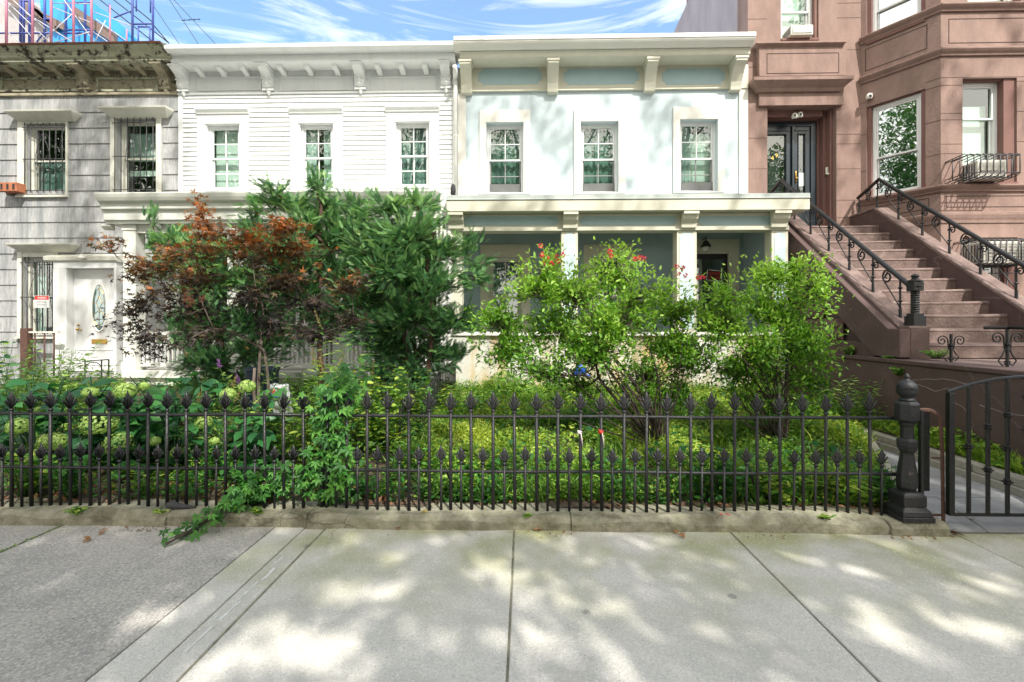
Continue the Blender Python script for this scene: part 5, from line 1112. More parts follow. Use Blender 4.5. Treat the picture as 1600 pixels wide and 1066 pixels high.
for p, q in (((10, 2), (80, 68)), ((80, 68), (140, 50)), ((80, 10), (143, 36)), ((143, 48), (175, 70)), ((40, 20), (120, 70)), ((82, 5), (140, 6)), ((145, 18), (205, 40)), ((0, 40), (35, 70)), ((60, 70), (115, 20)), ((146, 70), (165, 32)), ((0, 0), (60, 70)), ((100, 0), (150, 70)), ((20, 0), (70, 45)), ((150, 30), (200, 66))): mb.tube([P(*p, YS - .3), P(*q, YS - .3)], .014, 5)
build(mb, 'brace', M['scaf_wht'], SC, smooth=True)
mb = MB()
for p, q in (((165, -10), (262, 66)), ((190, -5), (240, 36)), ((237, 36), (264, 68)), ((150, -5), (245, 70))): mb.tube([P(*p, YS + .4), P(*q, YS + .4)], .018, 5)
build(mb, 'stay_cable', M['iron_grey'], SC, smooth=True)
CW = [((243, 14), (278, 66)), ((265, 0), (308, 66)), ((300, 30), (334, 66))]
for i, (p, q) in enumerate(CW):
    mb = MB(); a, b = P(*p, 20), P(*q, 20); d = b - a; mb.tube([a - d * 1.5, a, b, b + d * .3], .012, 5)
    tag(build(mb, 'overhead_wire', M['iron_grey'], origin=a), ('thin dark wire slanting through the sky, nearest to the scaffold', 'thin dark wire crossing the sky between the scaffold and the roof aerial', 'thin wire dropping from the roof aerial to the white cornice')[i], 'wire', 'wires above the roofs')
mb = MB(); mb.tube([P(284, 32, 20), P(313, 30, 20)], .015, 5)
for x in (288, 296, 304, 311): mb.tube([P(x, 29, 20), P(x, 33, 20)], .01, 4)
tag(build(mb, 'roof_aerial', M['iron_grey'], origin=P(298, 31, 20)), 'faint horizontal aerial hanging in the sky above the clapboard house', 'aerial')

# ================================================================ street fence
YFN = 3.665
def finial(mb, x, y, z, h, w, three_d=False):
    mb.lathe([(.011, 0), (.017, .008), (.017, .016), (.011, .024)], (x, y, z - .012), 8)
    mb.lathe([(.008, .01), (.013, h * .2), (.021, h * .48), (.017, h * .72), (.002, h)], (x, y, z), 8, 1, .5)
    for a in ((0, math.pi) if not three_d else (0, math.pi, math.pi / 2, -math.pi / 2)):
        for k, (f, hh, dr_) in enumerate(((1.0, .50, .05), (.62, .66, .0))):
            pts = [(x, y, z + .012), (x + math.cos(a) * w * .22 * f, y + math.sin(a) * w * .22 * f, z + h * (hh - .22)), (x + math.cos(a) * w * .40 * f, y + math.sin(a) * w * .4 * f, z + h * hh), (x + math.cos(a) * w * .52 * f, y + math.sin(a) * w * .52 * f, z + h * (hh - dr_))]
            mb.tube(pts, [.006, .009, .007, .0015], 6, .8)
def fence(x0, x1, tall_px, low_px, m, label, zr1, zr2, z3d, lean=()):
    root = thing('iron_fence', ((x0 + x1) / 2, YFN, .09), label, 'fence'); rr = M[m]
    for z in (zr1, zr2):
        mb = MB(); n = 12; mb.tube([(x0 + (x1 - x0) * k / n, YFN + .002, z + .003 * math.sin(k * 1.3)) for k in range(n + 1)], .0125, 6, .75); build(mb, 'rail', rr, root, smooth=True)
    for lst, nm, zt6, r in ((tall_px, 'tall_picket', .845, .0125), (low_px, 'short_picket', .455, .0095)):
        srcs = []
        for k, px in enumerate(lst):
            x = P(px, 700, YFN).x; tall = nm[0] == 't'
            if k < 5:                                  # five slightly different castings, leaning and worn their own way
                l1, l2, l3 = random.uniform(-.006, .006), random.uniform(-.005, .005), random.uniform(-.004, .004); mb = MB(); mb.tube([(x, YFN, .07), (x + l1 * .5, YFN + l3, zt6 * .5), (x + l1, YFN + l2, zt6)], [r * 1.12, r, r], 6)
                src = build(mb, nm, rr, root, smooth=True); mb = MB(); finial(mb, x + l1, YFN + l2, zt6, (.155 if tall else .13) * random.uniform(.94, 1.03), (.125 if tall else .10) * random.uniform(.88, 1.08), z3d); build(mb, 'finial', rr, src, smooth=True); srcs.append((src, x))
            else:
                src, sx = random.choice(srcs); copy_part(src, root, (x - sx + random.uniform(-.003, .003), random.uniform(-.003, .003), random.uniform(-.009, .006)))
    return root
tl = [19 + 30.35 * i for i in range(15, -17, -1)]; ll = [4 + 30.35 * i for i in range(15, -17, -1)]
FL = fence(P(-480, 700, YFN).x, P(492, 700, YFN).x, tl, ll, 'iron', 'glossy black iron fence with spearhead pickets, the left length before the hydrangeas', .808, .395, True)
tr_ = [511, 541.5, 573.5, 606, 639, 671, 704.5, 737, 771, 804, 838.5, 872, 906.5, 941, 975, 1009.5, 1043.5, 1079, 1113, 1147, 1184, 1219, 1255, 1290, 1324, 1361]
lr_ = [525, 559, 590, 623, 655, 689, 721, 754, 787.5, 821, 855.5, 889, 923.5, 957, 991.5, 1027, 1062.5, 1097, 1131, 1167, 1203, 1239, 1272.5, 1308, 1343, 1377]
FR_ = fence(P(500, 700, YFN).x, P(1402, 700, YFN).x, tr_, lr_, 'iron_grey', 'matt grey-black iron fence with fleur-de-lis pickets, the right length up to the gate post', .805, .388, False)
for px in (362, 702, 1118, 1175, 1308):
    mb = MB(); a, b = P(px - 5, 720, YFN + .05), P(px + 9, 796, YFN + .28); mb.tube([(a.x, YFN + .02, .40), (b.x, YFN + .30, .12)], .010, 6); build(mb, 'rear_brace', M['iron'], FR_ if px > 400 else FL, smooth=True)
mb = MB(); x = P(502, 700, YFN).x
mb.tube([(x, YFN + .02, .08), (x, YFN + .02, .86)], .018, 6); finial(mb, x + .12, YFN + .05, .84, .16, .12); build(mb, 'end_post', M['iron_grey'], FR_, smooth=True)
# gate post
gp = P(1417, 700, 3.63); gx, gy = gp.x, 3.63
GP = thing('gate_post', (gx, gy, .08), 'stout cast iron gate post with ball finial at the end of the fence', 'post')
mb = MB(); c = (gx, gy, 0); b4 = math.pi / 4; q2 = math.sqrt(2)
mb.box(gx - .115, gx + .115, gy - .115, gy + .115, .085, .125); mb.lathe([(.105 * q2, .125), (.10 * q2, .16), (.075 * q2, .195)], c, 4, ph=b4); mb.box(gx - .082, gx + .082, gy - .082, gy + .082, .195, .275)
mb.lathe([(.082 * q2, .275), (.06 * q2, .30)], c, 4, ph=b4); build(mb, 'base', M['iron_grey'], GP, .004)
mb = MB(); mb.lathe([(.05, .28), (.052, .305), (.066, .33), (.070, .37), (.066, .43), (.054, .51), (.044, .58), (.043, .60)], c, 8, ph=math.pi / 8)
mb.lathe([(.044, .595), (.062, .625), (.068, .655), (.068, .695), (.046, .715)], c, 6); mb.lathe([(.043, .71), (.041, .80), (.052, .825), (.052, .84)], c, 8, ph=math.pi / 8)
build(mb, 'shaft', M['iron_grey'], GP, .003)
mb = MB(); mb.lathe([(.055, .84), (.078, .86), (.078, .985), (.06, 1.005), (.05, 1.01)], c, 8, ph=math.pi / 8); build(mb, 'capital', M['iron_grey'], GP, .003)
mb = MB(); mb.lathe([(.052, 1.01), (.055, 1.018), (.036, 1.03), (.036, 1.036), (.058, 1.055), (.067, 1.085), (.065, 1.105), (.067, 1.108), (.056, 1.14), (.035, 1.165), (.016, 1.175), (.014, 1.185), (.020, 1.195), (.014, 1.21), (.003, 1.225)], c, 16); build(mb, 'ball_finial', M['iron_grey'], GP, smooth=True)
for q in GP.children: q.scale = (1, 1, .93)
# flat latch plate and rusty hoop
x = P(1436, 700, 3.68).x
LT = thing('gate_latch_hoop', (x, 3.68, .05), 'rusty hooped bar and flat black plate between the gate post and the gate', 'latch frame')
mb = MB(); zt7 = P(1440, 640, 3.7).z; mb.box(x - .002, x + .022, 3.66, 3.69, .02, zt7); build(mb, 'upright', M['iron'], LT, .002)
a, b = P(1440, 700, 3.85).x, P(1451.5, 700, 3.85).x; mb = MB(); mb.box(a, b, 3.84, 3.86, P(1445, 767, 3.85).z, P(1445, 642, 3.85).z); build(mb, 'plate', M['iron_grey'], LT, .003)
mb = MB(); xe = P(1474, 700, 3.66).x; pts = [(x, 3.68, zt7 - .002)] + [(xe - .11 + .11 * math.sin(t), 3.68, zt7 - .11 + .11 * math.cos(t)) for t in np.linspace(0, math.pi / 2, 8)] + [(xe, 3.67, .55), (xe, 3.66, P(1474, 822, 3.6).z)]
mb.tube(pts, .0155, 6, .6); zc6 = P(1460, 716, 3.68).z; mb.box(x + .1, xe, 3.675, 3.69, zc6 - .004, zc6 + .006); zc6 = P(1460, 806, 3.66).z; mb.box(x, xe, 3.66, 3.68, zc6 - .004, zc6 + .008); build(mb, 'hoop', M['rust'], LT)
# gate
g0 = P(1484, 700, 3.62).x; GT = thing('iron_gate', (g0, 3.62, .08), 'black arched iron gate with ringed bars, right of the gate post', 'gate')
gw_ = .84; zbm = P(1540, 807, 3.60).z; arch = lambda t: P(1482, 614, 3.62).z + .115 * (1 - (1 - min(1, t / .68)) ** 2)
mb = MB(); mb.box(g0 - .016, g0 + .022, 3.60, 3.64, zbm - .0, arch(0) - .0); build(mb, 'stile', M['iron'], GT, .002)
mb = MB(); n = 24; mb.tube([(g0 - .016 + (gw_ + .016) * k / n, 3.62, arch(k / n) + .004) for k in range(n + 1)], .014, 6, .9); mb.box(g0 + .022, g0 + gw_, 3.607, 3.633, zbm - .004, zbm + .012); build(mb, 'frame', M['iron'], GT)
mb = MB(); mb.box(g0 + gw_ - .02, g0 + gw_ + .02, 3.60, 3.64, zbm, arch(1)); build(mb, 'stile', M['iron'], GT, .002)
for i, (px, kn) in enumerate(((1513.5, (698,)), (1543.5, (667, 734)), (1574, (649, 701, 753)), (1604.5, (621, 672, 725)), (1635, (649, 701, 753)), (1665, (667, 734)), (1694, (698,)))):
    x = P(px, 700, 3.62).x; t = (x - g0) / gw_
    if t > .97: break
    mb = MB(); mb.tube([(x, 3.62, zbm + .012), (x, 3.62, arch(t))], .0145, 6); b_ = build(mb, 'bar', M['iron'], GT, smooth=False); mb = MB()
    for ky in kn:
        z = P(px, ky, 3.62).z
        for dz, rr2 in ((-.016, .022), (0, .034), (.016, .022)): mb.lathe([(.016, dz - .007), (rr2, dz - .003), (rr2, dz + .003), (.016, dz + .007)], (x, 3.62, z), 10)
    build(mb, 'collar', M['iron'], b_)
# dark picket fence between the two gardens, running back
root = thing('divider_fence', (P(650, 600, 6).x, 6, .3), 'low dark metal picket divider under the evergreen, running back beside the aqua porch', 'fence')
mb = MB(); x0 = P(722, 600, 7.6).x - .12; bx2 = (x0, 7.7); ax2 = (P(640, 650, 5.0).x, 4.6); n = 30
for k in range(n + 1):
    t = k / n; x = ax2[0] + (bx2[0] - ax2[0]) * t; y = ax2[1] + (bx2[1] - ax2[1]) * t; z = gz(x, y); mb.tube([(x, y, z - .02), (x, y, z + .55)], .009, 5)
build(mb, 'picket_row', M['iron_grey'], root); mb = MB()
for h in (.1, .5): mb.tube([(ax2[0], ax2[1], gz(*ax2) + h), (bx2[0], bx2[1], gz(*bx2) + h)], .010, 5)
build(mb, 'rail', M['iron_grey'], root)
# low iron arch edging before the white door
root = thing('arched_edging', (P(148, 570, 7.6).x, 7.6, .4), 'small black iron arch edging before the white door', 'edging'); mb = MB(); a, b = P(128, 570, 7.6).x, P(170, 570, 7.6).x; zz1 = P(150, 562, 7.6).z
mb.tube([(a, 7.6, zz1 - .03), (b, 7.6, zz1)], .009, 5)
for x in (a + .05, b - .12, b): mb.tube([(x, 7.6, .3), (x, 7.6, zz1)], .01, 5)
cx_ = (a + b) / 2 - .03; mb.tube([(cx_ + .14 * math.cos(t), 7.6, zz1 - .18 + .14 * math.sin(t)) for t in np.linspace(0, math.pi, 12)], .008, 5); build(mb, 'arch', M['iron'], root)

# ---------------------------------------------------------------- small loose things
def ribbon(px, py, m, tail, label):
    c = P(px, py, YFN - .02); root = thing('ribbon_tie', c, label, 'ribbon'); mb = MB(); mb.tube([(c.x - .016 + .032 * (k % 2), YFN - .016 + .006 * (k % 3 - 1), c.z + .012 - .006 * k) for k in range(5)], .006, 6)
    mb.lathe([(.004, -.012), (.014, -.004), (.012, .008), (.004, .014)], (c.x - .002, YFN - .022, c.z), 8); build(mb, 'knot', M[m], root, smooth=True)
    mb = MB(); mb.tube([(c.x + .008, YFN - .022, c.z), (c.x + .016, YFN - .026, c.z - tail * .4), (c.x + .024, YFN - .02, c.z - tail)], .0035, 5, .5); build(mb, 'tail', M['ribbon_w'], root, smooth=True)
ribbon(905.5, 676, 'ribbon_w', .10, 'pinkish white string knotted round a fence picket'); ribbon(939, 675, 'red', .12, 'red knot with a long white tail tied round a fence picket')
c = P(280, 793, 3.60); mb = MB(); cz_ = .115
mb.add([], []); 
for k in range(1): mb.tube([(c.x - .12, 3.62, cz_), (c.x - .105, 3.62, cz_ + .004), (c.x - .07, 3.62, cz_ + .008), (c.x - .02, 3.62, cz_ + .004), (c.x + .05, 3.625, cz_ - .003), (c.x + .11, 3.63, cz_ - .008)], [.006, .028, .036, .027, .016, .006], 12, .75)
tag(build(mb, 'dark_stone', M['stone_dark'], smooth=True, origin=(c.x, 3.62, .1)), 'smooth dark tapered stone lying on the kerb below the left fence', 'stone')
# blue toy-like cap by the porch
c = P(906, 580, 7.3); mb = MB(); mb.lathe([(.10, -.06), (.105, -.02), (.09, .04), (.05, .085), (.01, .10)], (c.x, 7.3, c.z), 12, 1, .8); mb.lathe([(.14, -.065), (.14, -.055)], (c.x + .02, 7.28, c.z), 12)
tag(build(mb, 'plastic_dome', M['bluetoy'], smooth=False, origin=c), 'bright blue plastic dome lodged in the rose stems before the porch', 'plastic dome')
# sack and bin
root = thing('plastic_sack', P(440, 610, 5.6), 'crumpled white sack with red and blue print leaning behind the maple trunk', 'sack')
FK = Fr(0, 5.7, 1, .0); a0_, a1_ = P(424, 600, 5.7).x, P(454, 600, 5.7).x; z0_, z1_ = P(440, 645, 5.7).z, P(440, 601, 5.7).z; mb = MB(); n = 10; vs = []
for i in range(n + 1):
    for j in range(n + 1):
        s = a0_ + (a1_ - a0_) * i / n + .06 * (.5 - j / n); z = z0_ + (z1_ - z0_) * j / n + .012 * math.sin(i * .9); e = 1 - (2 * i / n - 1) ** 4; o = .10 * e + .018 * math.sin(j * 2.1 + i * .3)
        vs.append((s, 5.7 - o, z))
fs = [(i * (n + 1) + j, (i + 1) * (n + 1) + j, (i + 1) * (n + 1) + j + 1, i * (n + 1) + j + 1) for i in range(n) for j in range(n)]
back = [(v[0], 5.7 + (5.7 - v[1]) * .6 + .01, v[2]) for v in vs]; mb.add(vs, fs); mb.add(back, fs); build(mb, 'sack_body', M['bag'], root, smooth=True, recalc=False)
mb = text_mb('MUL', FK, (a0_ + a1_) / 2 - .0, .135, P(440, 610, 5.6).z, .055, .001, .15, width=.16); build(mb, 'lettering', M['red'], root, recalc=False)
mb = MB(); (ca, cz2) = ((a0_ + a1_) / 2 - .02, P(440, 617.5, 5.6).z); mb.boxF(FK, ca - .06, ca + .07, .13, .137, cz2 - .02, cz2 + .015); build(mb, 'print_block', M['bagblue'], root)
c = P(410, 585, 6.2); root = thing('blue_bin', (c.x, 6.2, .3), 'dark blue plastic bin half hidden behind the maple trunk', 'bin'); mb = MB(); mb.lathe([(.17, -.5), (.2, .05), (.215, .06), (.215, .09), (.19, .09)], (c.x, 6.2, c.z), 20); build(mb, 'bin_body', M['bluebin'], root, smooth=False)
# ================================================================ vegetation
def nrm(v): v = np.asarray(v, float); return v / max(1e-9, np.linalg.norm(v))
def curve_pts(a, b, n=6, sag=.12, jit=.05):
    a, b = np.array(a, float), np.array(b, float); L_ = np.linalg.norm(b - a); off = rng.normal(0, 1, 3) * jit * L_; out = []
    for k in range(n + 1):
        t = k / n; p = a + (b - a) * t; p = p + off * math.sin(math.pi * t); p[2] -= sag * L_ * math.sin(math.pi * t); out.append(p)
    return out
class Plant:
    def __init__(s): s.b = MB(); s.pos = []; s.dir = []; s.rn = []
def woody(name, base, clumps, label, cat, bark, leaf, lm, lsize, nsub=16, nleaf=24, trunk_r=.05, fork=None, twig_r=.005, bare=.35, up=.4, roll=.6, sag=-.05, hfun=None, group=None, nstem=1, jit=.10, spread=.05, dn=.6, da=.6, gap=0):
    """trunk, limbs to every clump, twigs inside it, leaves along the twigs"""
    root = thing(name, base, label, cat, group); base = np.array(base, float)
    pl = Plant(); fork = [np.array(f, float) for f in (fork or [base + (0, 0, .5)])]
    for f in fork:
        pl.b.tube([Vector(p) for p in curve_pts(base + rng.normal(0, .02, 3) * (1, 1, 0), f, 5, .0, .05)], list(np.linspace(trunk_r, trunk_r * .7, 6)), 8)
    nodes = [(f, trunk_r * .85) for f in fork]; order = sorted(clumps, key=lambda q: min(np.linalg.norm(np.array(q[0]) - f) for f in fork))
    for ci, (c, rad, w) in enumerate(order):
        c = np.array(c, float); rad = np.array(rad, float); f, r0 = min(nodes, key=lambda q: np.linalg.norm(q[0] - c) + .35 * np.linalg.norm(q[0] - fork[0]) + (.6 if q[0][2] > c[2] + .25 else 0))
        L_ = curve_pts(f, c, 8, sag, jit); r1 = max(twig_r * 1.4, r0 * .35); rl = np.linspace(r0 * .8, r1, 9); pl.b.tube([Vector(p) for p in L_], list(rl), 6)
        nodes += [(L_[k], rl[k]) for k in (2, 3, 4, 5, 6, 7)]
        for k in range(int(nsub * w)):
            v = rng.normal(0, 1, 3); v = v / np.linalg.norm(v) * rng.random() ** .4
            e = c + v * rad * (1.45 if rng.random() < .13 else 1); st = L_[rng.integers(4, 9)]; tw = curve_pts(st, e, 4, sag * .6, .08)
            pl.b.tube([Vector(p) for p in tw], list(np.linspace(twig_r, twig_r * .35, 5)), 4)
            n = max(2, int(nleaf * rng.uniform(.5, 1.4))); d0 = nrm(e - st)
            for q in range(n):
                t = bare + (1 - bare) * rng.random(); i = min(3, int(t * 4)); p = tw[i] + (tw[i + 1] - tw[i]) * (t * 4 - i)
                p = p + rng.normal(0, spread, 3)
                if gap and noise.noise(Vector(tuple(p)) * 4.5) > gap: continue
                dd = d0 * da + rng.normal(0, dn, 3) + (0, 0, up)
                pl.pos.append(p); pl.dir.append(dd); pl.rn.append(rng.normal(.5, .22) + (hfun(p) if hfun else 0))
    build(pl.b, 'branches', M[bark], root, smooth=True, recalc=False)
    sz = rng.uniform(.6, 1.25, len(pl.pos)) * lsize
    leaves('foliage', leaf, pl.pos, pl.dir, sz, M[lm], root, rnd=np.array(pl.rn), roll=roll)
    return root
def cl(lst, Y, dz=.35, k=1.0):
    out = []
    for q in lst:
        px, py, rx, ry = q[:4]; w = q[4] if len(q) > 4 else 1; y = Y + (q[5] if len(q) > 5 else rng.uniform(-.25, .25)); c = P(px, py, y); m = y / FPX
        out.append((tuple(c), (rx * m * k, max(.15, rx * m * .6), ry * m * k), w * (rx * ry) / 1800))
    return out
def gpt(px, Y): x = P(px, 600, Y).x; return (x, Y, gz(x, Y) - .02)

# ---- evergreens (behind), maple, roses
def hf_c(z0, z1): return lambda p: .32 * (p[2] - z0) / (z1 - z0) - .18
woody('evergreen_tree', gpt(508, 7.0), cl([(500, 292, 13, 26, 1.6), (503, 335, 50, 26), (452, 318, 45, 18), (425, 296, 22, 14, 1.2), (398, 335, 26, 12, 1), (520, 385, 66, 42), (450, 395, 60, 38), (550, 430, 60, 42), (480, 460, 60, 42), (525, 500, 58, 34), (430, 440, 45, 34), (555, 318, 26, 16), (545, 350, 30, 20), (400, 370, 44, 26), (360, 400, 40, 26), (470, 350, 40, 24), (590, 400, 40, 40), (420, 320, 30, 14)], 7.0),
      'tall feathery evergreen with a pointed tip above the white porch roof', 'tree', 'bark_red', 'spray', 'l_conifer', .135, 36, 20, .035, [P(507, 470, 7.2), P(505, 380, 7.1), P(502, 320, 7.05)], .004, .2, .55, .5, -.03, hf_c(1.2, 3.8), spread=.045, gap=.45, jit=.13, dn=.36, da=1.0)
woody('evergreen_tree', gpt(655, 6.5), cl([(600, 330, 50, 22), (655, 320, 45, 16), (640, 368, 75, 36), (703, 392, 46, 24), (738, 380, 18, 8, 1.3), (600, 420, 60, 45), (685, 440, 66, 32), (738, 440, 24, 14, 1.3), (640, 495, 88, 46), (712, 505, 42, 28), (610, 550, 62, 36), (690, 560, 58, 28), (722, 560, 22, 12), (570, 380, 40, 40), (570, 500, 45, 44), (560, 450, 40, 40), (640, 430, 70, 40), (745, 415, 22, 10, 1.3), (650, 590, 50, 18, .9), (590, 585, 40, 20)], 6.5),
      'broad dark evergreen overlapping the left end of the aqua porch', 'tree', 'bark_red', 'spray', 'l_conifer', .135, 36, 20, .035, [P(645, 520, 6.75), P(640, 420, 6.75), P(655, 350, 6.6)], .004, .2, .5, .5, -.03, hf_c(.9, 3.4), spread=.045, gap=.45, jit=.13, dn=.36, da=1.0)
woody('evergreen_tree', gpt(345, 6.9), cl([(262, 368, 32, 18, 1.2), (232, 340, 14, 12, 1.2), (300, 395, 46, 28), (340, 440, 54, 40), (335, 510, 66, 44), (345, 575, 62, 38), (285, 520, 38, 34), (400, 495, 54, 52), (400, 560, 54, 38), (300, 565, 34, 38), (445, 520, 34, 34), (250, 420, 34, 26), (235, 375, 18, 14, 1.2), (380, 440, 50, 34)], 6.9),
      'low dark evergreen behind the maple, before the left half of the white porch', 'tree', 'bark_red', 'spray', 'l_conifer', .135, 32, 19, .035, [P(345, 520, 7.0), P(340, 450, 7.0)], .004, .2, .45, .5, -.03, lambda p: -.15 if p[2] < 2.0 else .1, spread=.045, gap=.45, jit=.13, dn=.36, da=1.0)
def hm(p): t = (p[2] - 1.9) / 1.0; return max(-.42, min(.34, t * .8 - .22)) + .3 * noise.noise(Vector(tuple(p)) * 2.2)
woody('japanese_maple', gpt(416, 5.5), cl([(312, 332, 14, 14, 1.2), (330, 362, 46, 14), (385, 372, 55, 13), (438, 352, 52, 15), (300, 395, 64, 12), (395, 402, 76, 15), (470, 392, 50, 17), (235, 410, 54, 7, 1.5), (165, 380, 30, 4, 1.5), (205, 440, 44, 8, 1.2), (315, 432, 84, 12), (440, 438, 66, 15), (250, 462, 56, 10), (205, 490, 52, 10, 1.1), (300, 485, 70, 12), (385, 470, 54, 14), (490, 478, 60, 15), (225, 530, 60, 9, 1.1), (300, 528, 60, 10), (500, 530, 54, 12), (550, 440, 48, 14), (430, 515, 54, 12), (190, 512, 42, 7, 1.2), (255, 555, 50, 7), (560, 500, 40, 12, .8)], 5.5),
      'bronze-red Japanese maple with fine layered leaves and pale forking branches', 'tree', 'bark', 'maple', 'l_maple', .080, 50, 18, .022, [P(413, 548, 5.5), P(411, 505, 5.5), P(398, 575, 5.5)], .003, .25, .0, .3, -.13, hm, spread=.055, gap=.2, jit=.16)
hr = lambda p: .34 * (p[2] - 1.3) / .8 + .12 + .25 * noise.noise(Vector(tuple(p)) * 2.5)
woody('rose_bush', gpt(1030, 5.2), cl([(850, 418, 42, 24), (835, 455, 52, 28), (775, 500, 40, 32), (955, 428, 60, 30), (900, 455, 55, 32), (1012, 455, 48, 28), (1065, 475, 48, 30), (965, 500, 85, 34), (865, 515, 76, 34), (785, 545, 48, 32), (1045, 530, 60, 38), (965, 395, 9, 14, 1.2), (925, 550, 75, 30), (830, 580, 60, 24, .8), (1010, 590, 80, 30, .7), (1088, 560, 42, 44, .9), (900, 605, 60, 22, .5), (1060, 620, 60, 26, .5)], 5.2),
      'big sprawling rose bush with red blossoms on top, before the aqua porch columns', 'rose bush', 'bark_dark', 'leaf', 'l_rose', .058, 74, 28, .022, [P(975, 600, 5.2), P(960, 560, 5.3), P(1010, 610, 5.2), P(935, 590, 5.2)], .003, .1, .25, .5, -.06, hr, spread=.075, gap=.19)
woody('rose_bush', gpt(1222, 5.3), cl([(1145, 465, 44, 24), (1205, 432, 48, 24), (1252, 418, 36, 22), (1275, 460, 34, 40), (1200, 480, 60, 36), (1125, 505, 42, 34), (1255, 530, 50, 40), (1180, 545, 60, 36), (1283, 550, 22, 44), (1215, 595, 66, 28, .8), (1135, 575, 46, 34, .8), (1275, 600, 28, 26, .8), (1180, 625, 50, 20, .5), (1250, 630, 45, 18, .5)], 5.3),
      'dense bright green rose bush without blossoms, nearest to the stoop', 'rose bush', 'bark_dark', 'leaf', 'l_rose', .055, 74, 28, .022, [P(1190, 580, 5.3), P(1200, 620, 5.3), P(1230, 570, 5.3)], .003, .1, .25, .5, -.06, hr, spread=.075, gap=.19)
# bare arching canes for both roses
for bp, Y, lab in (((1030), 5.15, 0), ((1222), 5.25, 1)):
    mb = MB(); b0 = np.array(gpt(bp, Y))
    for k in range(34):
        e = P(bp - (20 if lab == 0 else 15) + random.uniform(-190, 90) * (1 if lab == 0 else .5), random.uniform(500, 630), Y + random.uniform(-.5, .5)); pts = curve_pts(b0 + rng.normal(0, .04, 3) * (1, 1, 0), e, 8, -.08, .08); mb.tube([Vector(p) for p in pts], list(np.linspace(.010, .002, 9)), 5)
    r_ = [o for o in bpy.data.objects if o.name.startswith('rose_bush') and o.parent is None][lab]
    build(mb, 'canes', M['bark_dark'], r_, smooth=True, recalc=False)
# rose blossoms
rb = bpy.data.objects['rose_bush']
for px, py in ((847, 398), (855, 403), (862, 412), (868, 400), (845, 384), (880, 398), (953, 393), (1000, 403), (1007, 404), (993, 405), (1058, 417), (1067, 419), (1060, 428), (1071, 430), (1098, 434), (955, 400), (1092, 434), (850, 411), (872, 408)):
    c = P(px, py, 4.95); n = 26; d = rdir(n, .2); d /= np.linalg.norm(d, axis=1, keepdims=True)
    leaves('blossom', 'quad', np.array(c) + d * .008, d, rng.uniform(.018, .032, n), M['l_red'], rb, up=rdir(n), roll=.4)

# ---- hydrangeas
heads = [((30, 667, 18), (81, 692, 21), (61, 641, 7)), ((156, 662, 28), (186, 695, 24), (126, 623, 9)), ((195, 611, 17), (141, 614, 12), (242, 690, 9)), ((276, 707, 10), (318, 660, 14), (225, 604, 8)), ((357, 617, 13), (386, 605, 14), (335, 690, 8))]
hl = ['hydrangea with two heads at the far left end of the fence', 'hydrangea with the two largest green-white heads low behind the pickets', 'hydrangea with a round green head just over the fence tips', 'hydrangea with small pale heads and broad leaves left of the maple', 'hydrangea with two pale heads close under the maple trunk']
for i, hs_ in enumerate(heads):
    cx = sum(h[0] for h in hs_) / 3; Y = 4.25 + .12 * (i % 2); b = gpt(cx, Y + .1); root = thing('hydrangea', b, hl[i], 'hydrangea'); mb = MB(); pos = []; dr = []
    for k in range(26):
        e = P(cx + random.uniform(-75, 75), random.uniform(585, 735), Y + random.uniform(-.1, .7)); pts = curve_pts(b, e, 5, -.06, .05); mb.tube([Vector(p) for p in pts], list(np.linspace(.008, .004, 6)), 5)
        for q in range(7):
            t = .45 + .55 * random.random(); p = np.array(b) * (1 - t) + np.array(e) * t; a = random.uniform(0, 6.28); pos.append(p + rng.normal(0, .03, 3)); dr.append((math.cos(a), math.sin(a) - .3, random.uniform(-.5, .25)))
    build(mb, 'stems', M['l_hyd'], root, smooth=True, recalc=False); leaves('foliage', 'big', pos, dr, rng.uniform(.10, .20, len(pos)), M['l_hyd'], root, up=np.tile([0, -.35, 1], (len(pos), 1)), roll=.3)
    for px, py, r in hs_:
        c = np.array(P(px, py, Y - .12)); rr = r * Y / FPX * .93; n = int(90 + r * 14); d = rdir(n); d /= np.linalg.norm(d, axis=1, keepdims=True); d[:, 2] = np.maximum(d[:, 2], -.55)
        leaves('flower_head', 'floret', c + d * rr * (1, 1, .85) * rng.uniform(.82, 1, (n, 1)), np.cross(d, rdir(n)), rng.uniform(.018, .026, n), M['l_hydf'], root, up=d, roll=.25, rnd=np.clip(rng.normal(.5, .2, n) + d[:, 2] * .3, 0, 1))

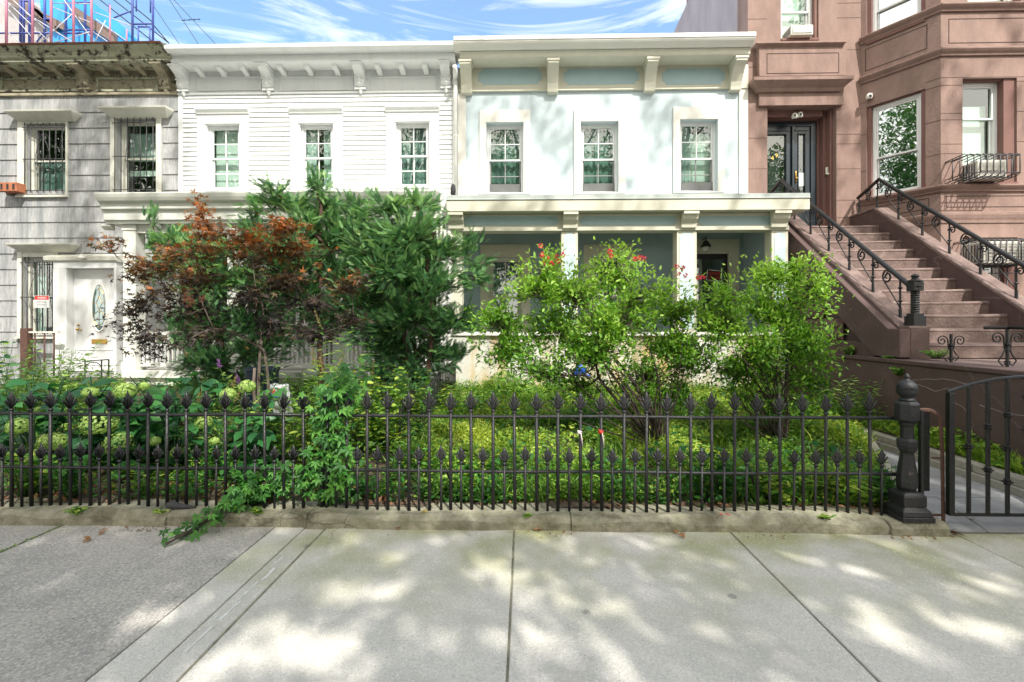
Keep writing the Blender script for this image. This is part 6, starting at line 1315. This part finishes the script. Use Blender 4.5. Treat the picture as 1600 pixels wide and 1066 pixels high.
def herb(name, base, h, w, nst, label, cat, leaf='leaf', lm='l_weed', ls=.06, nl=12, lean=(0, 0), group=None, spike=None, upz=.2, up=(0, -.2, 1), sr=.004, parts=True, droop=.0):
    root = thing(name, base, label, cat, group); mb = MB(); pos = []; dr = []; tips = []
    for k in range(nst):
        a = random.uniform(0, 6.28); r = w * math.sqrt(random.random()); e = np.array(base) + (math.cos(a) * r + lean[0], math.sin(a) * r * .7 + lean[1], h * random.uniform(.55, 1.05)); st = np.array(base) + (math.cos(a) * r * .25, math.sin(a) * r * .25, 0)
        pts = curve_pts(st, e, 5, droop, .06); mb.tube([Vector(p) for p in pts], list(np.linspace(sr, sr * .4, 6)), 4); tips.append((e, nrm(pts[-1] - pts[-2])))
        for q in range(nl):
            t = .2 + .8 * (q + .5) / nl; i = min(4, int(t * 5)); p = pts[i] + (pts[i + 1] - pts[i]) * (t * 5 - i); an = q * 2.4 + random.random(); pos.append(p); dr.append((math.cos(an), math.sin(an), upz + random.uniform(-.2, .2)))
    build(mb, 'stems', M[lm], root, smooth=True, recalc=False); n = len(pos); leaves('foliage', leaf, pos, dr, rng.uniform(.6, 1.2, n) * ls, M[lm], root, up=np.tile(up, (n, 1)), roll=.4)
    if spike:
        for e, d in tips[:spike[1]]:
            n = 90; t = rng.random(n); L_ = spike[2]; p = np.array(e) + d * (t[:, None] * L_) + rng.normal(0, .010, (n, 3)) * (1.1 - t[:, None]); leaves('flower_spike', 'quad', p, rdir(n), np.full(n, .014), M[spike[0]], root, roll=1)
    return root
# mixed border on the left and the middle
herb('leafy_shrub', gpt(55, 6.2), 1.0, .8, 80, 'yellow-green leafy shrub under the barred ground-floor window', 'shrub', 'leaf', 'l_light', .085, 12)
herb('leafy_shrub', gpt(150, 6.0), .78, .7, 64, 'pale leafy shrub before the white door', 'shrub', 'leaf', 'l_light', .07, 12)
herb('leafy_shrub', gpt(-30, 5.0), 1.15, .45, 30, 'dark tall leafy shrub cut by the left edge of the view', 'shrub', 'leaf', 'l_hyd', .10, 12)
herb('leafy_shrub', gpt(230, 5.6), .55, .8, 46, 'low broad-leaved shrub filling the border below the maple\'s left limbs', 'shrub', 'big', 'l_hyd', .11, 9)
herb('butterfly_bush', gpt(520, 4.9), 1.30, .45, 22, 'pale butterfly bush with dried tan flower spikes before the evergreens', 'shrub', 'narrow', 'l_light', .13, 16, spike=('l_tan', 7, .17), upz=.35)
herb('butterfly_bush', gpt(395, 4.7), 1.0, .35, 14, 'butterfly bush with thin arching stems and purple flower tips beside the maple trunk', 'shrub', 'narrow', 'l_light', .10, 18, spike=('l_purple', 4, .08), upz=.35)
herb('leafy_shrub', gpt(590, 5.0), .92, .6, 90, 'mid-green bushy perennial below the broad evergreen', 'shrub', 'leaf', 'l_weed', .085, 13)
herb('leafy_shrub', gpt(475, 4.7), .72, .5, 64, 'tangled low shrub beside the white sack', 'shrub', 'leaf', 'l_weed', .075, 12)
herb('leafy_shrub', gpt(690, 6.4), .45, .35, 30, 'small bright shrub at the foot of the stained porch pier', 'shrub', 'narrow', 'l_weed', .10, 14)
herb('tall_weed', gpt(330, 4.3), .80, .25, 14, 'tall spindly weed with tan seed heads behind the left fence', 'weed', 'narrow', 'l_light', .09, 14, spike=('l_tan', 6, .10), upz=.4)
herb('tall_weed', gpt(640, 4.4), .55, .28, 24, 'feathery green weed clump right of the creeper', 'weed', 'narrow', 'l_weed', .08, 16, upz=.4)
herb('leafy_shrub', gpt(1340, 6.2), .55, .5, 44, 'loose light shrub between the rose bush and the brown wall', 'shrub', 'narrow', 'l_light', .09, 14)
# along the fence foot
for px, Y, h, w, nst, kind, lm, ls, lab in ((45, 3.85, .38, .22, 30, 'leaf', 'l_weed', .085, 'broad bright-leaved weed at the fence foot near the left edge'), (115, 3.83, .34, .18, 22, 'creeper', 'l_creeper', .06, 'clover-like creeper climbing the left pickets'), (555, 3.85, .16, .12, 16, 'leaf', 'l_creeper', .045, 'round-leaved weed tuft beside the creeper foot'),
        (225, 3.86, .24, .16, 18, 'leaf', 'l_weed', .055, 'small-leaved weed behind the pickets above the dark stone'), (400, 3.76, .30, .22, 30, 'creeper', 'l_creeper', .085, 'large palmate-leaved plant pushing out through the pickets over the kerb'), (1150, 3.86, .42, .20, 22, 'leaf', 'l_creeper', .09, 'broad-leaved climber on the pickets below the dense rose bush'), (1215, 3.84, .22, .16, 18, 'big', 'l_weed', .08, 'pale green broad leaves low at the fence foot'), (1300, 3.9, .30, .18, 60, 'blade', 'l_weed', .26, 'tuft of long grass blades near the right end of the fence'),
        (1375, 3.83, .36, .12, 18, 'creeper', 'l_creeper', .06, 'creeper stems climbing the last short picket'), (680, 3.95, .18, .2, 24, 'leaf', 'l_weed', .05, 'low weeds behind the pickets right of the creeper'), (880, 3.95, .18, .22, 24, 'leaf', 'l_weed', .05, 'low round-leaved weeds below the string ties'), (1030, 3.9, .16, .2, 20, 'leaf', 'l_weed', .05, 'low weeds among brown leaves below the rose trunk')):
    herb('weed_plant', (P(px, 700, Y).x, Y, .10), h, w, nst, lab, 'weed', kind, lm, ls, 5, upz=.3)
# on the kerb and the pavement edge
for px, py, h, w, nst, lab in ((128, 816, .05, .09, 16, 'small fern-like weed spilling over the kerb onto the worn pavement'), (256, 818, .04, .05, 8, 'tiny weed at the kerb joint near the yellow leaf'), (407, 806, .06, .045, 10, 'small bushy weed growing on the kerb end'), (1283, 826, .05, .05, 6, 'two-leaved seedling on the kerb near the gate post'), (822, 806, .03, .04, 5, 'tiny seedling on the kerb below the fence middle')):
    g = P(px, py, 3.60); herb('kerb_weed', (g.x, 3.58, .085), h, w, nst, lab, 'weed', 'leaf', 'l_weed', .035, 6, lean=(0, -.04), upz=.1)
# weeds on the brown wall
for px, py, xw, lab, h in ((1332, 552, 4.50, 'light weed growing on top of the brown wall beside the stoop stones', .13), (1405, 583, 4.41, 'fern weed rooted in the face of the brown wall', .10), (1462, 555, 4.75, 'yellow-green weed patch at the end of the stoop cheek wall', .10), (1395, 560, 4.5, 'small fern on the brown wall coping', .06)):
    r = ray(px, py); t = xw / r[0]; herb('wall_weed', (xw, r[1] * t, CH + r[2] * t - .03), h, .16 if 'patch' in lab or 'light' in lab else .09, 22, lab, 'weed', 'leaf', 'l_light', .05, 8, upz=.1)
# planting strip greenery as ground cover below
# ---- creeper on the fence and over the kerb
def creeper(pts, label, n, spread, ls=.075):
    root = thing('virginia_creeper', pts[0], label, 'creeper'); mb = MB(); pos = []; dr = []; P_ = [np.array(p, float) for p in pts]
    for k in range(5): mb.tube([Vector(p + rng.normal(0, spread * .25, 3)) for p in P_], .004, 5)
    for k in range(n):
        i = random.randrange(len(P_) - 1); t = random.random(); p = P_[i] * (1 - t) + P_[i + 1] * t + rng.normal(0, 1, 3) * spread * (1, .45, 1); pos.append(p); dr.append((random.uniform(-1, 1), -.5, random.uniform(-1.1, .1)))
    build(mb, 'vine', M['bark_dark'], root, smooth=True, recalc=False); leaves('foliage', 'creeper', pos, dr, rng.uniform(.6, 1.2, n) * ls, M['l_creeper'], root, up=np.tile([0, -1, .8], (n, 1)), roll=.5)
q = lambda px, py, Y: P(px, py, Y)
creeper([q(520, 780, 3.72), q(515, 720, 3.66), q(522, 670, 3.63), q(530, 615, 3.68), q(545, 600, 3.9)], 'Virginia creeper hanging thickly where the two fence lengths meet', 270, .095)
creeper([q(505, 700, 3.66), q(490, 740, 3.66), q(480, 770, 3.68)], 'lower creeper strand on the last glossy pickets', 50, .06)
creeper([q(455, 745, 3.72), q(420, 752, 3.66), q(385, 770, 3.6), q(350, 795, 3.52), (G(305, 832, .03).x, 3.36, .06), (G(265, 848, .02).x, 3.2, .03)], 'leafy creeper trailing over the kerb onto the worn pavement', 150, .045, .06)
creeper([q(720 - 80, 600, 5.6), q(700 - 60, 640, 5.2), q(630, 670, 5.0)], 'creeper draped over the dark divider pickets', 80, .10)

# ---- ground cover, grass, litter (uncountable)
def gc(name, n, x0, x1, y0, y1, kind, lm, s0, s1, h, label, zf=None, dens=None, hue=None, upz=.1, th=None):
    x = rng.uniform(x0, x1, n); y = y0 + (y1 - y0) * rng.random(n) ** 1.0
    if dens is not None:
        k = np.array([dens(a, b) for a, b in zip(x, y)]) > rng.random(n); x, y = x[k], y[k]
    z = np.array([(zf or gz)(a, b) for a, b in zip(x, y)]); hh = np.array([h * max(.25, .6 + 1.1 * noise.noise(Vector((a * 1.7, b * 1.7, 5)))) for a, b in zip(x, y)]); m = len(x)
    z = z + (hh * rng.random(m) if kind != 'blade' else 0); d = rdir(m, 0); d[:, 2] = upz + rng.normal(0, .35, m) if kind != 'blade' else rng.uniform(.8, 2.2, m)
    rn = np.array([.40 + .55 * noise.noise(Vector((a * .9 + 9, b * .9, 2))) + .45 * noise.noise(Vector((a * 3.1, b * 3.3, 8))) for a, b in zip(x, y)]) + rng.normal(0, .2, m) + (hue or 0)
    o = leaves(name, kind, np.stack([x, y, z], 1), d, rng.uniform(s0, s1, m) * (1 if kind != 'blade' else 1), M[lm], None, rnd=rn, roll=.5)
    return tag(o, label, 'ground cover', kind='stuff')
dl = lambda x, y: 0 if x > 2.93 + max(0, y - 3.8) * .5 else .16 + 1.25 * max(0, noise.noise(Vector((x * 1.5, y * 1.7, 1))) + .28)
gc('ground_cover', 95000, -1.2, 4.0, 3.82, 7.95, 'leaf', 'l_weed', .028, .062, .27, 'yellow-green low weeds covering the ground before the aqua porch', dens=dl, hue=.17)
gc('ground_cover', 42000, -8.5, -1.1, 3.95, 8.2, 'leaf', 'l_weed', .035, .08, .26, 'dark green low growth under the shrubs of the left garden', dens=dl, hue=-.15)
gc('grass', 42000, -1.2, 4.0, 3.82, 7.95, 'blade', 'l_weed', .08, .26, .1, 'thin uncut grass between the weeds before the aqua porch', dens=dl)
gc('ground_cover', 5000, 4.2, 4.42, 3.6, 8.2, 'leaf', 'l_weed', .03, .08, .16, 'weeds in the narrow bed along the brown wall', zf=lambda x, y: .22 + .017 * (y - 3.6))
gc('grass', 5000, 4.2, 4.42, 3.6, 8.2, 'blade', 'l_weed', .08, .2, .16, 'grass blades in the narrow bed along the brown wall', zf=lambda x, y: .22 + .017 * (y - 3.6), hue=.1)
gc('ground_cover', 2600, -1.2, 3.9, 4.1, 7.6, 'big', 'l_hyd', .05, .10, .30, 'scattered broad dark leaves standing over the weeds before the aqua porch', dens=lambda x, y: 0 if x > 2.9 + max(0, y - 3.8) * .5 else max(0, noise.noise(Vector((x * 1.8, y * 1.8, 21))) * 3))
gc('ground_cover', 11000, -4.6, 2.9, 3.80, 4.25, 'leaf', 'l_creeper', .04, .085, .30, 'broader green weeds crowding the back of the fence', dens=lambda x, y: max(0, noise.noise(Vector((x * 1.6, y, 11))) * 2.2 + .35) * (1 if x > -1.5 else .5))
gc('leaf_litter', 4500, -8.5, 2.9, 3.74, 4.5, 'leaf', 'l_litter', .03, .075, .015, 'dry brown leaves scattered on the soil behind the fence', upz=0, dens=lambda x, y: max(.1, 1.1 - (y - 3.7) * 1.2))
gc('leaf_litter', 900, -5, 3.0, 3.42, 3.535, 'leaf', 'l_litter', .008, .028, .004, 'leaf crumbs gathered along the foot of the kerb', zf=lambda x, y: .006, upz=0, dens=lambda x, y: max(0, noise.noise(Vector((x * 2, 0, 3))) * 2.5))
gc('leaf_litter', 120, 2.98, 3.1, 3.5, 3.75, 'narrow', 'l_litter', .03, .08, .02, 'dry leaves and grass caught below the gate hinge', zf=lambda x, y: .01, upz=0)
fl = [(252, 799, 3.6, .095, 'yellow', 'big yellow fallen leaf on the kerb beside the dark stone'), (670, 805, 3.6, .098, 'yellow', 'yellow-green fallen leaf on the kerb below the right fence'), (160, 829, 0, .012, 'tan', 'curled tan leaf at the foot of the kerb near the fern-like weed'), (838, 829, 0, .012, 'tan', 'tan leaf at the kerb foot right of the middle joint'),
      (1060, 833, 0, .012, 'tan', 'brown leaf pair at the kerb foot before the rose trunk'), (620, 827, 0, .01, 'tan', 'flat pale leaf at the kerb foot left of the middle joint'), (1507, 788, 3.9, .03, 'tan', 'brown leaf on the path behind the second gate bar'), (1527, 783, 4.0, .03, 'tan', 'brown leaf on the path between two gate bars'), (1520, 802, 3.75, .03, 'tan', 'orange leaf against the bottom bar of the gate'),
      (1530, 755, 4.3, .06, 'tan', 'brown leaf beside the path edging'), (1492, 745, 4.6, .07, 'tan', 'small leaf far down the path'), (1131, 809, 3.6, .1, 'red', 'crimson petal cluster lying on the kerb'), (141, 843, 0, .008, 'tan', 'tiny rust-coloured leaf alone on the worn pavement')]
for px, py, Y, z, c, lab in fl:
    g = G(px, py, z) if not Y else P(px, py, Y); g = Vector((g.x, g.y if not Y else Y, z + .004)); n = {'red': 5, 'tan': 2, 'yellow': 1}[c]
    tag(leaves('fallen_leaf', 'big' if c != 'red' else 'quad', np.array([g] * n) + rng.normal(0, .012, (n, 3)) * (1, 1, .1), rdir(n, 0, .05), rng.uniform(.05, .075, n) if c != 'red' else np.full(n, .03), M['l_red'] if c == 'red' else M['l_tan'] if c == 'yellow' else M['l_litter'], None, rnd=np.full(n, .8), roll=.15, origin=g), lab, 'fallen leaf')
mb = MB()                                             # moss in the far-left pavement joint
n = 500; yy = rng.uniform(2.2, 3.5, n); xx = -3.455 + rng.normal(0, .012, n)
tag(leaves('joint_moss', 'leaf', np.stack([xx, yy, np.full(n, -.004)], 1), rdir(n, .5), rng.uniform(.008, .02, n), M['l_weed'], None), 'moss growing in the pavement joint', 'moss', kind='stuff')

# ================================================================ street trees behind the camera (cast the dappled shade, mirrored in the panes)
spots = [(770, 890, 42, 20), (560, 925, 62, 22), (440, 985, 60, 24), (335, 1035, 55, 26), (820, 935, 34, 14), (868, 990, 42, 20), (975, 1000, 30, 18), (935, 940, 48, 12), (965, 1030, 42, 24), (1125, 985, 40, 10), (1225, 1045, 35, 22), (1335, 890, 55, 11), (1385, 1000, 50, 18), (1560, 905, 50, 10), (1455, 960, 44, 10), (840, 842, 26, 6), (900, 855, 22, 7), (1415, 855, 40, 6), (1150, 880, 40, 8), (620, 880, 30, 8), (1030, 850, 30, 6), (1480, 1035, 50, 14), (540, 1050, 50, 14), (180, 838, 40, 6), (1290, 955, 26, 8)]
SP = []
for px, py, rx, ry in spots:
    c = G(px, py); e = G(px + rx, py); f = G(px, py + ry); h_ = G(px, py - ry); SP.append((c.x, c.y, abs(e.x - c.x) * 1.12 + .02, max(.07, abs(h_.y - f.y) / 2) * 1.05 + .02))
for k in range(70):
    r1 = random.uniform(.05, .14); SP.append((random.uniform(-4, 4.5), random.uniform(.9, 3.4), r1 * random.uniform(1, 2), r1))
TR = [(-5.6, -3.4, 'left'), (1.0, -4.2, 'mid'), (7.2, -3.4, 'right')]   # trunks at the roadway edge
acc = {0: ([], []), 1: ([], []), 2: ([], [])}
Sn = np.array(SV)
def assign(p): return int(np.argmin([abs(p[0] - t[0]) for t in TR]))
cnt = 0
def keep(p):
    """leaves stay out of the gaps that light the sunny patches"""
    t = p[2] / Sn[2]; q = p - Sn * t
    if q[1] < 3.62 and q[1] > -.5:
        for c in SP:
            if ((q[0] - c[0]) / c[2]) ** 2 + ((q[1] - c[1]) / c[3]) ** 2 < 1: return False
        return True
    if q[1] >= 3.62:
        tf = (p[1] - YF) / Sn[1]; w = p - Sn * tf          # point on the facades
        if w[2] > .45:
            if -6.8 < w[0] < -1.4 and w[2] > 2.5: return noise.noise(Vector((w[0] * .8, w[2] * .5, 3))) > .33
            if w[2] > 6.2: return False
            return noise.noise(Vector((w[0] * 1.5 + w[2] * .5, w[2] * .8, 7))) > (.16 if w[0] > 4.4 else .02 if w[0] > -6.8 else -.05)
        return noise.noise(Vector((q[0] * 1.3, q[1] * 1.3, 4))) > (.14 if q[0] < 2.7 else -.22)
    return True
def addc(c, n, spread):
    pts = np.array(c) + rng.normal(0, 1, (n, 3)) * spread
    for p in pts:
        if p[2] > 3.2 and keep(p): k = assign(p); acc[k][0].append(p); acc[k][1].append(rng.normal(0, 1, 3) + (0, 0, -.2))
# canopy sampled over what it shades
for i in range(4200):
    gx_ = rng.uniform(-6.5, 9.0); gy_ = rng.uniform(-1.2, 3.6); h = rng.uniform(6.0, 10.5); c = np.array([gx_, gy_, 0]) + Sn * (h / Sn[2]); addc(c, 11, .18)
for i in range(1500):
    gx_ = rng.uniform(-7, 6.5); gy_ = rng.uniform(3.6, 7.8); h = rng.uniform(12, 16.0); c = np.array([gx_, gy_, .2]) + Sn * (h / Sn[2]); addc(c, 10, .22)
for i in range(1500):
    fx = rng.uniform(-9.5, 10.5); fz = rng.uniform(1.2, 6.6); d = rng.uniform(15.5, 20); c = np.array([fx, YF, fz]) + Sn * d; addc(c, 10, .25)
for i in range(1500):
    t = TR[i % 3]; v = rng.normal(0, 1, 3); v /= np.linalg.norm(v); c = np.array([t[0], t[1] - 3.6, 10.5]) + v * rng.random() ** .33 * (3.4, 2.6, 4.5); addc(c, 12, .25)
for k, (tx, ty, nm) in enumerate(TR):
    root = thing('street_tree', (tx, ty, -.16), ('leafy street tree at the far kerb, leftmost of three', 'leafy street tree at the far kerb between the two others', 'leafy street tree at the far kerb, rightmost of three')[k], 'tree', 'street trees across the pavement')
    mb = MB(); top = (tx, ty - 1.0, 6.0); mb.tube([Vector(p) for p in curve_pts((tx, ty, -.2), top, 6, 0, .02)], list(np.linspace(.24, .17, 7)), 12)
    pos, dr = np.array(acc[k][0]), acc[k][1]
    for j in range(34):
        e = pos[rng.integers(len(pos))]; m = (np.array(top) + e) / 2 + (0, 0, .6); mb.tube([Vector(p) for p in curve_pts(top, m, 4, 0, .05)] + [Vector(p) for p in curve_pts(m, e, 5, 0, .05)[1:]], list(np.linspace(.085, .012, 10)), 6)
    build(mb, 'trunk', M['bark'], root, smooth=True, recalc=False)
    leaves('crown', 'leaf', pos, dr, rng.uniform(.13, .22, len(pos)), M['l_street'], root, up=np.tile(Sn, (len(pos), 1)), roll=.7)
print('street leaves', [len(acc[k][0]) for k in acc])

# trees on the far side of the street, mirrored in the window panes
for k, (tx, lab) in enumerate(((-13, 'tree across the street opposite the grey house'), (-4, 'tree across the street opposite the clapboard house'), (6, 'tree across the street opposite the aqua house'), (16, 'tree across the street opposite the brownstone'))):
    root = thing('street_tree', (tx, -15, -.16), lab, 'tree', 'street trees beyond the roadway'); mb = MB(); top = np.array((tx, -15, 5.0)); mb.tube([Vector(p) for p in curve_pts((tx, -15, -.2), top, 6, 0, .02)], list(np.linspace(.3, .2, 7)), 12)
    n = 900; v = rdir(n); v /= np.linalg.norm(v, axis=1, keepdims=True); cc = np.array((tx, -15, 8.2)) + v * rng.random((n, 1)) ** .4 * (5.2, 3.5, 5.0)
    for j in range(20): mb.tube([Vector(p) for p in curve_pts(top, cc[j], 6, -.05, .06)], list(np.linspace(.10, .02, 7)), 6)
    pos = np.repeat(cc, 22, axis=0) + rng.normal(0, .35, (n * 22, 3)); build(mb, 'trunk', M['bark'], root, smooth=True, recalc=False); leaves('crown', 'leaf', pos, rdir(len(pos)), rng.uniform(.2, .32, len(pos)), M['l_street'], root, roll=.8)

for k, (tx, lab) in enumerate(((-13, 'street tree at the kerb before the houses past the grey one, nearer of two'), (-21, 'street tree at the kerb farthest to the side of the grey house'))):
    root = thing('street_tree', (tx, -3.6, -.16), lab, 'tree', 'street trees past the grey house'); mb = MB(); top = np.array((tx, -3.6, 5.0)); mb.tube([Vector(p) for p in curve_pts((tx, -3.6, -.2), top, 6, 0, .02)], list(np.linspace(.3, .2, 7)), 12)
    n = 1500; v = rdir(n); v /= np.linalg.norm(v, axis=1, keepdims=True); cc = np.array((tx, -2.6, 11.5)) + v * rng.random((n, 1)) ** .4 * (4.6, 4.6, 7.5)
    for j in range(20): mb.tube([Vector(p) for p in curve_pts(top, cc[j], 6, -.05, .06)], list(np.linspace(.10, .02, 7)), 6)
    pos = np.repeat(cc, 18, axis=0) + rng.normal(0, .3, (n * 18, 3)); build(mb, 'trunk', M['bark'], root, smooth=True, recalc=False); leaves('crown', 'leaf', pos, rdir(len(pos)), rng.uniform(.18, .28, len(pos)), M['l_street'], root, roll=.8)
